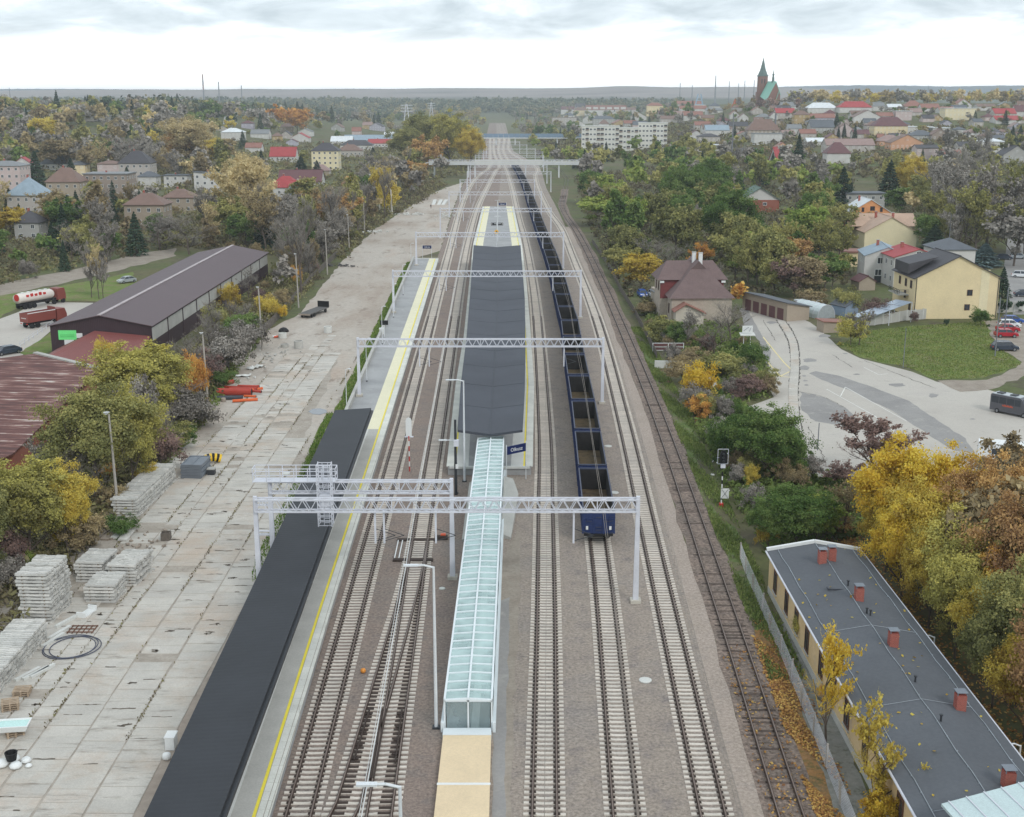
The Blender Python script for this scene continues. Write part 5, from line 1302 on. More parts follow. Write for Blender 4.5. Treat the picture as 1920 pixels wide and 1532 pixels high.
# ================================================================ VEHICLES
m_tyre = mat('black tyre', S(32,32,34), 0.9); m_rim = mat('alloy rim', S(150,152,156), 0.4, metal=.6)
def paint(name, c, rough=.25): return mat(name, c, rough, .03, .5, .02, spec=.6)
def car(label, loc, rz, m, kind='car', L=4.3, Wd=1.78, Ht=1.48, two=None, group=None):
    t = thing('parked_car', label, 'car', loc, rz, group)
    l = L / 2
    prof = [(-l, .32), (-l+.03, .62), (-l+.12, .78), (-l+.95, .92), (l-.62, .95), (l-.1, .86), (l, .6), (l-.02, .32)]
    mb = MB(); n = len(prof); w = Wd / 2
    vs = []
    for x, f in ((-w, .0), (-w + .08, .05), (w - .08, .05), (w, 0)):
        for y, z in prof: vs.append((x, y * (1 - (0.02 if f == 0 else 0)), z + (f if z > .7 else 0)))
    fs = [tuple(range(n)), tuple(range(4*n-1, 3*n-1, -1))]
    for k in range(3):
        for i in range(n): fs.append((k*n+(i+1) % n, k*n+i, (k+1)*n+i, (k+1)*n+(i+1) % n))
    mb.add(vs, fs); mb.build('body', m, t)
    cp = [(-l+.9, .95), (-l+1.55, Ht-.06), (-l+2.1, Ht), (l-1.15, Ht-.03), (l-.35, .98)] if kind == 'car' else [(-l+.8, .95), (-l+1.4, Ht-.05), (-l+1.9, Ht), (l-.6, Ht-.04), (l-.22, 1.0)]
    mb = MB(); n = len(cp); vs = [(s_*(w-.08 - (.16 if z > 1.1 else 0)), y, z) for s_ in (-1, 1) for y, z in cp]
    mb.add(vs, [tuple(range(n)), tuple(range(2*n-1, n-1, -1))] + [((i+1) % n, i, i+n, (i+1) % n+n) for i in range(n)]); cab = mb.build('cabin_glass', m_win, t)
    mb = MB(); ys = [p[0] for p in cp[1:4]]; wt = w - .23
    mb.add([(-wt-.02,ys[0],Ht-.05),(wt+.02,ys[0],Ht-.05),(wt+.02,ys[1],Ht+.01),(wt+.02,ys[2],Ht-.02),(-wt-.02,ys[2],Ht-.02),(-wt-.02,ys[1],Ht+.01),
            (-wt,ys[0],Ht+.0),(wt,ys[0],Ht+.0),(wt,ys[1],Ht+.05),(wt,ys[2],Ht+.02),(-wt,ys[2],Ht+.02),(-wt,ys[1],Ht+.05)], [(6,7,8,11),(11,8,9,10),(0,1,7,6),(1,2,8,7),(2,3,9,8),(3,4,10,9),(4,5,11,10),(5,0,6,11)]); mb.build('roof', two or m, t)
    mb = MB()
    for s_ in (-1, 1):
        for (a, b) in ((0, 1), (3, 4)): mb.beam((s_*(w-.09), cp[a if a == 0 else 4][0], .97), (s_*(w-.25), cp[1 if a == 0 else 3][0], Ht-.04), .07)
        mb.beam((s_*(w-.1), .15, .97), (s_*(w-.235), .2, Ht-.03), .08)
    mb.build('pillars', m, cab)
    for y in (-l+.82, l-.78):
        for s_ in (-1, 1):
            mb = MB(); mb.tube((s_*(w-.2), y, .32), (s_*(w+.01), y, .32), .33, 14); wh = mb.build('wheel', m_tyre, t)
            mb = MB(); mb.tube((s_*(w+.012), y, .32), (s_*(w+.02), y, .32), .2, 10); mb.build('rim', m_rim, wh)
    for s_ in (-1, 1):
        mb = MB(); mb.box(s_*(w-.28)-.2, s_*(w-.28)+.2, -l-.01, -l+.14, .62, .76); mb.build('headlight', m_lampw, t)
        mb = MB(); mb.box(s_*(w-.22)-.15, s_*(w-.22)+.15, l-.1, l+.005, .68, .86); mb.build('tail_light', m_red, t)
        mb = MB(); mb.box(s_*(w+.06)-.08, s_*(w+.06)+.08, -l+1.25, -l+1.4, .95, 1.08); mb.build('mirror', m, t)
    mb = MB(); mb.box(-.26,.26,-l-.015,-l+.03,.42,.53); mb.build('number_plate', m_white, t)
    return t
P_red, P_wht, P_dk, P_blue, P_sil = paint('red car paint', S(168,28,44)), paint('white car paint', S(226,228,230)), paint('dark blue grey car paint', S(52,62,76)), paint('blue car paint', S(38,82,160)), paint('silver car paint', S(168,174,178))
g_ = 'cars parked by the lawn'
car('dark grey SUV parked nearest beside the lawn', G(1883, 657), RAD(88), P_dk, 'suv', 4.5, 1.84, 1.64, group=g_)
car('red hatchback parked second from the dark SUV', G(1886, 632), RAD(86), P_red, 'suv', 4.1, 1.75, 1.5, group=g_)
car('red car parked third from the dark SUV', G(1889, 622), RAD(84), P_red, 'car', 4.2, 1.75, 1.47, group=g_)
car('white car parked behind the red cars', G(1891, 614), RAD(84), P_wht, 'suv', 4.2, 1.75, 1.5, group=g_)
car('blue car farthest in the row by the lawn', G(1897, 606), RAD(84), P_blue, 'suv', 4.2, 1.78, 1.5, group=g_)
car('small blue car left of the old station house', G(1204, 556), RAD(6), P_blue, 'suv', 3.9, 1.72, 1.5)
car('white car with pink roof left of the old station house', G(1225, 557), RAD(10), P_wht, 'suv', 3.9, 1.72, 1.52, mat('pink car roof', S(226,90,176), .35))
car('white car in the lane right of the cream house', G(1914, 520), RAD(70), P_wht, 'suv', 4.3, 1.8, 1.6)
car('black car near the right edge behind the cream house', G(1920, 556), RAD(80), P_dk, 'car', 4.3, 1.8, 1.5)
car('dark car behind the blue spruce in the lane', G(1882, 487), RAD(80), P_dk, 'suv', 4.3, 1.8, 1.6)
car('grey car right of the blue spruce in the lane', G(1908, 485), RAD(80), P_sil, 'suv', 4.3, 1.8, 1.6)
car('dark blue saloon at the left edge of the truck yard', G(14, 664), RAD(-38), P_dk, 'car', 4.7, 1.8, 1.45)
car('silver car behind the maroon warehouse', G(238, 530), RAD(-40), P_sil, 'car', 4.4, 1.8, 1.5)
def minibus(label, loc, rz):
    t = thing('minibus', label, 'minibus', loc, rz, None, (1, .84, 1)); L, w = 7.0, 1.0; m = paint('dark grey van paint', S(84,84,90), .35)
    prof = [(-3.5,.35),(-3.5,.95),(-3.35,1.15),(-2.55,1.5),(-1.95,2.45),(-1.6,2.62),(3.4,2.62),(3.5,2.4),(3.5,.35)]
    mb = MB(); mb.extr(prof, -w, w); mb.build('body', m, t)
    mb = MB(); mb.box(-w+.08, w-.08, -1.5, 3.35, 2.62, 2.7); mb.build('roof', P_sil, t)
    for y in (-.5, 1.8): mb = MB(); mb.box(-.5,.5,y,y+1.0,2.7,2.82); mb.build('roof_hatch', m_steel_dk, t)
    for s_ in (-1, 1):
        for y0, y1 in ((-1.75,-.75),(-.65,.6),(.7,1.95),(2.05,3.3)): mb = MB(); mb.box(s_*w-.012, s_*w+.012, y0, y1, 1.45, 2.35); mb.build('side_window', m_win, t)
        mb = MB()
        for i in range(11): mb.box(s_*w-.016, s_*w+.016, -.5+i*.17, -.38+i*.17, 1.12, 1.28 + .06*(i % 3))
        mb.build('lettering', m_orange, t)
        for y in (-2.4, 2.2): mb = MB(); mb.tube((s_*.8,y,.36), (s_*1.02,y,.36), .36, 14); wh = mb.build('wheel', m_tyre, t); mb = MB(); mb.tube((s_*1.021,y,.36), (s_*1.03,y,.36), .2, 10); mb.build('rim', m_rim, wh)
        mb = MB(); mb.box(s_*.8-.12,s_*.8+.12,-3.52,-3.4,.85,1.05); mb.build('headlight', m_lampw, t)
        mb = MB(); mb.box(s_*.9-.06,s_*.9+.06,3.45,3.52,.9,1.5); mb.build('tail_light', m_red, t)
    mb = MB(); mb.slab([(-.85,-2.53,1.54),(.85,-2.53,1.54),(.8,-1.98,2.42),(-.8,-1.98,2.42)], -.02); mb.build('windscreen', m_win, t)
    mb = MB(); mb.box(-.8,.8,3.5,3.515,1.5,2.35); mb.build('rear_window', m_win, t)
minibus('dark grey minibus with orange lettering on the forecourt', G(1899, 777), RAD(40))
# caravan / small truck seen over the tree
p = G(1885, 872); t = thing('white_caravan', 'white caravan partly hidden by the big yellow trees', 'caravan', p, RAD(70))
mb = MB(); mb.extr([(-3.2,.5),(-3.3,1.6),(-2.9,2.6),(3.2,2.7),(3.3,.5)], -1.15, 1.15); mb.build('body', P_wht, t)
mb = MB(); mb.box(-1.1,1.1,-2.6,3.0,2.72,2.78); mb.build('roof_panel', m_white, t)
for y in (-1.6, 1.2):
    for s_ in (-1, 1): mb = MB(); mb.box(s_*1.15-.012,s_*1.15+.012,y-.5,y+.5,1.5,2.2); mb.build('window', m_win, t)
for y in (-.4,.5):
    for s_ in (-1, 1): mb = MB(); mb.tube((s_*.9,y,.35),(s_*1.12,y,.35),.35,12); mb.build('wheel', m_tyre, t)
# lorries in the truck yard
m_truck_r = paint('dull red truck paint', S(132,66,58), .5)
p = G(72, 612); t = thing('tipper_truck', 'dull red tipper truck seen from behind in the truck yard', 'truck', p, RAD(-34))
mb = MB()
for a in ((-1.25,-1.17,-3,3.2,1.2,2.9), (1.17,1.25,-3,3.2,1.2,2.9), (-1.17,1.17,-3,-2.92,1.2,2.9), (-1.17,1.17,3.12,3.2,1.2,3.5), (-1.17,1.17,-2.92,3.12,1.2,1.3)): mb.box(*a)
mb.build('tipping_body', m_truck_r, t)
mb = MB(); mb.box(-.5,.5,-2.9,6,.7,1.1); mb.build('chassis', m_under, t)
mb = MB(); mb.extr([(3.5,.7),(3.5,3.0),(5.3,3.0),(5.7,1.9),(5.75,.7)], -1.2, 1.2); cabn = mb.build('cab', m_truck_r, t)
mb = MB(); mb.slab([(-1.05,5.68,1.95),(-1.0,5.32,2.9),(1.0,5.32,2.9),(1.05,5.68,1.95)], -.02); mb.build('windscreen', m_win, cabn)
mb = MB(); mb.beam((1.2,-2.9,2.95),(1.2,3.2,2.95),.12); mb.beam((-1.2,-2.9,2.95),(-1.2,3.2,2.95),.12); mb.build('white_rail', m_white, t)
mb = MB()
for i in range(6): mb.box(-.75+i*.25,-.58+i*.25,-3.02,-3.0,1.9,2.05)
mb.build('lettering', m_white, t)
for y in (-2, -.8, 4.6):
    for s_ in (-1, 1): mb = MB(); mb.tube((s_*.85,y,.5),(s_*1.2,y,.5),.5,14); mb.build('wheel', m_tyre, t)
for s_ in (-1, 1): mb = MB(); mb.box(s_*.9-.2,s_*.9+.2,-3.05,-2.95,.85,1.0); mb.build('tail_light', m_red, t)
p = G(66, 575); t = thing('tanker_truck', 'white tanker trailer with red marks behind a red tractor', 'truck', p, RAD(-28))
mb = MB(); mb.add([(x*1.2, -4.5+.0, 2.2+z*.95) for x, z in [(math.cos(a*math.pi/8), math.sin(a*math.pi/8)) for a in range(16)]] + [(x*1.25, y, 2.25+z*1.0) for y in (-4.1, 4.1) for x, z in [(math.cos(a*math.pi/8), math.sin(a*math.pi/8)) for a in range(16)]] + [(x*1.0, 4.5, 2.25+z*.8) for x, z in [(math.cos(a*math.pi/8), math.sin(a*math.pi/8)) for a in range(16)]],
   [tuple(range(16))] + [tuple(range(63, 47, -1))] + [(k*16+(i+1) % 16, k*16+i, (k+1)*16+i, (k+1)*16+(i+1) % 16) for k in range(3) for i in range(16)])
mb.build('tank', mat('off white tank', S(222,212,204), .35, .05), t, True)
for i in range(5):
    mb = MB(); mb.box(1.1,1.29,-3+i*1.1,-2.4+i*1.1,2.5,2.95+.15*(i % 2)); mb.build('red_mark', m_red, t)
mb = MB(); mb.beam((-.35,-3.8,3.3),(-.35,3.8,3.3),.06); mb.beam((.35,-3.8,3.3),(.35,3.8,3.3),.06)
for i in range(5): mb.tube((0,-3+i*1.5,3.2),(0,-3+i*1.5,3.4),.28,10)
mb.build('catwalk', m_white, t)
mb = MB(); mb.box(-.6,.6,-4.4,7.0,.8,1.25); mb.build('chassis', m_under, t)
mb = MB(); mb.extr([(5.2,.8),(5.2,3.2),(7.0,3.2),(7.3,2.0),(7.3,.8)], -1.2, 1.2); mb.build('cab', m_truck_r, t)
for y in (-3.4,-2.2,-1.0,4.2,6.6):
    for s_ in (-1,1): mb = MB(); mb.tube((s_*.85,y,.5),(s_*1.2,y,.5),.5,14); mb.build('wheel', m_tyre, t)
mb = MB(); mb.tube((0,-4.53,2.45),(0,-4.51,2.45),.75,16); mb.build('rear_emblem', m_red, t)

# ================================================================ BRIDGES
m_br_grey = mat('pale grey bridge concrete', S(206,208,208), 0.8, .06); m_br_blue = mat('blue grey bridge screens', S(120,142,164), 0.5, .08)
yB = 690.0
fb_ = thing('footbridge', 'pale footbridge with lattice railings crossing all the tracks', 'footbridge', (0, yB, 0))
xl, xr = -46.0, 44.5; zd = 8.0
mb = MB(); mb.box(xl, xr, -1.6, 1.6, zd - 1.1, zd); mb.build('deck', m_br_grey, fb_)
mb = MB(); mb.box((890-960)*.296, (1018-960)*.296, -1.75, -1.62, zd - 1.0, zd + 1.7); mb.box((890-960)*.296, (1018-960)*.296, 1.62, 1.75, zd - 1.0, zd + 1.7); mb.build('parapet_panel', m_conc_lt, fb_)
for sy in (-1.6, 1.6): mb = MB(); mb.box(xl, xr, sy-.04, sy+.04, zd, zd+.8); mb.build('parapet', m_conc_lt, fb_)
for sy in (-1.65, 1.65):
    mb = MB()
    for z in (zd + .15, zd + 1.5): mb.beam((xl, sy*1.02, z), (xr, sy*1.02, z), .16)
    n = 44
    for i in range(n):
        a, b = xl + (xr-xl)*i/n, xl + (xr-xl)*(i+1)/n; mb.beam((a, sy*1.02, zd+.15), (b, sy*1.02, zd+1.5) if i % 2 else (b, sy*1.02, zd+.15), .1); mb.beam((a, sy*1.02, zd+.15), (a, sy*1.02, zd+1.5), .1)
    mb.build('railing', m_galv, fb_)
for x in (-43, -24.2, -20.5, 1.5 + 6, 26, 41.5):
    mb = MB(); mb.box(x-.4, x+.4, -.9, .9, 0, zd - 1.1); mb.build('pier', m_br_grey, fb_)
mb = MB(); mb.slab([(-46, -1.5, zd-.02), (-46, 1.5, zd-.02), (-84, 1.5, .3), (-84, -1.5, .3)][::-1], .4); mb.build('ramp', m_br_grey, fb_)
rb = thing('road_bridge', 'blue grey road bridge with screens far down the line', 'road bridge', (15, 1190, 0))
mb = MB(); mb.box(-48, 52, -5, 5, 5.9, 7.0); mb.build('deck', m_br_grey, rb)
for sy in (-5.1, 5.1):
    for i in range(20):
        mb = MB(); mb.box(-48 + i*5 + .15, -48 + (i+1)*5 - .15, sy-.08, sy+.08, 7.0, 10.2); mb.build('screen_panel', m_br_blue, rb)
for x in (-30, -12, 8, 28): mb = MB(); mb.box(x-.6, x+.6, -4, 4, 0, 5.9); mb.build('pier', m_br_grey, rb)
for s_, x0, x1 in ((-1, -48, -150), (1, 52, 130)):
    mb = MB(); mb.add([(x0,-6,0),(x0,6,0),(x0,6,6.9),(x0,-6,6.9),(x1,-6,0),(x1,6,0),(x1,6,.1),(x1,-6,.1)], [(3,2,6,7),(0,3,7,4),(2,1,5,6),(0,1,2,3)]); mb.build('embankment', m_terrain, rb)

# ================================================================ BUILDINGS
COLS = {'white': S(216,214,210), 'cream': S(226,213,178), 'yellow': S(225,206,166), 'grey': S(168,166,162), 'pink': S(198,180,176), 'orange': S(206,158,126), 'brown': S(152,138,128), 'stone': S(164,150,134), 'brick': S(150,92,76), 'lavender': S(176,172,184), 'ochre': S(176,152,110), 'blue': S(140,156,176), 'pale': S(200,190,182)}
ROOFS = {'red': S(162,64,66), 'maroon': S(104,70,72), 'brown': S(122,98,88), 'dark': S(72,70,74), 'grey': S(126,128,130), 'green': S(84,108,96), 'blue': S(142,158,170), 'white': S(214,218,220), 'rust': S(142,98,86), 'tan': S(184,156,136), 'slate': S(92,96,102), 'pinkbrown': S(148,124,118)}
COLS['white'] = S(202,199,195); COLS['pale'] = S(182,174,167)
WALLM = {k: mat('%s rendered wall' % k, c, 0.9, .06, .3, .05, 4, bmp=.1) for k, c in COLS.items()}
ROOFM = {k: mat('%s roof covering' % k, c, 0.6, .10, .5, .10, 5, bmp=.15) for k, c in ROOFS.items()}
m_brick = None
def brick_mat(name, a, b, mort, sc=4.0):
    m, nt, bs = newmat(name)
    pos = N(nt, 'ShaderNodeTexCoord').outputs['Object']
    mp = N(nt, 'ShaderNodeMapping'); nt.links.new(pos, mp.inputs[0]); mp.inputs['Rotation'].default_value = (RAD(90), 0, 0)
    br = N(nt, 'ShaderNodeTexBrick'); nt.links.new(mp.outputs[0], br.inputs[0]); br.inputs['Scale'].default_value = sc
    br.inputs['Color1'].default_value = (*a, 1); br.inputs['Color2'].default_value = (*b, 1); br.inputs['Mortar'].default_value = (*mort, 1); br.inputs['Mortar Size'].default_value = .015
    nt.links.new(br.outputs[0], bs.inputs['Base Color']); bs.inputs['Roughness'].default_value = .9; MATS[name] = m; return m
m_brick = brick_mat('red chimney brick', S(168,80,66), S(146,66,56), S(180,160,148))
# window: frame with a pane
wf = MB()
for a in ((-.5,.5,-.06,.0,-.5,-.42), (-.5,.5,-.06,.0,.42,.5), (-.5,-.42,-.06,.0,-.42,.42), (.42,.5,-.06,.0,-.42,.42), (-.03,.03,-.06,.0,-.42,.42)): wf.box(*a)
me_wframe = {'w': wf.mesh('window', m_white), 'b': wf.mesh('window', mat('brown window frame', S(96,66,52), .6))}
me_pane = MB().box(-.42,.42,-.03,.0,-.42,.42).mesh('pane', m_win)
def window(parent, x, y, z, rz, w, h, fr='w', pane=True):
    o = inst(me_wframe[fr], 'window', parent, (x, y, z), rz, (w, 1, h))
    if pane: inst(me_pane, 'pane', o)
    return o
def chimney(parent, x, y, z0, z1, w=.6, m=None, cap=True, d=None):
    mb = MB(); d = d or w; mb.box(x-w/2, x+w/2, y-d/2, y+d/2, z0, z1); o = mb.build('chimney', m or m_brick, parent)
    if cap: mb = MB(); mb.box(x-w/2-.07, x+w/2+.07, y-d/2-.07, y+d/2+.07, z1, z1+.1); mb.build('cap', m_conc, o)
    return o
def house(loc, w, l, eave, rise, rz, wall, roof, kind='gable', ridge='y', label=None, over=.4, win=True, chim=1, name='house', cat='house', group=None, fr='w', detail=True, wins=None, floors=None, wcols=None):
    """w along local x, l along local y; ridge along y or x; local -y side faces the viewer when rz = 0"""
    t = thing(name, label, cat, loc, rz, group)
    wm, rm = WALLM.get(wall, wall), ROOFM.get(roof, roof)
    hx, hy = w/2, l/2
    def pt(a, b, z): return (a, b, z) if ridge == 'y' else (b, a, z)
    A, B = (hx, hy) if ridge == 'y' else (hy, hx)          # A across the ridge, B along it
    mb = MB()
    if kind == 'gable':
        vs = [pt(-A,-B,-1),pt(A,-B,-1),pt(A,B,-1),pt(-A,B,-1),pt(-A,-B,eave),pt(A,-B,eave),pt(A,B,eave),pt(-A,B,eave),pt(0,-B,eave+rise),pt(0,B,eave+rise)]
        fs = [(0,1,5,8,4),(1,2,6,5),(2,3,7,9,6),(3,0,4,7)]
        if ridge == 'x': fs = [f[::-1] for f in fs]
        mb.add(vs, fs); mb.build('wall', wm, t)
        r_ = MB(); k = rise / A; zo = eave - over*k + .06; Bo = B + over*.8
        for s_ in (-1, 1):
            q = [pt(0,-Bo,eave+rise+.06), pt(0,Bo,eave+rise+.06), pt(s_*(A+over),Bo,zo), pt(s_*(A+over),-Bo,zo)]
            if (Vector(q[1])-Vector(q[0])).cross(Vector(q[2])-Vector(q[0])).z < 0: q = q[::-1]
            r_.slab(q, .16)
        ro = r_.build('roof', rm, t)
        mb = MB(); mb.beam(pt(0,-Bo,eave+rise+.07), pt(0,Bo,eave+rise+.07), .3, .1); mb.build('ridge_cap', rm, ro)
    elif kind in ('hip', 'half'):
        mb.box(-hx,hx,-hy,hy,-1,eave); mb.build('wall', wm, t)
        o_ = over; rl = max(0.05, B - A*.9); Ao, Bo = A + o_, B + o_; r_ = MB()
        vs = [pt(-Ao,-Bo,eave),pt(Ao,-Bo,eave),pt(Ao,Bo,eave),pt(-Ao,Bo,eave),pt(0,-rl,eave+rise),pt(0,rl,eave+rise),pt(-Ao,-Bo,eave-.18),pt(Ao,-Bo,eave-.18),pt(Ao,Bo,eave-.18),pt(-Ao,Bo,eave-.18)]
        fs = [(0,1,4),(1,2,5,4),(2,3,5),(3,0,4,5),(6,7,1,0),(7,8,2,1),(8,9,3,2),(9,6,0,3),(9,8,7,6)]
        if ridge == 'x': fs = [f[::-1] for f in fs]
        r_.add(vs, fs); ro = r_.build('roof', rm, t)
    elif kind == 'flat':
        mb.box(-hx,hx,-hy,hy,-1,eave); mb.build('wall', wm, t)
        r_ = MB(); r_.box(-hx-over,hx+over,-hy-over,hy+over,eave,eave+max(.25, rise)); ro = r_.build('roof', rm, t)
    elif kind == 'shed':
        mb.add([(-hx,-hy,-1),(hx,-hy,-1),(hx,hy,-1),(-hx,hy,-1),(-hx,-hy,eave+rise),(hx,-hy,eave),(hx,hy,eave),(-hx,hy,eave+rise)], [(0,1,5,4),(1,2,6,5),(2,3,7,6),(3,0,4,7)]); mb.build('wall', wm, t)
        r_ = MB(); k = rise / w; r_.slab([(-hx-over,-hy-over,eave+rise+over*k+.06),(hx+over,-hy-over,eave-over*k+.06),(hx+over,hy+over,eave-over*k+.06),(-hx-over,hy+over,eave+rise+over*k+.06)], .15); ro = r_.build('roof', rm, t)
    for i in range(chim):
        a, b = ((-.25 + .5*i) * w * .5, (.3 - .5*i) * l * .6)
        zr = eave + rise * .5
        chimney(ro, a, b, zr, eave + rise + .8, .6 if detail else .7, m_brick if detail else WALLM['pale'], detail)
    if win:
        nf = floors or max(1, int(eave / 2.7)); c, s_ = math.cos(rz), math.sin(rz)
        for (nx, ny, half, span) in ((0,-1,hy,w), (0,1,hy,w), (-1,0,hx,l), (1,0,hx,l)):
            wx, wy = c*nx - s_*ny, s_*nx + c*ny
            if wx * (0 - loc[0]) + wy * (0 - loc[1]) <= 0.12 * math.hypot(loc[0], loc[1]): continue
            nc = wcols or max(1, min(8, int(span / 2.9)))
            for f in range(nf):
                for k in range(nc):
                    if not detail and nc > 2 and (k + f) % 3 == 2 and span < 14: continue
                    q = -span/2 + span * (k + .5) / nc; z = eave / nf * (f + .55)
                    x, y = (nx*(half+.004), q) if nx else (q, ny*(half+.004))
                    window(t, x, y, z, math.atan2(nx, -ny), 1.15 if detail else 1.3, 1.35 if detail else 1.5, fr, detail)
            if kind == 'gable' and rise > 1.6 and ((ridge == 'y' and ny) or (ridge == 'x' and nx)):
                x, y = (nx*(half+.004), 0) if nx else (0, ny*(half+.004)); window(t, x, y, eave + rise*.35, math.atan2(nx, -ny), 1.1, 1.1, fr, detail)
    return t
# ---- maroon warehouse
m_maroon = ribbed_mat('maroon ribbed roof sheet', S(90,73,76), 'Y', 0.35, .55, .03, .04, dark=.93)
m_maroon_w = ribbed_mat('dark maroon ribbed wall', S(62,46,52), 'X', 0.3, .6, .03, .05, dark=.8)
m_wall_pan = mat('pale wall panels', S(176,174,168), .85, .12, .4)
wc = G(197, 640); X0, X1, Y0, Y1 = -77.0, -60.2, 201.0, 301.0
wh = thing('warehouse', 'long warehouse with a maroon ribbed roof and pale ridge strip', 'warehouse', ((X0+X1)/2, Y0, 0))
hw, LL = (X1-X0)/2, Y1-Y0; ev, rs = 5.7, 1.7
mb = MB(); mb.add([(-hw,0,-.5),(hw,0,-.5),(hw,LL,-.5),(-hw,LL,-.5),(-hw,0,ev),(hw,0,ev),(hw,LL,ev),(-hw,LL,ev),(0,0,ev+rs),(0,LL,ev+rs)], [(0,1,5,8,4),(2,3,7,9,6),(3,0,4,7),(1,2,6,5)]); mb.build('wall', m_maroon_w, wh)
for s_ in (-1, 1):
    q = [(0,-.4,ev+rs+.08),(s_*(hw+.4),-.4,ev-.02),(s_*(hw+.4),LL+.4,ev-.02),(0,LL+.4,ev+rs+.08)]
    if s_ < 0: q = q[::-1]
    mb = MB(); mb.slab(q, .12); mb.build('roof_slope', m_maroon, wh)
mb = MB(); mb.box(-.3,.3,-.4,LL+.4,ev+rs+.04,ev+rs+.17); mb.build('ridge_strip', mat('pale ridge strip', S(176,166,166), .6), wh)
for i in range(10):
    y0 = i*LL/10; mb = MB(); mb.box(hw, hw+.06, y0+.35, y0+LL/10-.35, 3.0, 5.2); mb.build('wall_panel', m_wall_pan, wh)
    mb = MB(); mb.box(hw, hw+.12, y0-.15, y0+.15, 0, ev-.1); mb.build('pilaster', m_maroon_w, wh)
mb = MB(); a = G(120,612,4.6); mb.box(-hw+1.3,-hw+4.3,-.08,-.002,3.3,4.9); mb.build('green_sign', mat('bright green sign', S(120,236,140), .5, .02), wh)
mb = MB(); mb.box(-hw+4.32,-hw+5.3,-.07,-.002,3.6,4.4); mb.build('small_sign', m_white, wh)
mb = MB(); mb.box(-hw+2.2,-hw+3.8,-.07,-.002,1.5,3.28); mb.build('white_sign', m_white, wh)
mb = MB()
for z in (3.75, 4.05): mb.box(-hw+1.6,-hw+4.0,-.1,-.085,z,z+.12)
mb.build('faded_lettering', mat('green lettering', S(84,190,104), .5), wh)
# lower annexe with a red roof in front
m_redsheet = ribbed_mat('dull red roof sheet', S(128,72,68), 'Y', 0.3, .6, .02, .06, dark=.92)
an = thing('annexe', 'low annexe with a dull red lean-to roof against the warehouse', 'annexe', (-67.0, 190, 0))
a0 = Vector((-67.0, 190, 0))
mb = MB()
R1, R2, R3, R4 = Vector((-69.5,200.6,4.9)), Vector((-60.2,200.6,4.0)), Vector((-58.0,181.0,2.6)), Vector((-75.5,183.0,1.6))
R1b = Vector((-75.9,200.6,1.9))
mb.slab([R4-a0, R3-a0, R2-a0, R1-a0], .15); mb.build('roof', m_redsheet, an)
mb = MB(); mb.slab([R4-a0, R1-a0, R1b-a0], .12); mb.build('side_roof', m_redsheet, an)
mb = MB(); mb.prism([(R4.x+.3-a0.x,R4.y+.3-a0.y),(R3.x-.3-a0.x,R3.y+.3-a0.y),(R2.x-.2-a0.x,R2.y-.2-a0.y),(R1b.x+.3-a0.x,R1b.y-.2-a0.y)], 0, 1.5); mb.build('wall', WALLM['stone'], an)
# rusty shed at the left edge
def rusty():
    m, nt, b = newmat('rusty corrugated sheet')
    pos = N(nt, 'ShaderNodeNewGeometry').outputs['Position']
    mp = N(nt, 'ShaderNodeMapping'); nt.links.new(pos, mp.inputs[0]); mp.inputs['Scale'].default_value = (.35, 2.2, 1)
    c = ramp(nt, noise(nt, mp.outputs[0], .55, 6, .65), [(.36, S(84,52,48)), (.5, S(108,66,60)), (.58, S(142,104,94)), (.64, S(196,180,170)), (.72, S(206,200,194))])
    w = N(nt, 'ShaderNodeTexWave', wave_type='BANDS', bands_direction='Y'); nt.links.new(pos, w.inputs['Vector']); w.inputs['Scale'].default_value = .314/.42
    c = mixc(nt, 1.0, c, ramp(nt, w.outputs[1], [(0, (.72,)*3), (.4, (1,)*3)]), 'MULTIPLY')
    nt.links.new(c, b.inputs['Base Color']); b.inputs['Roughness'].default_value = .8; bump(nt, b, w.outputs[1], .8, .05); return m
m_rust = rusty()
sh = thing('rusty_shed', 'shed with a streaked rusty corrugated roof at the left edge', 'shed', (-66, 158, 0))
c0 = Vector((-66, 158, 0))
Q3_, Q4_, Q1_ = G(65,663,4.9), G(-140,690,4.9), G(25,850,3.0)
nq = (Q4_ - Q3_).cross(Q1_ - Q3_)
def on_plane(u, v):
    d = ray(u, v); o_ = Vector((0, 0, H)); return o_ + d * ((Q3_ - o_).dot(nq) / d.dot(nq))
Q = [on_plane(-140,930), Q1_, on_plane(185,692), Q3_, Q4_]
mb = MB(); mb.slab([Q[0]-c0, Q[1]-c0, Q[2]-c0, Q[3]-c0, Q[4]-c0], .15)
mb.build('roof', m_rust, sh)
W_ = [Q[0], Q[1], Q[2], Q[3], Q[4]]
mb = MB(); mb.prism([((p.x-c0.x)*.97, (p.y-c0.y)*.97) for p in W_], -.5, 2.9); mb.build('wall', WALLM['brick'], sh)
mb = MB(); mb.beam(Q[3]-c0+Vector((0,.2,.1)), Q[2]-c0+Vector((0,.2,.1)), .8, .25); mb.build('parapet', m_wall_pan, sh)
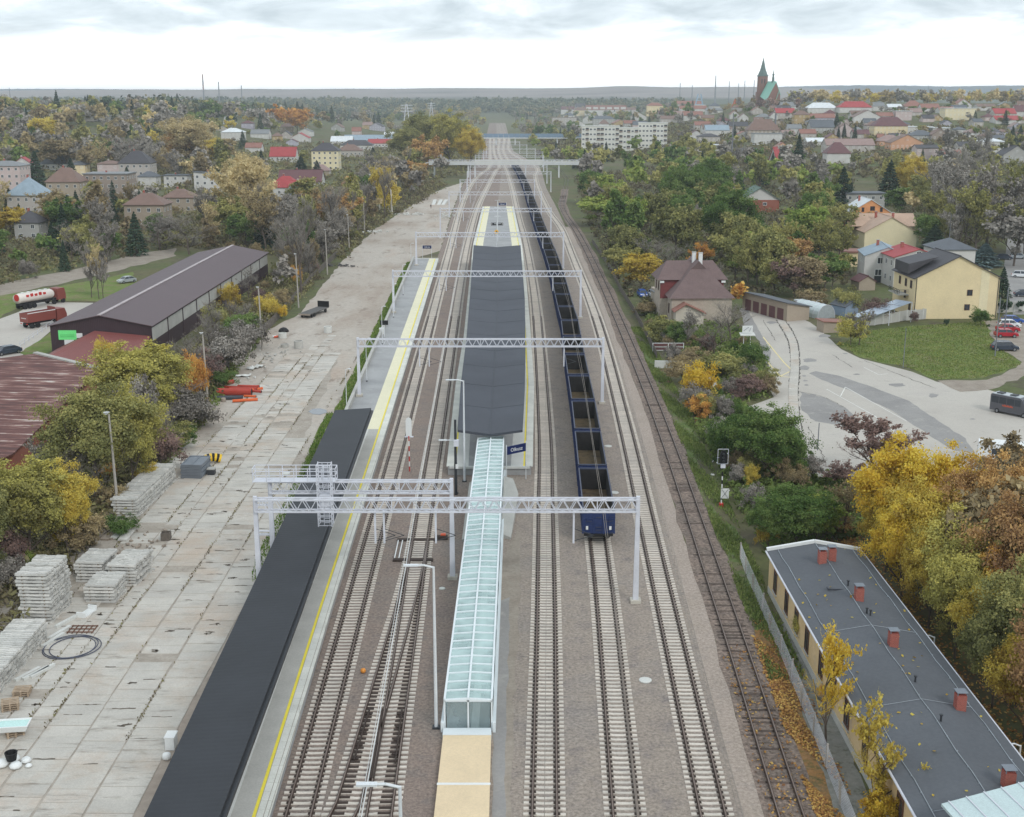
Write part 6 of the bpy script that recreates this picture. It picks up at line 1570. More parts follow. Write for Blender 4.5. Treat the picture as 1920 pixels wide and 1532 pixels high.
# truck yard paving, lawn and fence
sheet('truck_yard', [(-60,680),(-60,620),(35,585),(70,566),(175,568),(150,600),(105,612),(40,668),(0,690)], .01, m_paved, label='pale concrete truck yard at the left edge')
sheet('lawn', [(-40,615),(-40,560),(60,545),(150,530),(250,510),(255,535),(190,566),(70,562),(30,580)], .012, m_grass, label='grass bank behind the trucks', bev=(3,.5))
sheet('lawn', [(36,662),(104,618),(108,650),(70,672)], .014, m_grass, label='small lawn in front of the warehouse', bev=(2,.2))
sheet('earth_bank', [(-60,545),(140,505),(260,475),(330,465),(330,480),(200,512),(60,543),(-60,565)], .016, m_earth, label='brown earth bank behind the truck yard', bev=(4,.8))
ft = thing('yard_railing', 'low pale railing along the truck yard lawn', 'railing', G(70, 650))
for i in range(9):
    p = G(38 + 66*i/8, 652 - 46*i/8) - ft.location; mb = MB(); mb.cb(p.x, p.y, 0, .08, .08, 1.0); mb.build('post', m_galv, ft)
for z in (.5, .95): a, b = G(38,652)-ft.location, G(104,606)-ft.location; mb = MB(); mb.beam((a.x,a.y,z),(b.x,b.y,z),.05); mb.build('rail', m_galv, ft)

# ---- long low building with the felt roof
m_felt = mat('blue grey roofing felt', S(92,95,100), .85, .09, .22, .08, 4, bmp=.15, bsc=4)
m_ochre_w = ground_mat('stained ochre plaster', [(.3, S(204,176,130)), (.6, S(214,188,146)), (.8, S(194,170,138))], .5, (.8, .55, .72, S(184,164,144)), .08, 4, bmp=.15)
XA, XB, YA, YB = 22.4, 30.7, 48.0, G(1442,1032,3.8).y
lb_ = thing('long_building', 'long single storey ochre building with a grey felt roof', 'building', ((XA+XB)/2, YA, 0))
hw, LL, ev, rs = (XB-XA)/2, YB-YA, 3.8, .75
mb = MB(); mb.add([(-hw+.25,0,0),(hw-.25,0,0),(hw-.25,LL-.2,0),(-hw+.25,LL-.2,0),(-hw+.25,0,ev),(hw-.25,0,ev),(hw-.25,LL-.2,ev),(-hw+.25,LL-.2,ev),(0,0,ev+rs-.1),(0,LL-.2,ev+rs-.1)], [(0,1,5,8,4),(1,2,6,5),(2,3,7,9,6),(3,0,4,7)]); mb.build('wall', m_ochre_w, lb_)
rf = None
for s_ in (-1, 1):
    q = [(0,-.2,ev+rs),(s_*hw,-.2,ev),(s_*hw,LL,ev),(0,LL,ev+rs)]
    if s_ < 0: q = q[::-1]
    mb = MB(); mb.slab(q, .14); r_ = mb.build('roof_slope', m_felt, lb_); rf = rf or r_
mb = MB(); mb.beam((-hw,LL-.05,ev+.12),(0,LL-.05,ev+rs+.12),.3,.28); mb.beam((0,LL-.05,ev+rs+.12),(hw,LL-.05,ev+.12),.3,.28); mb.build('white_verge', m_white, lb_)
for s_ in (-1, 1): mb = MB(); mb.tube((s_*(hw+.06),0,ev-.08),(s_*(hw+.06),LL,ev-.08),.08,8); mb.build('gutter', m_galv, lb_)
m_cable = mat('pale lightning cable', S(158,164,170), .5)
def rz_(x): return ev + rs * (1 - abs(x)/hw) + .05
for x in (-hw*.78, .02, hw*.8):
    mb = MB(); n = 24
    for i in range(n): mb.tube((x + .06*math.sin(i*2.1), LL*i/n, rz_(x)), (x + .06*math.sin((i+1)*2.1), LL*(i+1)/n, rz_(x)), .03, 4, cap=False)
    mb.build('lightning_cable', m_cable, lb_)
    mb = MB()
    for i in range(0, 30): mb.cb(x, LL*i/30, rz_(x)-.05, .06, .06, .08)
    o = mb.build('cable_clamps', m_cable, lb_)
for yy in (LL-17.5, LL-29, LL-41):
    mb = MB()
    for a, b in ((-hw*.78, 0), (0, hw*.8)): mb.tube((a, yy, rz_(a)), (b, yy, rz_(b)), .018, 4, cap=False)
    mb.build('cross_cable', m_cable, lb_)
for u, v, in ((1541,1050), (1559,1045), (1610,1120), (1674,1205), (1800,1315), (1890,1465)):
    p = G(u, v + 4, 4.5); x, y = p.x - lb_.location.x, p.y - YA; z = rz_(x)
    chimney(rf, x, y, z - .25, z + 1.0, .62, m_brick, False)
    mb = MB()
    for dx in (-.3, .3):
        for dy in (-.3, .3): mb.beam((x+dx, y+dy, z+1.0), (x+dx, y+dy, z+1.2), .05)
    mb.box(x-.36, x+.36, y-.36, y+.36, z+1.2, z+1.22); mb.build('chimney_cap', m_frame_grey, rf)
for u, v in ((1590,1098),(1632,1153),(1716,1278),(1764,1352),(1625,1150)):
    p = G(u, v, 4.5); x, y = p.x - lb_.location.x, p.y - YA; mb = MB(); mb.tube((x,y,rz_(x)-.1),(x,y,rz_(x)+.35),.07,8); mb.tube((x,y,rz_(x)+.35),(x,y,rz_(x)+.42),.12,8); mb.build('vent_pipe', m_steel_dk, rf)
p = G(1570, 1107, 4.4); x, y = p.x - lb_.location.x, p.y - YA; mb = MB(); z = rz_(x); mb.beam((x-.7,y,z),(x+.7,y,z),.09); mb.beam((x-.7,y,z),(x-.7,y+.5,z),.09); mb.beam((x+.7,y,z),(x+.7,y+.3,z),.09); mb.build('hatch_kerb', m_seam, rf)
k = 0; y = LL - 3.0
while y > 12:
    window(lb_, -hw+.25-.004, y, 2.05, -math.pi/2, 1.2, 1.9, 'b'); 
    mb = MB(); mb.box(-hw+.13,-hw+.25,y-.75,y+.75,.98,1.06); mb.build('sill', m_conc, lb_); y -= 3.6 if k % 3 else 4.4; k += 1
mb = MB(); mb.box(-hw+.2,-hw+.249,0,LL-.3,0,.6); mb.build('plinth', m_conc, lb_)
for u, v in ((1745,1192),(1905,1395)):
    p = G(u, v, 3.6); t = arm_lamp('wall_lamp', ('white street lamp head beside the felt roof, farther one' if u < 1800 else 'white street lamp head beside the felt roof, nearer one'), Vector((p.x+.3, p.y, 0)), 3.5, -1.1, 'street lamps behind the long building')
# pale metal roof at the bottom right corner
cr0 = G(1765,1507,5.4)
pr = thing('metal_roofed_building', 'corner of a building with a pale blue metal roof, bottom right', 'building', (cr0.x + 6, cr0.y - 4, 0))
c0 = pr.location
mb = MB(); q = [cr0-c0, G(1800,1590,5.4)-c0, G(2300,1560,6.0)-c0, G(2150,1440,6.6)-c0, G(1930,1482,5.9)-c0]
P5 = [cr0, cr0+Vector((1.2,-8,0)), cr0+Vector((16,-8,0)), cr0+Vector((16,5.5,1.6)), cr0+Vector((5.2,1.35,.6))]
mb.add([tuple(p-c0) for p in P5] + [tuple(p-c0-Vector((0,0,.15))) for p in P5], [tuple(range(5)), tuple(range(9,4,-1))] + [((i+1)%5, i, i+5, (i+1)%5+5) for i in range(5)])
mb.build('roof', mat('pale blue metal roof', S(190,206,206), .45, .04), pr)
for i in range(5):
    a = cr0.lerp(P5[4], (i+.4)/5) - c0; mb = MB(); mb.beam(a+Vector((0,0,.04)), a+Vector((.9,-5,.02)), .06, .06); mb.build('standing_seam', m_galv, pr)
mb = MB(); mb.box(cr0.x-c0.x+1.6, 16, cr0.y-c0.y-9, cr0.y-c0.y-1.2, 0, 5.0); mb.build('wall', m_ochre_w, pr)
# wire fence between the path and the old track
fn = thing('wire_fence', 'sagging wire fence with concrete posts along the old track', 'fence', G(1480, 1230))
FPx = [(1388,1050),(1398,1078),(1412,1110),(1428,1148),(1444,1186),(1463,1228),(1482,1275),(1503,1325),(1525,1380),(1548,1440),(1575,1510),(1605,1590)]
FP = [G(*q) for q in FPx]; rg = random.Random(9)
for p in FP: mb = MB(); q = p - fn.location; mb.beam((q.x,q.y,0),(q.x+rg.uniform(-.15,.15),q.y,1.75),.12); mb.build('post', m_pole, fn)
mb = MB()
for a, b in zip(FP, FP[1:]):
    a, b = a - fn.location, b - fn.location
    for k in range(9): z = .15 + k*.19; mb.tube((a.x,a.y,z),(b.x,b.y,z),.008,3,cap=False)
    for k in range(22): q = a.lerp(b, k/22); mb.tube((q.x,q.y,.1),(q.x,q.y,1.65),.006,3,cap=False)
mb.build('wire_mesh', m_galv, fn)

# ---- old station house
sp = G(1300, 607); sh_ = thing('station_house', 'old station house with a steep brown roof and red brick gables', 'house', (sp.x, sp.y, 0), RAD(2))
m_oldroof = mat('old brown tile roof', S(112,94,92), .85, .1, .6, .14, 5, bmp=.3, bsc=9); m_plast = mat('patchy old plaster', S(176,164,150), .95, .14, .8, .1, 5, bmp=.2); m_redbr = mat('dark red brick upper wall', S(118,62,62), .9, .1, .8, .1, 6)
k = zcam(sp) / F
def S_(u): return (u - 1300) * k
# main block: facade u 1253..1375, eave v 561 ; ridge line at v 490
ex0, ex1 = S_(1258), S_(1371); dep = 13.0
mb = MB(); mb.box(ex0, ex1, .0, dep, -.3, 5.0); mb.build('wall', m_plast, sh_)
mb = MB(); rx = (ex0+ex1)/2
o_ = .6; e0, e1, zE, zR = ex0 - o_, ex1 + o_, 5.0, 11.6
# half hipped roof with the ridge running away from the viewer
mb.add([(e0,-o_,zE),(e1,-o_,zE),(e1,dep+o_,zE),(e0,dep+o_,zE),(rx-1.5,4.6,10.0),(rx+1.5,4.6,10.0),(rx,4.2,zR),(rx,dep,zR)], [(0,1,5,4),(4,5,6),(0,4,6,7,3),(1,2,7,6,5),(2,3,7),(3,2,1,0)]); mb.build('roof', m_oldroof, sh_)
# cross wing with brick gable walls and its own roof
w0, w1 = S_(1248), S_(1362)
mb = MB(); mb.box(w0-.5, w1+.3, 5.2, 12.2, 0, 8.0); mb.build('cross_wing_wall', m_plast, sh_)
mb = MB(); mb.box(w0-.45, w1+.25, 5.12, 5.198, 4.2, 7.9); mb.build('brick_upper_wall', m_redbr, sh_)
mb = MB(); mb.add([(w0-1.2,4.5,7.9),(w1+1,4.5,7.9),(w1+1,12.9,7.9),(w0-1.2,12.9,7.9),(w0+1.2,8.7,11.2),(w1-1.4,8.7,11.2)], [(0,1,5,4),(1,2,5),(2,3,4,5),(3,0,4),(3,2,1,0)]); mb.build('cross_wing_roof', m_oldroof, sh_)
for x in (rx-.4, rx+.7): chimney(sh_, x, 7.5 - (x-rx), 10.6, 12.9, .7, m_white, True)
for x in (w0-.2, w1+.1): mb = MB(); mb.box(x-.4,x+.4,4.6,5.0,7.3,7.7); mb.build('cornice_end', m_white, sh_)
# front porch wing
p0, p1 = S_(1262), S_(1314)
mb = MB(); mb.add([(p0,-2.6,-.3),(p1,-2.6,-.3),(p1,0,-.3),(p0,0,-.3),(p0,-2.6,3.0),(p1,-2.6,2.6),(p1,0,2.6),(p0,0,3.0),(p0+1.9,-2.6,4.2),(p0+1.9,0,4.2)], [(0,1,5,8,4),(1,2,6,5),(3,0,4,7)]); mb.build('porch_wall', mat('pale porch plaster', S(196,186,172), .9, .08), sh_)
mb = MB(); mb.slab([(p0+1.9,-3.1,4.35),(p0+1.9,0,4.35),(p0-.5,0,2.85),(p0-.5,-3.1,2.85)], .15); mb.slab([(p0+1.9,0,4.35),(p0+1.9,-3.1,4.35),(p1+.5,-3.1,2.5),(p1+.5,0,2.5)], .15); mb.build('porch_roof', ROOFM['rust'], sh_)
for y in (3, 7, 10.5): window(sh_, ex0-.004, y, 2.6, -math.pi/2, 1.2, 2.0, 'b')
for x in (w0-.502,):
    for y in (7, 10): window(sh_, x, y, 6.4, -math.pi/2, 1.1, 1.7, 'b')
# ruined lean-to on its left
t = thing('lean_to', 'crumbling grey lean-to left of the old station house', 'lean-to', G(1243, 572), RAD(8))
mb = MB(); mb.box(-1.4,1.4,0,5,0,3.2); mb.build('wall', m_plast, t); mb = MB(); mb.slab([(-1.7,-.3,2.6),(1.8,-.3,4.2),(1.8,5.3,4.2),(-1.7,5.3,2.6)], .15); mb.build('roof', ROOFM['grey'], t)
# ---- garage row, polytunnel, sheds, solar roof
p = G(1487, 600); t = thing('garage_row', 'row of grey garages with a sloping felt roof beside the forecourt', 'garages', p, RAD(22))
mb = MB(); mb.add([(-2.2,-1,0),(3.0,-1,0),(3.0,15,0),(-2.2,15,0),(-2.2,-1,3.6),(3.0,-1,2.7),(3.0,15,2.7),(-2.2,15,3.6)], [(0,1,5,4),(1,2,6,5),(2,3,7,6),(3,0,4,7)]); mb.build('wall', WALLM['stone'], t)
mb = MB(); mb.slab([(-2.6,-1.4,3.8),(3.4,-1.4,2.75),(3.4,15.4,2.75),(-2.6,15.4,3.8)], .16); mb.build('roof', ROOFM['slate'], t)
for i in range(5): mb = MB(); mb.box(-2.24,-2.2,.2+i*2.9,2.3+i*2.9,0,2.3); mb.build('garage_door', ROOFM['maroon'], t)
p = G(1549, 597); t = thing('polytunnel', 'pale arched polytunnel behind the garages', 'polytunnel', p, RAD(24))
m_poly = mat('milky plastic film', S(196,206,206), .35, .06); n = 12; L_ = 8.0
mb = MB(); ar = [(2.1*math.cos(math.pi*i/n), 2.7*math.sin(math.pi*i/n)**.85) for i in range(n+1)]
mb.add([(x,0,z) for x, z in ar] + [(x,L_,z) for x, z in ar], [(i, i+1, i+n+2, i+n+1)[::-1] for i in range(n)]); mb.build('cover', m_poly, t)
mb = MB(); mb.add([(x,.01,z) for x, z in ar], [tuple(range(n+1))]); mb.build('end_wall', mat('greyed plastic end', S(158,164,166), .5, .12, 2), t)
for k in range(6):
    mb = MB()
    for (a, b), (c, d) in zip(ar, ar[1:]): mb.beam((a*1.01, k*L_/5, b*1.01), (c*1.01, k*L_/5, d*1.01), .08)
    mb.build('hoop', m_galv, t)
house(G(1583, 590), 3.2, 4.5, 2.1, .9, RAD(24), 'blue', 'slate', 'gable', 'y', 'small blue grey shed right of the polytunnel', .3, False, 0, 'shed', 'shed')
house(G(1514, 583), 4.2, 3, 2.0, .3, RAD(20), 'white', 'white', 'flat', 'y', 'flat white shed behind the garages', .2, False, 0, 'shed', 'shed')
house(G(1559, 621), 4.6, 3.2, 1.9, .3, RAD(10), 'stone', 'rust', 'shed', 'y', 'low shed with a rusty tin roof by the lawn', .3, False, 0, 'shed', 'shed')
a, b = G(1625, 598, 2.0), G(1712, 566, 4.0)
t = thing('solar_roof', 'sloping carport roof of solar panels beside the cream house', 'solar panels', (a.x, a.y, 0))
c0 = t.location; dv = b - a; nv = Vector((dv.y, -dv.x, 0)).normalized() * -4.0
m_solar = mat('blue grey solar panel', S(150,162,176), .25, .05, spec=.6)
for i in range(4):
    for j in range(2):
        q = [a + dv*((i+.03)/4) + nv*((j+.03)/2), a + dv*((i+.97)/4) + nv*((j+.03)/2), a + dv*((i+.97)/4) + nv*((j+.97)/2), a + dv*((i+.03)/4) + nv*((j+.97)/2)]
        q = [x - c0 for x in q]
        if (q[1]-q[0]).cross(q[2]-q[0]).z < 0: q = q[::-1]
        mb = MB(); mb.slab(q, .06); mb.build('solar_panel', m_solar, t)
for i in (0, 2, 4):
    for j in (0, 1): q = a + dv*(i/4)*.98 + nv*j - c0; mb = MB(); mb.beam((q.x,q.y,0),(q.x,q.y,q.z-.08),.12); mb.build('post', m_galv, t)
# ---- concrete panel wall in front of the cream house
cw = thing('panel_wall', 'stepped wall of grey concrete panels behind the lawn', 'wall', G(1750, 612))
WP = [(1590,612),(1640,610),(1700,601),(1760,596),(1830,590),(1885,586),(1935,582)]
WPt = [G(*q) for q in WP]; n = 0
for a, b in zip(WPt, WPt[1:]):
    d = b - a; m_ = max(1, round(d.length / 2.1))
    for i in range(m_):
        p, q = a + d*i/m_ - cw.location, a + d*(i+1)/m_ - cw.location; st = .0 if n % 3 else .06
        for r in range(4): mb = MB(); mb.beam((p.x,p.y,.25+r*.5+st),(q.x,q.y,.25+r*.5+st),.07,.485); mb.build('panel', m_conc, cw)
        mb = MB(); mb.cb(p.x,p.y,0,.16,.16,2.2); mb.build('post', m_conc_lt, cw); n += 1
# ---- the cream house and its neighbours
def at(u, v): return G(u, v)
t = house(at(1790, 599) + Vector((0,7,0)), 16.8, 12.5, 8.3, 4.2, RAD(2), 'yellow', 'dark', 'gable', 'y', 'big cream house with a dark roof and a blank gable end', .5, False, 0, fr='b')
for x, z in ((2.6, 5.2), (2.3, 2.3)): window(t, x, -6.26, z, 0, 1.1, 1.2, 'b')
mb = MB(); mb.box(4.6,6.3,-6.29,-6.254,.2,10.4 - .7); mb.build('pale_wall_strip', WALLM['cream'], t)
for x in (-8.2, 8.2): mb = MB(); mb.tube((x,-6.34,.1),(x,-6.34,8.1),.07,6); mb.build('downpipe', m_steel_dk, t)
for y, z in ((-4, 6.6), (-1, 6.6), (2.5, 6.6), (-4, 2.2), (-1, 4.2)): window(t, -8.404, y, z, -math.pi/2, 1.1, 1.6, 'b')
mb = MB(); mb.box(-10.4,-8.4,-3,3.2,4.2,4.4); mb.build('balcony_slab', m_conc, t)
mb = MB()
for z in (4.9, 5.3): mb.beam((-10.35,-2.95,z),(-10.35,3.1,z),.08); mb.beam((-10.35,-2.95,z),(-8.4,-2.95,z),.08)
for i in range(8): mb.beam((-10.35,-2.95+i*.86,4.4),(-10.35,-2.95+i*.86,5.3),.08)
mb.build('balcony_railing', m_black, t)
mb = MB(); mb.add([(-9.0,-3.5,8.6),(-4.5,-3.5,11.2),(-4.5,4.5,11.2),(-9.0,4.5,8.6),(-9.0,-3.5,10.6),(-3.0,-3.5,12.0),(-3.0,4.5,12.0),(-9.0,4.5,10.6)], [(3,2,1,0),(4,5,6,7),(0,1,5,4),(2,3,7,6),(3,0,4,7)]); dm = mb.build('dormer', ROOFM['dark'], t)
t = house(at(1728, 545) + Vector((0,10,0)), 11, 11, 7.2, 1.7, RAD(2), 'white', 'red', 'gable', 'y', 'white house with a bright red roof behind the cream house', .5, True, 1)
house(at(1800, 528) + Vector((0,9,0)), 9, 10, 7.2, 2.2, RAD(2), 'white', 'slate', 'hip', 'y', 'house with a slate roof hidden behind the cream house', .4, False, 0)
t = house(at(1668, 530) + Vector((0,6,0)), 10.5, 12, 6.4, 2.0, RAD(-8), 'white', 'blue', 'gable', 'y', 'tall white house with a pale blue roof and two floors', .3, False, 1)
for x, z in ((-1.6, 5.2), (-2.0, 2.4), (1.8, 5.0)): window(t, x, -6.004, z, 0, 1.6, 1.6)
mb = MB(); mb.box(.6,3.8,-7.2,-6.0,3.4,3.6); mb.build('balcony', m_conc, t)
mb = MB(); mb.box(-2.8,.2,-6.02,-6.002,0,1.7); mb.build('cellar_door', m_win, t)
for y in (-4,-2,0): window(t, -5.254, y, 5.2, -math.pi/2, .8, 1.9)
t = house(at(1672, 470) + Vector((0,9,0)), 15, 14, 5.2, 4.2, RAD(0), 'cream', 'tan', 'gable', 'y', 'cream house with a weathered tan roof and blank gable', .4, False, 2)
mb = MB(); mb.slab([(-10.2,1,6.0),(10.2,1,6.0),(10.2,6.0,9.35),(-10.2,6.0,9.35)], .2); mb.build('cross_roof', ROOFM['tan'], t)
house(at(1622, 450) + Vector((0,5,0)), 7.5, 10, 4.6, 3.0, RAD(-4), 'white', 'green', 'gable', 'y', 'narrow white house with a green and brown roof', .5, True, 0)
t = house(at(1630, 428) + Vector((0,6,0)), 14.3, 12, 5.2, 4.4, RAD(0), mat('bright orange render', S(226,158,108), .9), 'white', 'gable', 'y', 'bright orange gabled house with a pale sheet roof', .4, False, 1, fr='b')
for x, z, w_ in ((.6, 6.6, 1.6), (-2.6, 6.2, .9), (3.6, 6.2, .9), (-3.0, 2.6, 1.7), (4.6, 3.4, 1.4)): window(t, x, -6.004, z, 0, w_, 1.5, 'b')
house(at(1622, 396) + Vector((0,5,0)), 15, 9, 6.6, .4, RAD(0), 'grey', 'slate', 'flat', 'y', 'grey flat roofed house behind the orange one', .5, True, 0)
t = house(T(1424, 398) + Vector((0,6,0)), 14.6, 13, 5.0, 4.4, RAD(0), 'white', 'green', 'gable', 'y', 'white gabled house with a dark green roof and brick ground floor', .9, False, 0)
mb = MB(); mb.box(-7.32,7.32,-6.56,-6.502,0,4.7); mb.build('brick_front', WALLM['brick'], t); window(t, 1.8, -6.57, 3.2, 0, 1.5, 1.2)
house(at(1604, 500) + Vector((0,3,0)), 6, 6, 3.6, .4, 0, 'yellow', 'rust', 'flat', 'y', 'small cream outbuilding beside the tall white house', .4, False, 0, 'shed', 'shed')
house(at(1582, 500) + Vector((0,3,0)), 5, 4, 2.4, .3, 0, 'stone', 'maroon', 'shed', 'y', 'small maroon roofed shed among the gardens', .3, False, 0, 'shed', 'shed')
house(at(1622, 545) + Vector((0,2,0)), 4, 4, 2.2, 1.2, .2, 'stone', 'maroon', 'gable', 'y', 'tiny garden shed below the tall white house', .3, False, 0, 'shed', 'shed')

# ---- houses of the town and the left hillside: u, v of the front base, facade width px, eave px, roof px, wall, roof, kind, ridge, turn, place
HS = []
def hs(place, *rows):
    for r in rows: HS.append((place,) + r)
LH = 'on the left hillside'
hs(LH, (8,366,66,50,9,'pink','grey','hip','x',0), (43,352,36,40,14,'white','red','gable','y',10), (50,402,66,32,36,'pale','blue','hip','y',-12), (52,452,46,30,22,'grey','dark','hip','x',0),
   (120,378,62,33,28,'stone','brown','hip','x',0), (106,322,60,12,22,'white','slate','hip','x',0), (148,332,26,20,8,'yellow','slate','hip','x',0), (200,374,80,42,3,'brown','grey','flat','x',0), (204,334,40,24,6,'pink','brown','hip','x',0),
   (254,346,58,36,24,'pale','dark','hip','x',0), (277,350,34,16,10,'white','slate','hip','x',0), (330,352,44,20,4,'white','slate','flat','x',0), (392,362,54,32,4,'white','slate','shed','x',0), (272,428,74,40,22,'stone','brown','hip','x',0), (335,400,56,26,16,'stone','brown','hip','x',0))
LV = 'in the left village'
hs(LV, (530,305,48,10,18,'white','red','gable','x',0), (610,320,50,34,16,'cream','dark','hip','x',0), (562,352,80,10,22,'white','maroon','gable','x',0), (534,372,56,18,22,'white','red','hip','x',-8), (560,374,34,24,8,'blue','red','gable','x',0),
   (600,330,34,8,12,'stone','pinkbrown','hip','x',0), (435,266,40,16,8,'white','white','hip','x',0), (487,262,34,10,8,'white','grey','gable','x',0), (562,268,34,8,10,'white','red','gable','y',0), (640,272,40,6,10,'white','white','gable','x',0), (668,284,60,10,10,'white','dark','hip','x',0),
   (690,270,90,6,10,'pale','blue','gable','x',0), (712,278,44,8,8,'white','red','gable','x',0), (655,296,46,12,12,'pale','brown','hip','x',0), (475,286,30,8,9,'white','rust','gable','x',0), (740,262,40,6,8,'white','white','gable','x',0), (470,338,28,10,12,'pale','rust','gable','y',0))
LF = 'far on the left ridge'
hs(LF, (162,226,28,14,10,'pale','brown','hip','x',0), (192,226,24,12,4,'grey','grey','flat','x',0), (22,250,26,9,8,'white','grey','gable','y',0), (4,282,20,14,14,'white','dark','gable','y',0), (40,262,24,8,8,'pale','brown','hip','x',0), (8,236,20,8,8,'white','grey','gable','x',0), (340,240,26,8,8,'white','rust','gable','x',0), (405,246,36,8,4,'pale','grey','flat','x',0), (150,262,40,7,3,'stone','grey','flat','x',0))
C1 = 'beyond the apartment blocks'
hs(C1, (1058,236,46,14,4,'pale','brown','flat','x',0), (1085,240,24,7,6,'white','grey','gable','y',0), (1108,232,30,8,10,'white','grey','gable','y',0), (1132,234,40,10,6,'grey','slate','hip','x',0), (1152,226,26,8,9,'white','grey','gable','y',0), (1198,228,28,8,8,'white','brown','gable','y',0),
   (1228,217,30,17,6,'yellow','rust','hip','x',0), (1265,232,52,8,6,'pale','brown','gable','x',0), (1300,226,36,8,8,'white','rust','gable','x',0), (1250,222,30,7,7,'white','maroon','gable','x',0), (1055,200,60,5,2,'white','white','flat','x',0), (970,201,40,3,2,'white','white','flat','x',0), (1090,218,26,10,6,'yellow','brown','hip','x',0), (1290,203,50,7,6,'pale','rust','gable','x',0), (1180,214,30,7,5,'pale','brown','hip','x',0))
TW = 'below the church'
hs(TW, (1345,258,44,12,10,'white','blue','gable','x',0), (1432,258,60,12,22,'stone','brown','hip','x',0), (1440,272,52,18,3,'white','grey','flat','x',0), (1377,224,16,8,7,'white','rust','gable','y',0), (1394,228,18,7,8,'white','brown','gable','y',0), (1473,222,36,9,9,'pale','red','gable','x',0), (1451,226,14,8,7,'white','maroon','gable','y',0),
   (1542,212,56,8,11,'white','white','hip','x',0), (1604,212,60,9,12,'white','red','hip','x',0), (1482,206,34,6,8,'white','grey','gable','x',0), (1503,238,28,20,8,'ochre','brown','hip','x',0), (1541,232,50,10,8,'lavender','rust','gable','x',0), (1542,250,44,10,14,'grey','slate','gable','x',0), (1584,260,28,16,12,'pink','brown','gable','y',0), (1594,290,90,16,12,'pale','pinkbrown','gable','x',0),
   (1572,308,44,18,22,'white','maroon','hip','x',0), (1466,312,34,8,28,'white','red','gable','x',20), (1467,288,28,10,10,'orange','rust','gable','y',0), (1360,282,40,8,4,'white','white','flat','x',0), (1330,268,40,10,6,'pale','dark','hip','x',0), (1385,246,36,8,8,'stone','dark','gable','x',0), (1400,300,40,12,8,'white','slate','gable','x',0), (1305,262,26,8,9,'white','maroon','gable','y',0), (1515,262,30,10,8,'pale','rust','gable','x',0), (1490,252,26,9,8,'white','grey','gable','x',0), (1530,276,34,9,7,'white','white','gable','x',0), (1318,244,30,8,7,'pale','rust','gable','x',0), (1300,212,50,7,6,'white','rust','gable','x',0), (1340,214,30,6,5,'white','grey','gable','x',0), (1420,216,20,8,6,'pale','rust','gable','y',0))
TR_ = 'on the right town hill'
hs(TR_, (1626,230,52,9,14,'white','brown','gable','y',0), (1647,208,22,8,7,'white','grey','gable','x',0), (1678,208,26,6,6,'white','white','gable','x',0), (1714,208,34,7,12,'pale','rust','hip','x',0), (1745,210,34,6,9,'white','rust','gable','x',0), (1694,228,30,17,3,'pink','white','flat','x',0), (1670,254,62,15,18,'yellow','maroon','hip','x',0), (1724,250,48,10,4,'white','white','flat','x',0), (1760,250,40,8,3,'white','white','flat','x',0),
   (1672,276,46,10,12,'orange','pinkbrown','hip','x',0), (1700,284,60,14,16,'orange','brown','gable','y',0), (1730,266,44,10,10,'grey','slate','hip','x',0), (1762,266,30,12,12,'brown','brown','gable','y',0), (1738,300,40,20,6,'pink','dark','gable','x',0), (1800,228,58,22,3,'cream','white','flat','x',0), (1806,206,30,8,12,'white','rust','gable','y',0), (1885,222,40,8,10,'pale','red','gable','x',0), (1890,234,46,8,8,'white','red','gable','x',0), (1922,220,36,10,12,'white','maroon','gable','x',0), (1860,290,44,22,6,'white','white','hip','x',0), (1905,306,50,14,18,'grey','dark','gable','y',0), (1660,228,30,9,7,'white','rust','gable','x',0), (1640,246,30,9,8,'pale','brown','hip','x',0), (1780,262,30,8,7,'white','grey','gable','x',0), (1615,262,30,9,8,'pale','maroon','gable','x',0), (1850,208,34,7,5,'white','brown','gable','x',0), (1775,214,28,7,6,'white','rust','gable','x',0), (1815,285,36,10,8,'pale','dark','gable','x',0), (1785,300,34,10,8,'white','rust','gable','x',0))
PROT = []
hr = random.Random(64)
for i in range(240):
    if i < 190: pl, u, v = (TW if i % 2 else TR_), hr.uniform(1290, 1600) if i % 2 else hr.uniform(1600, 1930), hr.uniform(203, 268)
    elif i < 225: pl, u, v = C1, hr.uniform(1060, 1320), hr.uniform(205, 245)
    else: pl, u, v = LV, hr.uniform(440, 740), hr.uniform(240, 285)
    if any(abs(u - q[1]) < (q[3] + 20) * .42 and abs(v - q[2]) < 6.5 for q in HS): continue
    HS.append((pl, u, v, hr.uniform(15, 27), hr.uniform(6, 9), hr.uniform(5, 8), hr.choice(['pale','pale','grey','lavender','stone','pink','ochre','white']), hr.choice(['rust','brown','dark','grey','maroon','brown','slate','pinkbrown']), hr.choice(['gable','gable','hip']), hr.choice(['x','x','y']), hr.uniform(-12, 12)))
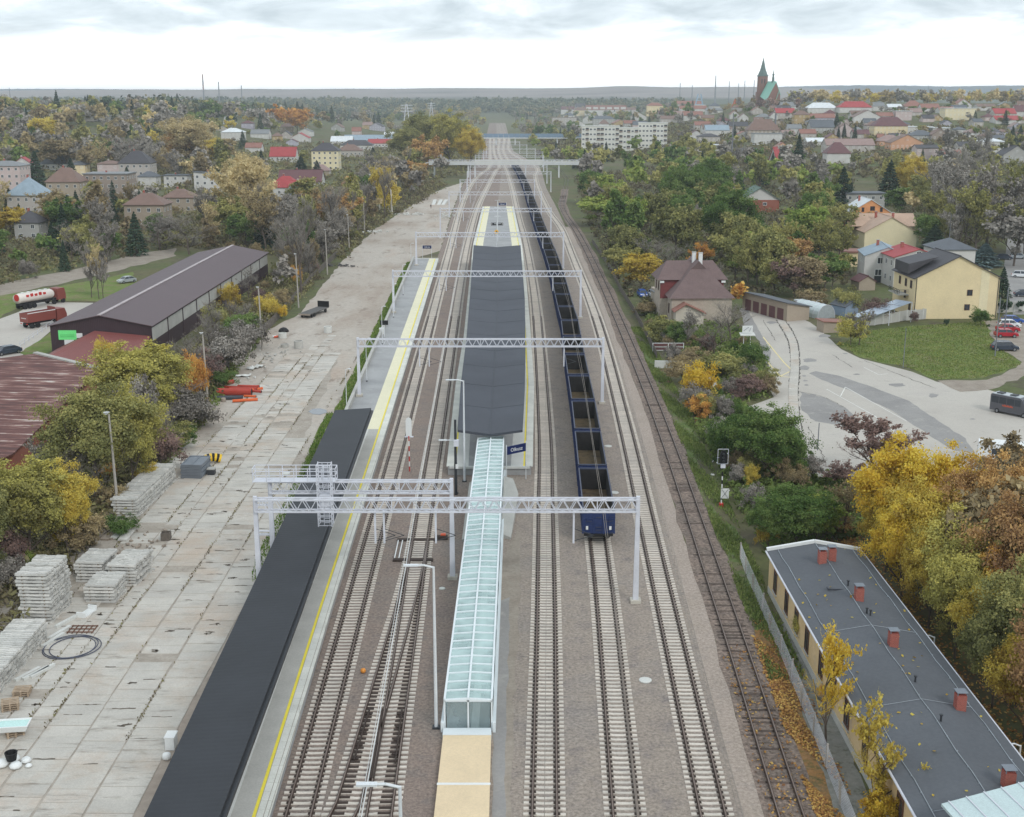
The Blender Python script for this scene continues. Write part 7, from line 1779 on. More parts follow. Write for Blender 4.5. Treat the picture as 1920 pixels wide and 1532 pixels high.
for (place, u, v, wpx, epx, rpx, wall, roof, kind, ridge, turn) in HS:
    p = T(u, v); k = zcam(p) / F
    w = wpx * k; ev = max(2.4, epx * k / .96 + .3); rs = rpx * k * (.9 if kind != 'flat' else 1)
    l = max(8.0, min(14.0, w * .8))
    if kind == 'flat': rs = .4
    big = wpx > 40
    t = house(p + Vector((0, l * .5, 0)), w, l, ev, rs, RAD(turn), wall, roof, kind, ridge, None, .45, True, 1 if wpx > 26 else 0, detail=big and place in (LH, LV))
    auto(t, '%s house, %s %sroof' % ({'pale': 'pale grey'}.get(wall, wall), {'dark': 'dark grey', 'pinkbrown': 'pinkish brown', 'rust': 'rusty red', 'tan': 'tan'}.get(roof, roof), {'flat': 'flat ', 'hip': 'hipped ', 'shed': 'sloping '}.get(kind, '')), place, u)
    if place in (LH, LV) or (wpx > 42 and rpx > 9): PROT.append((u - wpx * .5, v - epx - rpx, u + wpx * .5, v - epx * (.9 if place in (LH, LV) else .6), zcam(p)))
for u0, v0, u1, v1, z in ((1238,488,1385,605,240), (1590,345,1890,605,240), (1393,335,1462,385,500), (1455,545,1525,605,240), (1080,230,1255,262,880), (1335,840,1375,955,120), (1380,617,1412,655,205), (1222,640,1282,662,205)): PROT.append((u0, v0, u1, v1, z))
# dormers and skylights on the near left houses
# ---- apartment blocks
def block(label, u0, u1, vb, vt, floors, cols, side=None, loggia=()):
    p = T((u0+u1)/2, vb); k = zcam(p) / F; w = (u1-u0)*k; h = zfor(p, vt)
    t = thing('apartment_block', label, 'apartment block', p, RAD(-6))
    mb = MB(); mb.box(-w/2,w/2,0,11,-1,h); mb.build('wall', mat('white block wall', S(216,214,206), .9, .05), t)
    mb = MB(); mb.box(-w/2-.2,w/2+.2,-.2,11.2,h,h+.5); mb.build('parapet', m_conc_lt, t)
    if side: mb = MB(); mb.box(-w/2-.06,-w/2-.002,0,11,0,h); mb.build('painted_side', side, t)
    fh = h / (floors + .35)
    for c in range(cols):
        x = -w/2 + w*(c+.5)/cols
        for f in range(floors):
            z = fh*(f+.75)
            if c in loggia:
                mb = MB(); mb.box(x-w/cols*.42,x+w/cols*.42,-.05,-.004,z-.75,z+1.1); lg = mb.build('loggia', m_win, t)
                mb = MB(); mb.box(x-w/cols*.42,x+w/cols*.42,-.5,-.06,z-.9,z-.05); mb.build('balcony_front', WALLM['brown'], lg)
            else: window(t, x, -.004, z, 0, 1.9, 1.5, 'w', True)
    return t
block('white apartment block with an orange end wall beyond the trees', 1090, 1160, 287, 237, 5, 10, mat('salmon end wall', S(212,160,132), .9), (1, 4, 5, 9))
block('pinkish link block between the two white apartment blocks', 1160, 1196, 284, 240, 4, 5, None, (0, 2, 4))
block('right hand white apartment block beyond the trees', 1196, 1250, 280, 231, 5, 8, None, (4, 7))
p = T(1136, 217); k = zcam(p)/F
t = thing('school', 'long white building with a red mansard roof and many dormers', 'building', p)
w = 78*k; mb = MB(); mb.box(-w/2,w/2,0,14,-1,10*k); mb.build('wall', WALLM['white'], t)
mb = MB(); mb.add([(-w/2-.4,-.4,10*k),(w/2+.4,-.4,10*k),(w/2+.4,14.4,10*k),(-w/2-.4,14.4,10*k),(-w/2+1.5,2.2,19*k),(w/2-1.5,2.2,19*k),(w/2-1.5,12,19*k),(-w/2+1.5,12,19*k)], [(0,1,5,4),(1,2,6,5),(2,3,7,6),(3,0,4,7),(4,5,6,7)]); rf_ = mb.build('roof', ROOFM['rust'], t)
for i in range(6):
    x = -w/2 + w*(i+.5)/6; mb = MB(); mb.box(x-w*.06,x+w*.06,-.1,3,11.5*k,15.5*k); mb.build('dormer', WALLM['white'], t)
for i in range(12):
    for z in (3*k, 7*k): window(t, -w/2 + w*(i+.5)/12, -.004, z, 0, 1.8, 2.2, 'w', False)
# ---- church
p = T(1440, 199); k = zcam(p)/F
ch = thing('church', 'brick church with a tall spire and pale green copper roofs', 'church', p, RAD(0))
m_chbrick = mat('red brown church brick', S(134,96,86), .9, .1, .2); m_copper = mat('green copper roof', S(136,196,176), .6, .06, .1); m_spire = mat('dark green spire copper', S(92,112,108), .6, .1)
def cz(v): return zfor(p, v)
def cx(u): return (u - 1440) * k
x0, x1 = cx(1432.5), cx(1449.2)
mb = MB(); mb.box(x0,x1,36,36+(x1-x0),-2,cz(142)); tw = mb.build('tower', m_chbrick, ch)
mb = MB(); mb.box(x0-1.2,x1+1.0,35,37+(x1-x0),-2,cz(172)); mb.build('tower_base', m_chbrick, ch)
mb = MB(); mb.box(x0-.5,x1+.5,35.5,36.5+(x1-x0),cz(142),cz(139.5)); mb.build('cornice', m_spire, ch)
tc_ = ((x0+x1)/2, 36+(x1-x0)/2); r0 = (x1-x0)/2
mb = MB(); mb.lathe([(r0*1.1, cz(139.5)), (r0*.95, cz(135)), (r0*.72, cz(131)), (r0*.62, cz(128)), (r0*.35, cz(118)), (r0*.24, cz(114)), (r0*.26, cz(113)), (r0*.12, cz(110)), (.12, cz(104))], 8, tc_); mb.build('spire', m_spire, ch)
for du in (-2.6, 2.6): mb = MB(); xx = (x0+x1)/2 + du*k; mb.box(xx-1*k,xx+1*k,35.9,35.98,cz(156),cz(147)); mb.build('belfry_opening', m_win, ch)
# nave, ridge running back and left
n0, n1 = Vector((cx(1443), 0, 0)), Vector((cx(1457), 0, 0))
def gpt(u, v, y): 
    q = Vector((0,0,0)); P_ = Vector((p.x, p.y + y, p.z)); z = zfor(P_, v); kk = zcam((P_.x, P_.y, P_.z+z))/F; return Vector(((u-960)*kk - p.x, y, z))
A1, A2 = gpt(1455.5, 152.5, -6), gpt(1440, 152.5, 34)
B1, B2 = gpt(1436, 189, -6), gpt(1425, 181, 34)
C1_, C2 = gpt(1464, 178, -6), gpt(1450, 172, 34)
mb = MB(); mb.slab([A1, A2, B2, B1], .5); mb.slab([A2, A1, C1_, C2], .5); mb.build('nave_roof', m_copper, ch)
mb = MB(); D1, E1 = Vector((B1.x+.6, -5.9, -2)), Vector((C1_.x-.6, -5.9, -2))
mb.add([D1, E1, (C1_.x-.6,-5.9,C1_.z-.5), (A1.x,-5.9,A1.z-.5), (B1.x+.6,-5.9,B1.z-.5), (D1.x,33,-2), (E1.x,33,-2), (C1_.x-.6,33,C1_.z-.5), (B1.x+.6,33,B1.z-.5)], [(0,1,2,3,4),(1,6,7,2),(5,0,4,8)]); mb.build('nave_wall', m_chbrick, ch)
S1, S2, S3, S4 = gpt(1461.5, 168.5, -7.5), gpt(1455, 168.5, 20), gpt(1445, 190, 20), gpt(1453, 192, -7.5)
mb = MB(); mb.slab([S4, S1, S2, S3], .4); mb.build('aisle_roof', m_copper, ch)
mb = MB(); mb.prism([(S3.x+.5,-7),(S1.x-.3,-7),(S1.x-.3,20),(S3.x+.5,20)], -2, S3.z-.8); mb.build('aisle_wall', m_chbrick, ch)
ft_ = gpt(1449.5, 152.5, 10); mb = MB(); mb.lathe([(2.2*k*1.2, ft_.z-2), (2.0*k, ft_.z+8*k), (1.2*k, ft_.z+10*k), (2.3*k, ft_.z+12*k), (.9*k, ft_.z+15*k), (.12, ft_.z+22*k)], 8, (ft_.x, ft_.y)); mb.build('ridge_turret', m_spire, ch)
p2 = T(1377, 210); k2 = zcam(p2)/F; t = thing('brick_tower', 'small round brick tower with a pointed orange tile roof', 'tower', p2)
mb = MB(); mb.lathe([(5.5*k2,-2),(5.5*k2,7*k2)], 10); mb.build('wall', WALLM['ochre'], t); mb = MB(); mb.lathe([(7.5*k2,6.5*k2),(4*k2,14*k2),(.15,24*k2)], 10); mb.build('roof', mat('orange tile', S(172,100,76), .8), t)
p2 = T(1311, 203); k2 = zcam(p2)/F; t = thing('water_tower', 'pale blue steel tower frame beside the town', 'tower', p2)
m_pb = mat('pale blue steel', S(150,176,198), .5)
mb = MB()
for s_ in (-1, 1): mb.beam((s_*8*k2,0,0),(s_*2.5*k2,0,26*k2),1.2*k2); mb.beam((s_*8*k2,4,0),(s_*2.5*k2,4,26*k2),1.2*k2)
for z in (7, 14, 20): mb.beam((-6*k2,0,z*k2),(6*k2,0,z*k2),1.0*k2)
mb.build('frame', m_pb, t); mb = MB(); mb.box(-12*k2,12*k2,-1,8,0,6*k2); mb.build('base', WALLM['white'], t)
# ---- masts, chimneys, pylons on the horizon
m_mast = mat('hazy grey mast', S(120,122,128), .7)
m_banded = mat('hazy red band', S(150,116,112), .7)  # red dulled in the colour to stand for haze
def mast(name, cat, label, u, vt, dist, w, taper=.6, band=False, arms=False):
    x = (u - CU) * dist / F; p = Vector((x, dist, hgt(x, dist))); h = zfor(p, vt)
    t = thing(name, label, cat, p)
    if band:
        n = 6
        for i in range(n): mb = MB(); mb.tube((0,0,h*i/n),(0,0,h*(i+1)/n), w*(1-.4*i/n), 10, w*(1-.4*(i+1)/n)); mb.build('shaft_band', m_banded if i >= 3 and i % 2 else m_mast, t)
    elif arms:
        mb = MB()
        for s_ in (-1, 1):
            for q in (-1, 1): mb.beam((s_*w,q*w,0),(s_*w*.15,q*w*.15,h),w*.14)
        for i in range(6): z = h*i/6; r_ = w*(1-.85*i/6); mb.beam((-r_,-r_,z),(w*(1-.85*(i+1)/6),-r_,h*(i+1)/6),w*.1)
        mb.build('lattice', m_galv, t); mb = MB()
        for z in (.72, .84, .95): mb.beam((-w*1.6,0,h*z),(w*1.6,0,h*z),w*.15)
        mb.build('crossarm', m_galv, t)
    else: mb = MB(); mb.tube((0,0,0),(0,0,h),w,8,w*taper); mb.build('shaft', m_mast, t)
mast('power_station_chimney', 'chimney', 'tallest banded chimney on the left horizon', 400, 139, 3000, 2.2, band=True)
mast('factory_chimney', 'chimney', 'second chimney right of the tallest one on the horizon', 428, 153, 3000, 1.7)
mast('factory_chimney', 'chimney', 'short chimney left of centre on the horizon', 469, 160, 3000, 1.7)
for i, (u, vt) in enumerate(((1265,155),(1287,160),(1329,141),(1354,152),(1371,156),(1382,150),(1399,150),(1411,152))):
    mast('horizon_mast', 'mast', '%s mast from the left on the ridge beside the church' % ordinal(i+1), u, vt, 3000, 1.5 if i != 2 else 2.0, .5)
mast('radio_mast', 'mast', 'thin radio mast on the right horizon', 1715, 160, 2400, .9, .3)
mast('radio_mast', 'mast', 'thin mast far left on the ridge', 48, 163, 1900, .9, .3)
mast('lattice_pylon', 'pylon', 'lattice power pylon left of the line before the forest', 768, 195, 1700, 5, arms=True)
mast('lattice_pylon', 'pylon', 'lattice power pylon above the far left forest', 440, 208, 1300, 3.4, arms=True)
mast('lattice_pylon', 'pylon', 'second lattice pylon above the far left forest', 452, 210, 1320, 3.0, arms=True)
mast('lattice_pylon', 'pylon', 'far lattice pylon over the central forest', 813, 192, 2300, 4.5, arms=True)
mast('floodlight_mast', 'mast', 'pale tall floodlight mast among the trees below the town', 1364, 212, 760, .55, .45)
mast('town_chimney', 'chimney', 'dark slim chimney in the town', 1441, 213, 1050, .9, .8)
mast('street_mast', 'lamp post', 'tall lamp post beside the lane behind the cream house', 1777, 400, 340, .14, .6)
mast('utility_pole', 'pole', 'grey utility pole right of the cream house', 1897, 540, 222, .15, .7)
mast('utility_pole', 'pole', 'slim white lamp post in front of the cream house wall', 1884, 558, 203, .12, .7)
mast('utility_pole', 'pole', 'thin rusty pole left of the big yellow tree', 1556, 793, 146, .07, .8)
mast('marker_post', 'post', 'thin pale post on the lawn', 1710, 615, 194, .07, .8)
# red and white barrier, notice board, walls near the old station
p = G(1253, 660); t = thing('road_barrier', 'red and white checked barriers behind the old track', 'barrier', p)
for i in range(2):
    for r in range(2):
        for j in range(5):
            mb = MB(); x = -2.6 + i*2.6 + j*.5; mb.box(x, x+.48, -.03, .03, .35+r*.65, .85+r*.65); mb.build('board', ROOFM['maroon'], t)
mb = MB()
for z in (.32, .9, 1.56): mb.beam((-2.7,-.06,z),(2.6,-.06,z),.08)
for x in (-2.7, 0, 2.6): mb.beam((x,-.06,0),(x,-.06,1.6),.1); mb.beam((x,-.5,.05),(x,.5,.05),.12)
mb.build('white_frame', m_white, t)
p = G(1400, 652); t = thing('notice_board', 'white roofed notice board beside the forecourt', 'notice board', p)
for x in (-.6, .6): mb = MB(); mb.beam((x,0,0),(x,0,2.4),.1); mb.build('post', m_white, t)
mb = MB(); mb.slab([(-1.3,-.8,2.35),(1.3,-.8,2.35),(1.3,.8,2.6),(-1.3,.8,2.6)], .12); mb.build('roof', m_conc_lt, t)
mb = MB(); mb.box(-.9,.9,-.05,.05,2.7,3.9); mb.build('board', m_white, t)
mb = MB(); mb.beam((-.7,-.07,3.0),(.2,-.07,3.7),.2,.02); mb.beam((.3,-.07,2.9),(.6,-.07,3.6),.2,.02); mb.build('printed_mark', m_navy, t)
p = G(1262, 690); o = MB().box(-3,3,-.2,.2,0,1.2); ob = o.build('low_wall', m_conc_lt, loc=p); tag(ob, 'low pale concrete wall behind the old track', 'wall')
st = thing('concrete_stairs', 'overgrown concrete steps beside the yellow shrub', 'stairs', G(1340, 735), RAD(10))
for i in range(9): mb = MB(); mb.box(-1.6,1.6,i*.7,i*.7+.68,0,.12+i*.1); mb.build('step', m_conc, st)
# hut by the station fence, small wall line along the old track
fw = thing('boundary_fence', 'dark boundary fence between the old track and the gardens', 'fence', G(1190, 590))
FQ = [G(*q) for q in ((1110,455),(1140,500),(1165,550),(1190,590),(1215,640),(1232,675))]
for a, b in zip(FQ, FQ[1:]):
    n = max(2, int((b-a).length/3))
    for i in range(n):
        q, r_ = a + (b-a)*i/n - fw.location, a + (b-a)*(i+1)/n - fw.location; mb = MB(); mb.beam((q.x,q.y,.7),(r_.x,r_.y,.7),.05,1.3); mb.build('panel', m_crate, fw)
yf = thing('plank_fence', 'dark board fence between the warehouse thicket and the yard', 'fence', G(430, 690))
FQ = [G(*q) for q in ((640,478),(590,528),(555,570),(520,610),(475,650),(430,700),(405,728))][::-1]
for a, b in zip(FQ, FQ[1:]):
    n = max(2, int((b-a).length/2.5))
    for i in range(n):
        q, r_ = a + (b-a)*i/n - yf.location, a + (b-a)*(i+1)/n - yf.location; mb = MB(); mb.beam((q.x-.9,q.y,.8),(r_.x-.9,r_.y,.8),.06,1.6); mb.build('panel', m_crate, yf)

# ================================================================ TREES
def leaf_mat(name, a, b, c, trans=.25, bright=1.68):
    """leaf colours a..c by leaf, shifted a little from tree to tree"""
    m, nt, bs = newmat(name)
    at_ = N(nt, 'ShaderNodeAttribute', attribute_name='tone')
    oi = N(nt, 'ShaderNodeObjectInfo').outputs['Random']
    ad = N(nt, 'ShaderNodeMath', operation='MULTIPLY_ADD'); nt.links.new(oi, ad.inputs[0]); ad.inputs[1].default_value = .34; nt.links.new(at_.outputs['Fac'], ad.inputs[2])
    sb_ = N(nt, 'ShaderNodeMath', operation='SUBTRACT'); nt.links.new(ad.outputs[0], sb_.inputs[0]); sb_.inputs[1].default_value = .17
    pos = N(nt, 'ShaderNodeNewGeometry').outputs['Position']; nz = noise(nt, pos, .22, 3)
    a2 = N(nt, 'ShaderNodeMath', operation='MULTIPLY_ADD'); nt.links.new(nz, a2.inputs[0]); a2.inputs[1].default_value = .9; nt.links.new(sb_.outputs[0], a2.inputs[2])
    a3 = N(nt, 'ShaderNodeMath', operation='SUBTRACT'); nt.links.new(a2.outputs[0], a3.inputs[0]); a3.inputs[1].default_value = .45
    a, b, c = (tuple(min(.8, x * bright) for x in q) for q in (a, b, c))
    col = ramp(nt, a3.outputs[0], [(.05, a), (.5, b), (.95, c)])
    df = N(nt, 'ShaderNodeBsdfDiffuse'); nt.links.new(col, df.inputs[0])
    tl = N(nt, 'ShaderNodeBsdfTranslucent'); nt.links.new(col, tl.inputs[0])
    mx_ = N(nt, 'ShaderNodeMixShader'); mx_.inputs[0].default_value = trans
    nt.links.new(df.outputs[0], mx_.inputs[1]); nt.links.new(tl.outputs[0], mx_.inputs[2]); nt.links.new(mx_.outputs[0], nt.nodes['Material Output'].inputs[0])
    MATS[name] = m; return m
LM = {
 'gold': leaf_mat('golden leaves', (.34,.20,.035), (.60,.42,.055), (.66,.53,.10), .4, 1.22),
 'yellow': leaf_mat('yellow leaves', (.28,.19,.05), (.50,.385,.075), (.58,.49,.13), .35, 1.27),
 'orange': leaf_mat('orange leaves', (.24,.11,.04), (.40,.21,.06), (.50,.33,.09), .35),
 'olive': leaf_mat('olive leaves', (.08,.085,.038), (.165,.165,.065), (.28,.255,.095), .3),
 'willow': leaf_mat('yellow green leaves', (.13,.12,.045), (.27,.25,.075), (.40,.35,.10), .3),
 'green': leaf_mat('green leaves', (.035,.065,.02), (.075,.12,.035), (.14,.18,.06), .3),
 'lime': leaf_mat('light green leaves', (.08,.12,.03), (.16,.21,.05), (.26,.28,.08), .3),
 'dark': leaf_mat('dark conifer needles', (.012,.026,.018), (.028,.05,.032), (.055,.08,.05), .1),
 'bluespruce': leaf_mat('blue grey needles', (.05,.08,.08), (.10,.14,.14), (.17,.21,.20), .1),
 'rust': leaf_mat('rusty brown leaves', (.14,.08,.045), (.26,.16,.075), (.40,.26,.10), .25),
 'brown': leaf_mat('brown leaves', (.11,.085,.052), (.19,.15,.088), (.29,.23,.125), .25),
 'purple': leaf_mat('purplish twigs and leaves', (.075,.05,.048), (.14,.095,.085), (.21,.14,.115), .2),
 'bare': leaf_mat('grey brown twigs', (.095,.085,.075), (.16,.145,.128), (.23,.21,.185), .0),
 'pale': leaf_mat('pale straw leaves', (.19,.15,.08), (.33,.27,.15), (.44,.36,.20), .3),
}
m_bark = mat('grey brown bark', S(98,88,80), .95, .2, 2); m_birch = mat('pale birch bark', S(186,180,170), .9, .2, 3)
def quads_mesh(name, C, A, B, tone, m):
    """one quad per row: centre C, half axes A and B"""
    n = len(C); V = np.empty((n, 4, 3), np.float32)
    V[:,0] = C - A - B; V[:,1] = C + A - B*.55; V[:,2] = C + A*.9 + B; V[:,3] = C - A*.75 + B*.8
    me = bpy.data.meshes.new(name); me.vertices.add(4*n); me.vertices.foreach_set('co', V.ravel())
    me.loops.add(4*n); me.loops.foreach_set('vertex_index', np.arange(4*n, dtype=np.int32))
    me.polygons.add(n); me.polygons.foreach_set('loop_start', np.arange(0, 4*n, 4, dtype=np.int32))
    me.update(calc_edges=True)
    at_ = me.attributes.new('tone', 'FLOAT', 'POINT'); at_.data.foreach_set('value', np.repeat(tone, 4).astype(np.float32))
    if m: me.materials.append(m)
    return me
def unit(a): return a / np.maximum(np.linalg.norm(a, axis=1, keepdims=True), 1e-6)
def crown_pts(rg, n_cl, n_leaf, H_, R_, z0, lop, shape='round', sig=.14):
    """leaf centres grouped in clumps that fill an uneven crown"""
    d = unit(rg.normal(size=(n_cl, 3))); d[:,2] = np.abs(d[:,2]) * np.where(rg.random(n_cl) < .72, 1, -.55); d = unit(d)
    ph = rg.random(6) * 6.28
    az = np.arctan2(d[:,1], d[:,0])
    bulge = 1 + lop * (np.sin(az*2 + ph[0]) * .5 + np.sin(az*3 + ph[1]) * .35 + np.sin(d[:,2]*5 + ph[2]) * .4) + rg.normal(size=n_cl) * lop * .55
    rad = (rg.random(n_cl) ** .45) * bulge
    hz_ = (H_ - z0) / 2; c = np.empty((n_cl, 3))
    c[:,0] = d[:,0]*rad*R_*.86; c[:,1] = d[:,1]*rad*R_*.86; c[:,2] = z0 + hz_*.92 + d[:,2]*rad*hz_*.9
    if shape == 'tall': f = np.clip(1.25 - c[:,2]/H_*.9, .35, 1.1); c[:,0] *= f; c[:,1] *= f
    if shape == 'vase': f = np.clip(.45 + c[:,2]/H_*.75, .4, 1.15); c[:,0] *= f; c[:,1] *= f
    k = rg.integers(0, n_cl, n_leaf); sg = R_ * sig * (.6 + .8 * rg.random(n_cl))
    P = c[k] + rg.normal(size=(n_leaf, 3)) * sg[k][:,None] * np.array([1, 1, .72])
    P[:,2] = np.maximum(P[:,2], .12 * z0 + .1)
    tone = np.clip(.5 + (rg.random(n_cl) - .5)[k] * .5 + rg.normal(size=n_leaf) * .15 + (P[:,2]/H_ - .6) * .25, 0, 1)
    return P, tone
def leafy(name, seed, n_cl, n_leaf, size, H_=10., R_=4., z0=2.2, lop=.22, shape='round', m=None, sig=.14):
    rg = np.random.default_rng(seed)
    P, tone = crown_pts(rg, n_cl, n_leaf, H_, R_, z0, lop, shape, sig)
    out = unit(P - np.array([0, 0, H_*.5])) * .8 + rg.normal(size=P.shape) * .75 + np.array([0, 0, .35]); nrm = unit(out)
    a = unit(np.cross(nrm, unit(rg.normal(size=P.shape)))); b = np.cross(nrm, a)
    s = size * (.55 + .9 * rg.random(len(P)))[:,None]
    return quads_mesh(name, P, a*s*.62, b*s*.5, tone, m)
def branches(seed, H_, R_, depth, z_lo=.22, spread=.55, twigw=.035, kids=(6,4,4,4), up=.5):
    """segments of a bare crown: list of (a, b, ra, rb)"""
    r_ = random.Random(seed); segs = []
    def grow(p, d, L, r, k):
        n = 3 if k < 2 else 2; q = p
        pts = [p]
        for i in range(n):
            d = (d + Vector((r_.uniform(-1,1), r_.uniform(-1,1), r_.uniform(-.35,.75))) * (.16 + .05*k)).normalized()
            q2 = q + d * L / n; segs.append((q, q2, r*(1-.25*i/n), r*(1-.25*(i+1)/n), k)); q = q2; pts.append(q)
        if k >= depth: return
        for j in range(kids[min(k, len(kids)-1)]):
            t = r_.uniform(.3, 1.0); base = pts[min(n, int(t*n)+ (1 if r_.random() < .5 else 0))]
            az = r_.uniform(0, 6.28); nd = (d * (1 - spread) + Vector((math.cos(az), math.sin(az), r_.uniform(-.1, up))) * spread * 1.25).normalized()
            grow(base, nd, L * r_.uniform(.5, .72), r * .52, k + 1)
    tr = H_ * .5
    grow(Vector((0,0,0)), Vector((0,0,1)), tr, H_*.018, 0)
    return segs
def trunk_mesh(name, segs, upto, m, fit=None):
    mb = MB()
    for a, b, ra, rb, k in segs:
        if k <= upto: mb.tube(a, b, max(ra, .02), 5 if k < 1 else 4, max(rb, .015), cap=False)
    return mb.mesh(name, m, True)
def fit_segs(segs, H_, R_):
    zs = max(s[1].z for s in segs); xs = sorted(max(abs(s[1].x), abs(s[1].y)) for s in segs)[int(len(segs)*.97)]
    fz, fx = H_/zs, R_/xs
    def q(v): return Vector((v.x*fx, v.y*fx, v.z*fz))
    return [(q(a), q(b), ra, rb, k) for a, b, ra, rb, k in segs]
def twig_mesh(name, segs, frm, w, seed, leaf=None, m=None, sub=2):
    rg = np.random.default_rng(seed); C, A, B, Tn = [], [], [], []
    for a, b, ra, rb, k in segs:
        if k < frm: continue
        d = (b - a); L = d.length
        C.append(tuple((a+b)/2)); A.append(tuple(d/2)); rv = Vector(rg.normal(size=3)); s = d.cross(rv)
        s = s.normalized() * max(w*.5, (ra+rb)/2) if s.length > 1e-6 else Vector((w,0,0)); B.append(tuple(s)); Tn.append(rg.random()*.7+.1)
        if k >= 3:
            for j in range(sub):
                p = a.lerp(b, rg.random()); dd = (d.normalized() + Vector(rg.normal(size=3))*.8 + Vector((0,0,.25))).normalized() * L * rg.uniform(.5, 1.1)
                C.append(tuple(p + dd/2)); A.append(tuple(dd/2)); s = dd.cross(Vector(rg.normal(size=3))); B.append(tuple(s.normalized()*w*.42 if s.length > 1e-6 else Vector((w,0,0)))); Tn.append(rg.random()*.9)
    C, A, B, Tn = map(np.array, (C, A, B, Tn))
    if leaf:
        n, size = leaf; k = rg.integers(len(C)//3, len(C), n); P = C[k] + A[k]*rg.uniform(-1,1,(n,1)) + rg.normal(size=(n,3))*.12
        nr = unit(rg.normal(size=(n,3)) + np.array([0,0,.5])); a = unit(np.cross(nr, unit(rg.normal(size=(n,3))))); b = np.cross(nr, a); s = size*(.6+.8*rg.random(n))[:,None]
        C, A, B, Tn = np.vstack([C, P]), np.vstack([A, a*s*.6]), np.vstack([B, b*s*.5]), np.concatenate([Tn, .35 + .65*rg.random(n)])
    return quads_mesh(name, C, A, B, Tn, m)
def conifer(seed, n, H_=10., R_=2.4, m=None, size=.5):
    rg = np.random.default_rng(seed); t = rg.random(n) ** .75; lay = np.round(t*15)/15 + rg.normal(size=n)*.012
    z = .6 + lay*(H_-.7); rr = R_*(1-lay)**.85*(.35+.65*rg.random(n)**.6)*(1+.12*np.sin(lay*55)); az = rg.random(n)*6.28
    P = np.stack([rr*np.cos(az), rr*np.sin(az), z - rr*.28 + rg.normal(size=n)*.06], 1)
    P[:,2] = np.maximum(P[:,2], .1)
    rad = np.stack([np.cos(az), np.sin(az), -.35+0*az], 1); A = unit(rad + rg.normal(size=(n,3))*.3); B = unit(np.cross(A, np.array([0,0,1.])+rg.normal(size=(n,3))*.4))
    s = size*(.5+.7*rg.random(n))[:,None]*(1.05-.55*lay[:,None])
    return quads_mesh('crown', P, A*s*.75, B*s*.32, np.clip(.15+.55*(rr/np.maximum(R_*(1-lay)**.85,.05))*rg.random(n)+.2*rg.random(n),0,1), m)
SG = [fit_segs(branches(40+i, 10., 4., 4), 10., 4.) for i in range(3)]
SGT = [fit_segs(branches(60+i, 10., 2.6, 4, spread=.42, up=.8), 10., 2.6) for i in range(2)]
TRUNK = [trunk_mesh('trunk', s, 2, m_bark) for s in SG]; TRUNKB = [trunk_mesh('trunk', s, 1, m_birch) for s in SGT]; TRUNKT = [trunk_mesh('trunk', s, 2, m_bark) for s in SGT]
tk = MB(); tk.tube((0,0,0),(0,0,9.2),.2,6,.03,cap=False); TRUNKC = tk.mesh('trunk', m_bark, True)
dflt = LM['olive']
CR = {
 'hd': [leafy('crown', 1+i, 210, 40000, .115, m=dflt, lop=.24, sig=.085) for i in range(3)],
 'md': [leafy('crown', 11+i, 75, 8500, .27, sig=.11, m=dflt, lop=.26) for i in range(4)],
 'ld': [leafy('crown', 21+i, 28, 1700, .62, m=dflt, lop=.28) for i in range(4)],
 'tall': [leafy('crown', 31+i, 40, 5200, .32, 10., 2.6, 1.6, .25, 'tall', dflt) for i in range(2)],
 'bush': [leafy('crown', 41+i, 60, 8000, .28, 10., 6., .3, .3, m=dflt, sig=.11) for i in range(3)],
 'bare': [twig_mesh('crown', s, 2, .034, 71+i, None, dflt, 4) for i, s in enumerate(SG)],
 'sparse': [twig_mesh('crown', s, 2, .034, 81+i, (6500, .19), dflt, 2) for i, s in enumerate(SG)],
 'thin': [twig_mesh('crown', s, 2, .034, 91+i, (2200, .2), dflt, 2) for i, s in enumerate(SG)],
 'birch': [twig_mesh('crown', s, 2, .045, 95+i, (4500, .2), dflt, 1) for i, s in enumerate(SGT)],
 'tbare': [twig_mesh('crown', s, 2, .03, 111+i, None, dflt, 5) for i, s in enumerate(SGT)],
 'con': [conifer(101+i, 2600, m=LM['dark']) for i in range(2)],
}
RAD_OF = {'tall': 2.6, 'tbare': 2.6, 'bush': 6., 'birch': 2.6, 'con': 2.4}
TRN = {'tall': TRUNKT, 'tbare': TRUNKT, 'birch': TRUNKB, 'con': [TRUNKC], 'bare': TRUNK, 'sparse': TRUNK, 'thin': TRUNK}
LOOK = {'gold': 'golden yellow', 'yellow': 'yellow', 'orange': 'orange', 'olive': 'olive green', 'willow': 'yellow green', 'green': 'green', 'lime': 'light green', 'dark': 'dark green', 'bluespruce': 'blue grey', 'rust': 'rusty brown', 'brown': 'brown', 'purple': 'purplish', 'bare': 'grey brown', 'pale': 'straw coloured'}
FORM = {'hd': 'broad tree', 'md': 'broad tree', 'ld': 'tree', 'tall': 'tall narrow tree', 'bush': 'bush', 'bare': 'bare tree', 'tbare': 'tall bare tree', 'sparse': 'thinly leaved tree', 'thin': 'nearly bare tree', 'birch': 'birch', 'con': 'conifer'}
trg = random.Random(21)
TREES = []
def tree(form, col, p, h, r, place, label=None, bush=False):
    TREES.append((form, col, p.copy(), h, r, place, label, bush, r * h / zcam(p) ** 2))
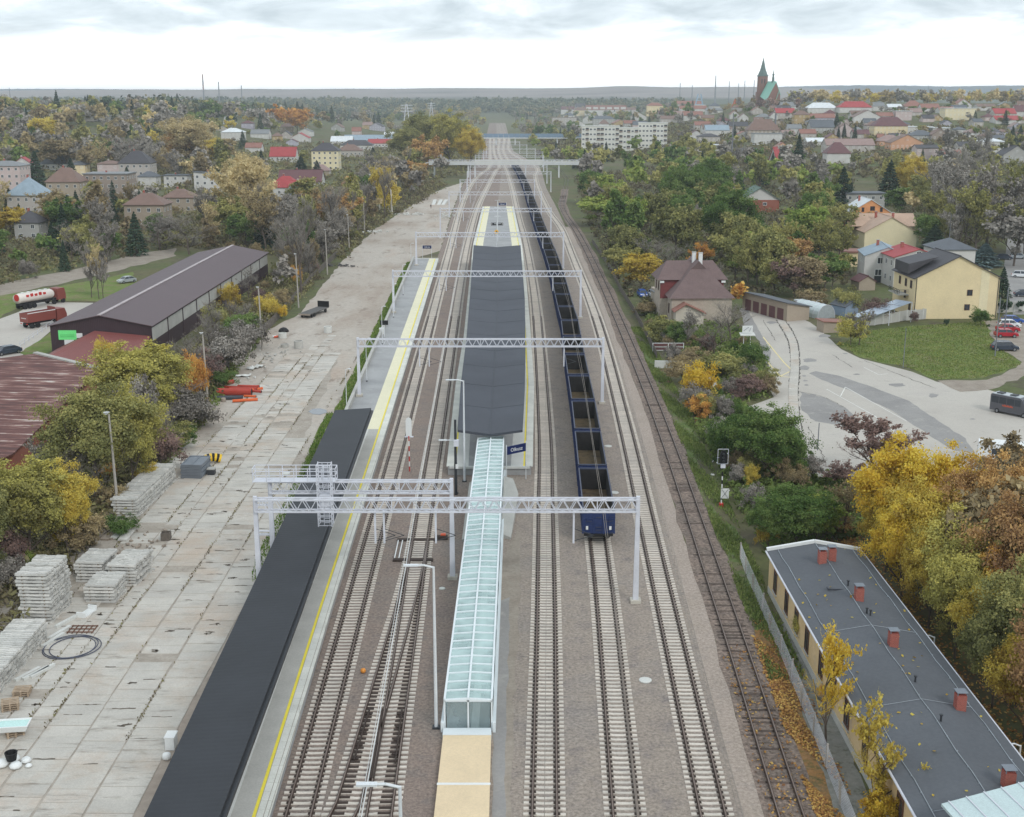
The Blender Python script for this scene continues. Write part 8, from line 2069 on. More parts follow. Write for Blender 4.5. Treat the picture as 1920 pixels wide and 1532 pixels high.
def make_tree(form, col, p, h, r, place, label, bush, _):
    i = trg.randrange(1000); me = CR[form][i % len(CR[form])]
    low = form == 'bush' or bush
    nm = 'bush' if low else ('conifer_tree' if form == 'con' else 'birch_tree' if form == 'birch' else 'tree')
    rz = trg.uniform(0, 6.28); fr = r / RAD_OF.get(form, 4.)
    t = thing(nm, label, 'bush' if low else 'tree', (p.x, p.y, p.z - .05), rz)
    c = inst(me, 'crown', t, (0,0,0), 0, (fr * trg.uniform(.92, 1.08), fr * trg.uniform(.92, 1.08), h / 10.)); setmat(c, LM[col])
    T_ = TRN.get(form, TRUNK)
    if not low: inst(T_[(i if form in ('hd','md','ld') else CR[form].index(me)) % len(T_)], 'trunk', t, (0,0,0), 0, (fr*.8 if form in ('hd','md','ld') else fr, fr*.8 if form in ('hd','md','ld') else fr, h/10.*(.9 if form in ('hd','md','ld') else 1)))
    else:
        inst(TRUNK[i % 3], 'stem', t, (0,0,0), 0, (fr*.8, fr*.8, h/10.*.8))
    if label is None:
        look = '%s %s' % (LOOK[col], FORM[form] if not low else 'bush')
        if form == 'con' and col == 'dark': look = 'dark green conifer'
        auto(t, look, place, proj(p)[0])
def plant_all():
    """the trees that show largest stand singly, the small far ones are one mass"""
    kind = lambda q: 'bush' if q[0] == 'bush' or q[7] else 'conifer' if q[0] == 'con' else 'birch' if q[0] == 'birch' else 'tree'
    rest = []
    for kd in ('tree', 'bush', 'conifer', 'birch'):
        L = sorted([q for q in TREES if kind(q) == kd], key=lambda q: -(q[8] + (9 if q[6] else 0)))
        for q in L[:290]: make_tree(*q)
        rest += L[290:]
    r_ = np.random.default_rng(5); C, A, B, Tn, MI = [], [], [], [], []; names = list(LM)
    for form, col, p, h, r, *_ in rest:
        k = 420; P, tone = crown_pts(r_, 16, k, h, r, h * .2, .25); P = P + np.array([p.x, p.y, p.z])
        nr = unit(r_.normal(size=(k,3)) + np.array([0,-.2,.6])); a = unit(np.cross(nr, unit(r_.normal(size=(k,3))))); b = np.cross(nr, a); s = (h * .085 * (.5 + .9 * r_.random(k)))[:,None]
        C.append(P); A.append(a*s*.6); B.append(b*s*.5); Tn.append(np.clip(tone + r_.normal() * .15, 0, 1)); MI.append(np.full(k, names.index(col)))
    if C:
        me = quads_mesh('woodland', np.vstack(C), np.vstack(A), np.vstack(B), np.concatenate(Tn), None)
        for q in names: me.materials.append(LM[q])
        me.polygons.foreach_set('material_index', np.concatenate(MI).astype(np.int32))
        o = inst(me, 'woodland'); tag(o, 'small trees standing between the far houses and slopes', 'woodland', None, 'stuff')
def ptree(form, col, u, vt, vb, wpx, place, label=None, bush=False):
    p = T(u, vb); h = max(1.2, zfor(p, vt)); tree(form, col, p, h, wpx * zcam(p) / F / 2, place, label, bush)
# --- trees that can be told apart one by one (crown centre u, top row, base row, crown width)
R1_ = 'behind the long felt roofed building'
for a in (('hd','gold',1672,815,1062,185),('hd','gold',1765,832,1085,150),('hd','yellow',1735,890,1130,170),('hd','rust',1855,850,1140,170),('hd','willow',1800,950,1190,190),('hd','rust',1905,905,1240,210),('hd','olive',1905,1050,1330,190),('hd','yellow',1835,1080,1270,130),('hd','rust',1930,835,1100,150),('hd','rust',1985,1130,1420,220),('hd','orange',1860,1010,1235,130),('hd','gold',1690,930,1130,130),('hd','willow',1790,1010,1235,150),('hd','yellow',1740,985,1180,120),('hd','rust',1800,870,1130,140),('hd','olive',1860,1130,1330,150),('hd','yellow',1920,1180,1390,150),('hd','yellow',1660,900,1075,100),('hd','gold',1720,850,1075,130),('hd','olive',1960,980,1250,180)): ptree(*a, R1_)
R2_ = 'between the old track and the forecourt'
for a in (('hd','green',1438,757,905,150),('hd','green',1380,775,880,95),('hd','green',1492,905,1030,150),('hd','green',1440,930,1035,80),('md','lime',1530,925,1035,90),('sparse','purple',1640,778,905,150),('sparse','purple',1580,860,925,80),('bush','purple',1402,700,748,75),('bush','green',1350,790,860,60),('bush','bare',1412,905,960,50),('bush','yellow',1436,958,1035,40),('bush','yellow',1408,868,915,40),('thin','brown',1580,890,1010,90),('bush','olive',1330,735,790,50),('bush','brown',1440,700,740,50),('bush','rust',1562,955,1010,60)): ptree(*a, R2_)
ptree('bush','gold',1311,680,760,64,R2_,'bright yellow shrub beside the overgrown steps'); ptree('bush','orange',1312,735,790,62,R2_,'orange yellow shrub just below the bright yellow one')
R3_ = 'in front of the long felt roofed building'
ptree('thin','gold',1548,1158,1402,105,R3_,'golden young tree overhanging the felt roof'); ptree('thin','yellow',1636,1305,1540,115,R3_,'thinly leaved yellow tree overhanging the near felt roof')
ptree('bush','willow',1503,1135,1215,50,R3_,'yellow green bush against the ochre wall'); ptree('bush','gold',1648,1478,1560,95,R3_,'golden bush at the bottom edge by the ochre wall'); ptree('bush','orange',1545,1280,1318,35,R3_,'small orange bush at the foot of the golden tree'); ptree('sparse','yellow',1715,1430,1560,60,R3_,'small yellow tree at the bottom edge by the ochre wall')
L1_ = 'beside the rusty shed'
ptree('hd','willow',268,632,815,180,L1_,'round yellow green willow in front of the warehouse annexe'); ptree('hd','olive',190,712,945,205,L1_,'big olive tree over the rusty shed'); ptree('hd','willow',250,722,925,130,L1_,'yellow green tree right of the big olive one')
ptree('hd','willow',55,850,1065,185,L1_,'big yellow green tree at the left edge above the sleepers'); ptree('hd','yellow',130,862,1050,110,L1_,'yellowish tree just left of the nearest yard lamp'); ptree('hd','olive',-40,880,1120,150,L1_)
for a in (('bush','orange',372,660,762,50),('bush','yellow',204,634,700,60),('bush','orange',52,868,930,50),('bush','yellow',276,868,915,48),('bush','orange',205,868,905,36),('bush','green',230,968,1005,70),('bush','lime',48,1028,1075,42),('bush','brown',150,960,1040,110),('bush','bare',20,1040,1110,90),('bush','purple',20,990,1080,90),('bush','olive',320,790,850,80),('bush','green',340,800,845,60),('sparse','bare',110,800,940,90),('bare','bare',160,830,960,90),('bush','brown',215,905,955,60)): ptree(*a, L1_, None, a[0] == 'bush')
L2_ = 'in the thicket between warehouse and yard'
for a in (('bush','yellow',505,553,600,48),('bush','gold',528,572,600,28),('bush','yellow',432,528,585,46),('bush','olive',410,570,640,60),('bush','orange',556,497,540,22),('md','green',455,580,650,70),('bare','bare',330,680,800,110),('bare','bare',300,760,880,90),('bush','purple',380,650,730,90),('bush','bare',430,620,700,90),('bush','bare',345,720,810,110),('bush','purple',300,800,880,100),('bare','bare',400,590,690,80),('bush','green',420,690,730,50),('bush','olive',375,760,800,50),('bush','bare',470,600,660,70),('bush','bare',270,700,850,80)): ptree(*a, L2_, None, a[0] == 'bush')
L3_ = 'beyond the warehouse'
for a in (('sparse','pale',462,292,448,120),('hd','pale',465,285,430,90),('sparse','rust',628,352,445,110),('birch','yellow',735,306,402,62),('birch','yellow',712,312,396,42),('bare','bare',300,395,470,110),('bare','bare',355,400,478,90),('thin','bare',194,470,565,34),('thin','bare',172,450,560,36),('thin','pale',186,442,562,36),('sparse','bare',570,390,470,90),('sparse','bare',540,360,470,80),('md','olive',580,330,420,70),('sparse','brown',105,355,440,90),('sparse','rust',120,380,440,60),('md','yellow',20,385,450,70),('con','dark',70,283,352,44),('con','dark',136,296,350,34),('con','dark',240,312,352,28),('con','dark',128,432,480,46),('con','dark',215,385,420,26),('con','dark',20,350,400,30),('con','dark',595,300,332,26),('con','dark',565,292,330,34),('con','dark',690,288,312,20),('sparse','brown',660,345,420,80),('sparse','bare',610,420,500,70),('bare','bare',640,380,460,70)): ptree(*a, L3_)
L4_ = 'on the wooded left slope'
for a in (('hd','pale',352,215,318,105),('hd','yellow',395,255,312,70),('hd','rust',335,240,318,70),('md','yellow',80,213,280,52),('md','orange',525,196,250,44),('md','orange',558,197,250,50),('hd','olive',800,208,312,95),('hd','willow',845,206,315,85),('md','yellow',822,212,300,40),('hd','yellow',880,236,318,62),('hd','olive',760,235,316,80),('md','rust',770,300,345,70),('md','rust',655,330,375,34),('con','dark',290,212,250,36),('con','dark',300,218,255,30),('con','dark',700,275,308,26),('con','dark',456,245,280,20),('md','brown',230,215,275,60),('md','yellow',260,225,262,40),('md','purple',250,262,322,90),('md','green',210,262,318,70),('md','brown',120,255,322,80),('md','rust',800,250,330,60)): ptree(*a, L4_)
R4_ = 'in the gardens right of the old track'
for a in (('hd','green',1365,345,490,125),('hd','green',1415,410,500,80),('md','lime',1140,365,425,110),('md','lime',1170,370,445,80),('md','yellow',1200,470,545,90),('md','olive',1160,455,520,60),('hd','lime',1420,450,535,90),('sparse','orange',1315,448,515,50),('md','green',1480,415,500,60),('bare','bare',1240,440,530,90),('con','dark',1578,312,395,50),('con','dark',1495,250,330,34),('con','bluespruce',1487,405,455,28),('hd','green',1280,300,420,110),('hd','green',1330,290,400,90),('md','olive',1300,380,470,80),('md','rust',1480,440,520,70),('md','brown',1510,470,560,90),('md','green',1545,470,545,80),('md','olive',1450,480,555,60),('bare','bare',1345,490,560,60),('md','purple',1490,480,560,70),('md','olive',1560,470,540,60),('con','dark',1535,425,475,30),('con','dark',1560,420,470,34),('md','green',1590,470,515,40),('bush','brown',1520,540,582,70),('bush','olive',1590,540,590,60),('bush','willow',1595,590,648,62),('sparse','bare',1610,580,650,50),('bush','purple',1640,560,605,50),('bush','green',1838,577,612,40),('bush','dark',1774,597,612,12),('bush','purple',1713,583,606,20)): ptree(*a, R4_, None, a[0] == 'bush')
R5_ = 'around the old station house'
for a in (('bare','bare',1338,580,665,60),('thin','bare',1290,575,655,50),('bare','bare',1370,560,645,70),('thin','orange',1385,525,580,40),('bush','brown',1300,650,690,90),('bush','purple',1325,625,662,40),('bush','yellow',1235,618,645,26),('bush','olive',1240,590,640,70),('bush','green',1270,600,650,60),('bush','brown',1215,565,592,60),('bush','olive',1350,660,712,110),('bush','green',1410,640,690,60),('bush','olive',1430,690,735,60),('bush','brown',1280,670,720,70),('bush','bare',1260,640,690,40)): ptree(*a, R5_, None, a[0] == 'bush')
R6_ = 'behind the cream and orange houses'
for a in (('hd','yellow',1705,287,385,62),('con','dark',1665,300,385,55),('con','dark',1750,420,478,70),('md','green',1740,395,470,60),('con','bluespruce',1845,455,500,70),('sparse','bare',1790,300,430,110),('sparse','bare',1850,310,470,130),('sparse','olive',1880,300,450,120),('sparse','olive',1830,340,480,100),('bare','bare',1760,290,400,90),('md','bare',1900,380,500,120),('sparse','pale',1870,350,440,90),('con','dark',1830,270,320,30),('con','dark',1895,235,290,26),('md','green',1690,350,405,60),('tall','dark',1878,562,590,16),('tall','dark',1888,560,590,16),('tall','dark',1912,562,588,16),('con','dark',1878,500,560,36),('md','brown',1640,395,430,40)): ptree(*a, R6_)
# --- fill: gardens and woods between, kept clear of roofs and tracks
def inside(u, v, poly): return in_poly(u, v, poly)
def covered(u, vt, vb, w, z):
    for (a, b, c, d, zz_) in PROT:
        if z < zz_ - 4 and u + w*.4 > a and u - w*.4 < c and vt < d and vb > b + 2: return True
        if abs(z - zz_) < 9 and a - 2 < u < c + 2: return True
    return False
FZ = []
def fill(place, poly, n, forms, hm, seed, gap=.7, prot=True):
    r_ = random.Random(seed); us = [p[0] for p in poly]; vs = [p[1] for p in poly]; k = 0; tries = 0; mine = []
    while k < n and tries < n * 40:
        tries += 1
        t = r_.random(); v = 1 / ((1-t) / (min(vs) - 160) + t / (max(vs) - 160)) + 160 if r_.random() < .5 else r_.uniform(min(vs), max(vs))
        u = r_.uniform(min(us), max(us))
        if not inside(u, v, poly): continue
        p = T(u, v); z = zcam(p); f, c, hk = r_.choice(forms); h = r_.uniform(*hm) * hk * (1.3 if f not in ('bush',) else 1.1); r0 = h * r_.uniform(.32, .46) * (.6 if f in ('tall','con','birch','tbare') else .8 if f in ('bare','sparse','thin') else 1.25 if f == 'bush' else 1)
        w = 2 * r0 * F / z; vt = proj(p + Vector((0,0,h)))[1]
        if prot and covered(u, vt, v, w, z): continue
        if any((p.x-q[0])**2 + (p.y-q[1])**2 < (gap*(r0+q[2])*.62)**2 for q in mine): continue
        if xat(BL, p.y) - 6 < p.x < xat(TR['t6'] if p.y < 560 else BR5, p.y) + 5: continue
        mine.append((p.x, p.y, r0)); FZ.append((p.x, p.y, r0))
        tree(f, c, p, h, r0, place, None, f == 'bush'); k += 1
A_ = [('md','olive',1),('tall','olive',1.2),('sparse','bare',1.2),('thin','pale',1.2),('tbare','bare',1.4),('md','green',.9),('sparse','brown',1.1),('bush','brown',.35),('bush','olive',.35),('con','dark',1),('sparse','bare',1.3),('bare','bare',1.2),('tbare','bare',1.5),('tall','brown',1.3)]
fill('behind the truck yard', [(-40,545),(-40,470),(160,455),(330,455),(330,470),(140,508)], 26, [('bare','bare',1),('md','brown',.8),('md','green',.7),('bush','bare',.4),('con','dark',.8),('sparse','bare',1),('md','olive',.7)], (7, 12), 1)
fill('below the left hillside houses', [(-40,470),(-40,400),(250,395),(420,400),(560,420),(640,400),(700,420),(560,500),(330,460)], 95, A_ + [('md','bare',1.1)], (7, 12), 2)
fill('along the far yard edge', [(560,560),(520,520),(600,440),(700,360),(830,335),(840,350),(760,380),(680,440),(620,490)], 60, [('sparse','bare',1.2),('tbare','bare',1.5),('tbare','bare',1.3),('bush','brown',.4),('sparse','brown',1),('bush','olive',.4),('thin','pale',1.1)], (7, 11), 3)
fill('in the thicket between warehouse and yard', [(300,850),(340,690),(430,600),(520,500),(560,480),(600,520),(500,610),(430,680),(380,760)], 44, [('bush','bare',.45),('bush','purple',.45),('bush','brown',.4),('bare','bare',.8),('bush','olive',.35),('bare','bare',.9)], (5, 8), 4, .55)
fill('among the left hillside houses', [(-40,400),(-40,285),(300,285),(500,300),(640,320),(820,310),(700,400),(420,395)], 120, A_ + [('md','bare',1.1)], (8, 14), 5)
fill('on the wooded left slope', [(-40,290),(-40,225),(350,225),(600,240),(880,245),(890,310),(640,310),(300,285)], 170, A_ + [('md','yellow',.9),('md','green',1),('md','bare',1.1)], (9, 15), 6)
fill('on the far left ridge', [(-40,232),(-40,205),(300,205),(600,215),(900,222),(900,240),(600,244),(300,236)], 220, [('ld','brown',1),('ld','green',1),('ld','dark',1),('con','dark',1.2),('ld','olive',1),('ld','bare',1),('ld','olive',1),('ld','bare',1)], (10, 17), 7)
fill('beside the line under the bridges', [(790,345),(860,300),(905,262),(918,225),(880,225),(800,270)], 30, [('md','olive',1),('md','brown',1),('md','willow',1),('bush','bare',.5)], (7, 13), 8)
fill('right of the footbridge', [(1030,320),(1000,290),(970,258),(955,225),(1060,225),(1090,290),(1130,330),(1100,345)], 40, [('tbare','bare',1.2),('sparse','bare',1),('md','olive',1),('bush','olive',.5),('md','lime',.8)], (6, 11), 9)
fill('in the gardens right of the old track', [(1085,380),(1100,320),(1240,300),(1390,330),(1400,400),(1560,400),(1590,500),(1440,560),(1260,500),(1180,520),(1120,440)], 95, [('md','green',1.1),('md','olive',1),('md','lime',1),('tall','green',1.2),('sparse','bare',1.1),('tbare','bare',1.3),('md','olive',1.1),('sparse','olive',1),('bush','green',.4)], (8, 12), 10)
fill('below the town', [(1030,330),(1040,272),(1250,272),(1400,300),(1480,322),(1590,322),(1590,400),(1400,400),(1240,330)], 90, [('md','green',1),('md','olive',1),('sparse','bare',1.1),('tbare','bare',1.3),('md','lime',.9),('con','dark',1),('tall','olive',1.2)], (8, 12), 11)
fill('behind the cream and orange houses', [(1690,400),(1640,330),(1700,305),(1940,300),(1960,560),(1890,440),(1800,500)], 50, [('sparse','bare',1.1),('tbare','bare',1.3),('sparse','olive',1.1),('thin','bare',1.2),('sparse','pale',.9),('md','olive',.9)], (9, 13), 12)
fill('among the town houses', [(1260,300),(1260,210),(1960,205),(1960,300),(1600,330),(1480,320)], 210, [('ld','olive',.9),('ld','brown',.9),('ld','bare',.9),('ld','green',.9),('ld','bare',.9),('ld','bare',.8),('ld','brown',.9)], (4.5, 7.5), 13, .4)
fill('among the town houses', [(1300,300),(1300,225),(1960,225),(1960,300),(1600,330)], 14, [('con','dark',1)], (7, 11), 20)
fill('round the church', [(1340,210),(1350,202),(1430,202),(1500,202),(1500,208),(1420,214)], 24, [('ld','purple',1),('ld','bare',1),('ld','brown',1)], (7, 11), 14)
fill('on the crest beyond the town', [(1480,201),(1480,191),(1960,190),(1960,201)], 190, [('ld','olive',1),('ld','pale',1),('ld','brown',1),('ld','yellow',.9),('ld','bare',1)], (8, 14), 15, .2)
fill('beyond the apartment blocks', [(980,262),(965,225),(960,210),(1300,206),(1300,235),(1090,235),(1075,262)], 200, [('ld','olive',1),('ld','green',1),('ld','brown',1),('ld','bare',1),('ld','green',1),('con','dark',1)], (7, 12), 16, .4)
fill('between the old track and the forecourt', [(1262,690),(1300,700),(1420,760),(1490,860),(1560,930),(1560,1010),(1450,1020),(1370,900),(1310,790)], 26, [('bush','green',.5),('bush','bare',.45),('bush','olive',.45),('bush','brown',.4)], (5, 8), 17, .6)
fill('around the old station house', [(1180,560),(1210,560),(1250,640),(1300,615),(1380,620),(1440,690),(1440,740),(1330,730),(1250,690)], 22, [('bush','olive',.35),('bush','brown',.35),('bush','green',.3),('bush','bare',.4)], (3.5, 6), 18, .6)
fill('behind the long felt roofed building', [(1640,1020),(1760,930),(1960,940),(2080,1000),(2080,1500),(1960,1420),(1760,1130)], 16, [('md','brown',1),('md','olive',1),('bush','brown',.5),('bush','rust',.5)], (7, 11), 19, .8, False)
plant_all()
# --- far woods: one mass
def wood(label, poly, n, hm, m, seed, dens=120, size=2.2):
    r_ = np.random.default_rng(seed); rr_ = random.Random(seed); us = [p[0] for p in poly]; vs = [p[1] for p in poly]; P = []
    while len(P) < n:
        u, v = rr_.uniform(min(us), max(us)), rr_.uniform(min(vs), max(vs))
        if not inside(u, v, poly): continue
        p = T(u, v)
        if p.y < 2700 and xat(BL, p.y) - 9 < p.x < xat(BR5, p.y) + 9: continue
        P.append((p, rr_.uniform(*hm)))
    C, A, B, Tn = [], [], [], []
    for p, h in P:
        k = dens; c = r_.normal(size=(k,3)) * np.array([h*.2, h*.2, h*.22]) + np.array([p.x, p.y, p.z + h*.58]); c[:,2] = np.maximum(c[:,2], p.z+.3)
        nr = unit(r_.normal(size=(k,3)) + np.array([0,-.3,.7])); a = unit(np.cross(nr, unit(r_.normal(size=(k,3))))); b = np.cross(nr, a); s = size*(.5+.8*r_.random(k))[:,None]*h/14
        C.append(c); A.append(a*s*.6); B.append(b*s*.5); Tn.append(np.clip(rr_.random() + r_.normal(size=k)*.12, 0, 1))
    me = quads_mesh('woodland', np.vstack(C), np.vstack(A), np.vstack(B), np.concatenate(Tn), m)
    o = inst(me, 'woodland'); tag(o, label, 'woodland', None, 'stuff')
LM['forest'] = leaf_mat('far mixed forest', (.04,.055,.04), (.07,.09,.06), (.16,.14,.085), .1)
LM['forestb'] = leaf_mat('far autumn forest', (.09,.08,.04), (.15,.125,.06), (.22,.17,.07), .1)
wood('far dark forest band across the plain', [(-200,212),(-200,190),(400,190),(900,191),(960,191),(1285,191),(1285,205),(960,212),(700,214),(300,212)], 2600, (7, 12), LM['forest'], 31, 46, 4.5)
wood('forest on the plain left of the line', [(250,222),(250,202),(600,201),(905,205),(905,222),(700,228)], 520, (11, 18), LM['forest'], 32, 90, 3.0)
wood('autumn forest patches left of the line', [(600,216),(560,206),(905,209),(900,225)], 90, (11, 17), LM['forestb'], 33, 110, 2.4)
wood('wooded ridge at the far left edge', [(-60,206),(-60,199),(300,201),(420,208),(300,214)], 200, (12, 19), LM['forest'], 34, 110, 2.6)
wood('forest right of the line before the horizon', [(965,222),(945,204),(1275,200),(1275,206),(1100,208)], 260, (10, 16), LM['forest'], 35, 90, 3.2)
# --- undergrowth between the trees
def scrub(label, poly, n, hs_, m, seed, size=.35, cl=26):
    r_ = np.random.default_rng(seed); rr_ = random.Random(seed); us = [p[0] for p in poly]; vs = [p[1] for p in poly]; C, A, B, Tn = [], [], [], []; k = 0
    gp = [T(*q) for q in poly]; gx = [p.x for p in gp]; gy = [p.y for p in gp]; gpoly = [(p.x, p.y) for p in gp]
    tries = 0
    while k < n and tries < n*12:
        tries += 1
        x, y = rr_.uniform(min(gx), max(gx)), rr_.uniform(min(gy), max(gy))
        if not in_poly(x, y, gpoly): continue
        k += 1; h = rr_.uniform(*hs_); w = h*rr_.uniform(.6, 1.3)
        c = r_.normal(size=(cl,3))*np.array([w*.45, w*.45, h*.3]) + np.array([x, y, hgt(x,y)+h*.42]); c[:,2] = np.maximum(c[:,2], hgt(x,y)+.03)
        nr = unit(r_.normal(size=(cl,3)) + np.array([0,0,.6])); a = unit(np.cross(nr, unit(r_.normal(size=(cl,3))))); b = np.cross(nr, a); s = size*(.5+.9*r_.random(cl))[:,None]
        C.append(c); A.append(a*s*.7); B.append(b*s*.4); Tn.append(np.clip(rr_.random()*.8+.1 + r_.normal(size=cl)*.12, 0, 1))
    o = inst(quads_mesh('undergrowth', np.vstack(C), np.vstack(A), np.vstack(B), np.concatenate(Tn), m), 'undergrowth'); tag(o, label, 'undergrowth', None, 'stuff')
LM['scrub'] = leaf_mat('mixed undergrowth', (.075,.06,.042), (.12,.105,.06), (.17,.16,.07), .15)
LM['weeds'] = leaf_mat('green weeds', (.065,.085,.03), (.11,.15,.042), (.16,.18,.065), .25)
scrub('brown undergrowth of the left thicket', [(-60,1300),(0,1270),(40,1170),(150,1050),(228,962),(300,880),(392,758),(440,686),(500,612),(600,525),(560,480),(430,590),(330,690),(180,850),(-60,1000)], 1500, (.5, 2.0), LM['scrub'], 41, .32, 34)
scrub('weeds along the left yard edge', [(225,985),(310,885),(400,770),(450,690),(500,625),(490,600),(430,685),(380,755),(300,870)], 420, (.25, .8), LM['weeds'], 42, .22, 26)
scrub('undergrowth below the left hillside', [(-40,545),(-40,395),(420,395),(820,340),(840,350),(700,432),(640,490),(560,485),(330,462)], 2600, (.8, 2.6), LM['scrub'], 43, .5, 24)
scrub('undergrowth of the left slope', [(-40,395),(-40,270),(600,270),(890,280),(880,325),(820,340),(420,395)], 2600, (1, 3.5), LM['scrub'], 44, .9, 20)
scrub('undergrowth of the right gardens', [(1110,450),(1075,330),(1300,300),(1600,330),(1590,540),(1440,560),(1380,585),(1240,520),(1200,600)], 2600, (.8, 2.6), LM['scrub'], 45, .5, 24)
scrub('weeds around the old station house', [(1200,580),(1250,605),(1380,612),(1440,690),(1438,745),(1390,765),(1330,770),(1250,660)], 900, (.3, 1.1), LM['weeds'], 46, .28, 26)
scrub('undergrowth between old track and forecourt', [(1290,770),(1390,768),(1490,820),(1500,890),(1640,915),(1660,1000),(1440,1040),(1390,960)], 900, (.4, 1.3), LM['weeds'], 47, .28, 28)
scrub('undergrowth between the town houses', [(1040,300),(1000,262),(1100,240),(1330,232),(1700,240),(1960,240),(1960,300),(1600,335),(1300,300)], 2600, (1.5, 4.0), LM['scrub'], 49, 1.3, 18)
scrub('undergrowth behind the houses', [(1690,420),(1640,330),(1960,300),(1980,440),(1890,440),(1800,520)], 1300, (.8, 2.6), LM['scrub'], 48, .5, 22)
# grass blades and fallen leaves
def blades(label, spots_, m, seed, hgt_=(.1,.3), w=.05, name='grass', flat=False):
    r_ = np.random.default_rng(seed); P = np.array(spots_); n = len(P); h = r_.uniform(*hgt_, n)
    az = r_.random(n)*6.28; a = np.stack([np.cos(az), np.sin(az), 0*az], 1)
    if flat:
        nr = unit(r_.normal(size=(n,3))*.35 + np.array([0,0,1.])); a = unit(np.cross(nr, a)); b = np.cross(nr, a); C = P + np.array([0,0,.05]); A, B = a*h[:,None]*.5, b*h[:,None]*.4
    else:
        up = unit(r_.normal(size=(n,3))*.35 + np.array([0,0,1.])); C = P + up*h[:,None]*.5; A, B = a*w, up*h[:,None]*.5
    o = inst(quads_mesh(name, C, A, B, r_.random(n), m), name); tag(o, label, name.replace('_', ' '), None, 'stuff')
LM['grass'] = leaf_mat('grass blades', (.055,.10,.02), (.11,.18,.032), (.18,.23,.06), .35, 1.5)
LM['fallen'] = leaf_mat('fallen leaves', (.20,.10,.05), (.40,.21,.07), (.56,.38,.12), .1, 1.1)
LM['lawn'] = leaf_mat('lawn blades', (.10,.13,.04), (.17,.21,.06), (.26,.27,.10), .35, 1.35)
def scatter(poly, n, seed, z=.02):
    gp = [G(*q) for q in poly]; gpoly = [(p.x, p.y) for p in gp]; r_ = random.Random(seed); out = []
    x0, x1, y0, y1 = min(p.x for p in gp), max(p.x for p in gp), min(p.y for p in gp), max(p.y for p in gp); t = 0
    while len(out) < n and t < n*20:
        t += 1; x, y = r_.uniform(x0, x1), r_.uniform(y0, y1)
        if in_poly(x, y, gpoly): out.append((x, y, z))
    return out
rg = random.Random(77)
vg = []
while len(vg) < 17000:
    y = rg.uniform(84, 230); x = xat(TR['t6'], y) + rg.uniform(1.7, 4.4); 
    if rg.random() < .5 + .5*math.sin(x*1.7 + y*.3): vg.append((x, y, .015))
blades('grass of the verge right of the old track', vg, LM['weeds'], 51, (.12,.4), .06)
blades('grass of the lawn before the cream house', scatter([(1573,647),(1633,620),(1710,612),(1847,603),(1862,643),(1917,683),(1847,708),(1757,712),(1710,692),(1613,669)], 14000, 5, .02), LM['lawn'], 52, (.06,.26), .09)
blades('grass between left platform and yard', scatter([(627,773),(698,624),(727,564),(762,493),(790,484),(700,640),(668,768),(640,800)], 7000, 6, .02), LM['grass'], 53, (.12,.35), .07)
blades('grass at the near canopy edge', scatter([(480,1045),(470,1095),(505,1070),(560,925),(600,830),(628,775),(612,775),(560,890)], 2500, 7, .02), LM['grass'], 54, (.12,.35), .05)
fl = []
while len(fl) < 5200:
    y = rg.uniform(58, 95); x = xat(TR['t6'], y) + 1.5 + abs(rg.gauss(0, 1.3))
    if rg.random() > (.35 + .65*sm(96, 66, y)) or math.sin(x*2.1 + y*.55) + math.sin(y*.23 + 1) < -.6: continue
    if x < xat(TR['t6'], y) + 4.3: fl.append((x, y, .04))
while len(fl) < 5700: y = rg.uniform(60, 90); fl.append((xat(TR['t6'], y) + rg.uniform(-1.4, 1.6), y, .06))
blades('orange fallen leaves beside the old track', fl, LM['fallen'], 55, (.1,.22), name='fallen_leaves', flat=True)
blades('fallen leaves on the path behind the long building', [(rg.uniform(31.0, 34.0) + (0 if rg.random() < .7 else rg.uniform(0, 3)), rg.uniform(60, 125), .03) for _ in range(9000)], LM['fallen'], 56, (.12,.26), name='fallen_leaves', flat=True)
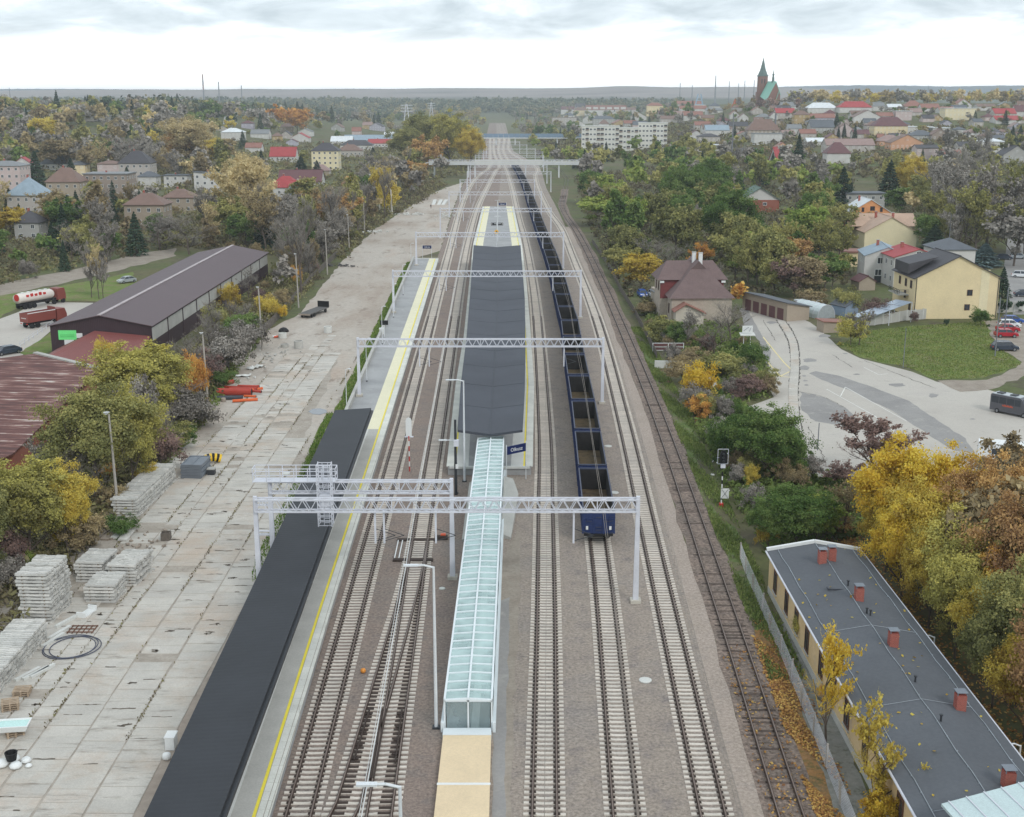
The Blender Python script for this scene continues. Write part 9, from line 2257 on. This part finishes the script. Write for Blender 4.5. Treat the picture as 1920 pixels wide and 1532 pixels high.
sheet('leafy_path', [(30.8,50),(33.8,50),(33.8,128),(30.8,128)], .015, m_leafy, label='leaf covered path behind the long building', world=True, bev=(2,.25))
lv = [(rg.uniform(-hwx, 4.0), rg.uniform(2, 50)) for hwx in [4.0]*80]
fl = [(lb_.location.x + x, YA + y, 3.8 + .75*(1-abs(x)/4.15) + .05) for x, y in lv]
blades('yellow leaves scattered on the felt roof', fl, LM['gold'], 57, (.14,.24), name='fallen_leaves', flat=True)
# weeds in the joints of the yard slabs
jt = []
while len(jt) < 3200:
    x = rg.choice([-41.65,-38.55,-35.47,-33.92,-32.35,-29.25,-26.15]) + rg.gauss(0,.09); y = rg.uniform(75, 205)
    if math.sin(y*.35 + x) + math.sin(y*.11 - x*.7) + rg.gauss(0,.5) > .4: jt.append((x, y, .03))
blades('brown weeds in the joints between yard slabs', jt, LM['scrub'], 58, (.06,.22), .05, 'joint_weeds')

# ================================================================ LABELS THAT COUNT ALIKE THINGS
by = {}
for o, look, place, u in AUTO: by.setdefault((look, place), []).append((u, o))
for (look, place), L in by.items():
    L.sort(key=lambda q: q[0]); head, _, tail = look.partition(',')
    for i, (u, o) in enumerate(L):
        if len(L) == 1: s_ = '%s %s' % (look, place)
        elif len(L) > 30: s_ = '%s %s' % (look, place); o['group'] = '%s %s' % (look, place)
        else:
            s_ = '%s from left: %s %s' % (ordinal(i + 1), look, place); o['group'] = '%s %s' % (look, place)
        o['label'] = s_
        if 'category' not in o: o['category'] = head.split()[-1]

# ================================================================ HAZE
hm = bpy.data.materials.new('thin haze'); hm.use_nodes = True
hn = hm.node_tree; hn.nodes.clear()
ho = hn.nodes.new('ShaderNodeOutputMaterial'); hv = hn.nodes.new('ShaderNodeVolumePrincipled')
hv.inputs['Color'].default_value = (0.88, 0.94, 1.0, 1); hv.inputs['Density'].default_value = 1.25e-4; hv.inputs['Anisotropy'].default_value = 0.0
hn.links.new(hv.outputs[0], ho.inputs['Volume'])
hb = MB().box(-15000, 15000, -15000, 15000, -3.5, 112).build('haze', hm); tag(hb, 'thin pale haze over the whole landscape', 'haze', None, 'stuff')
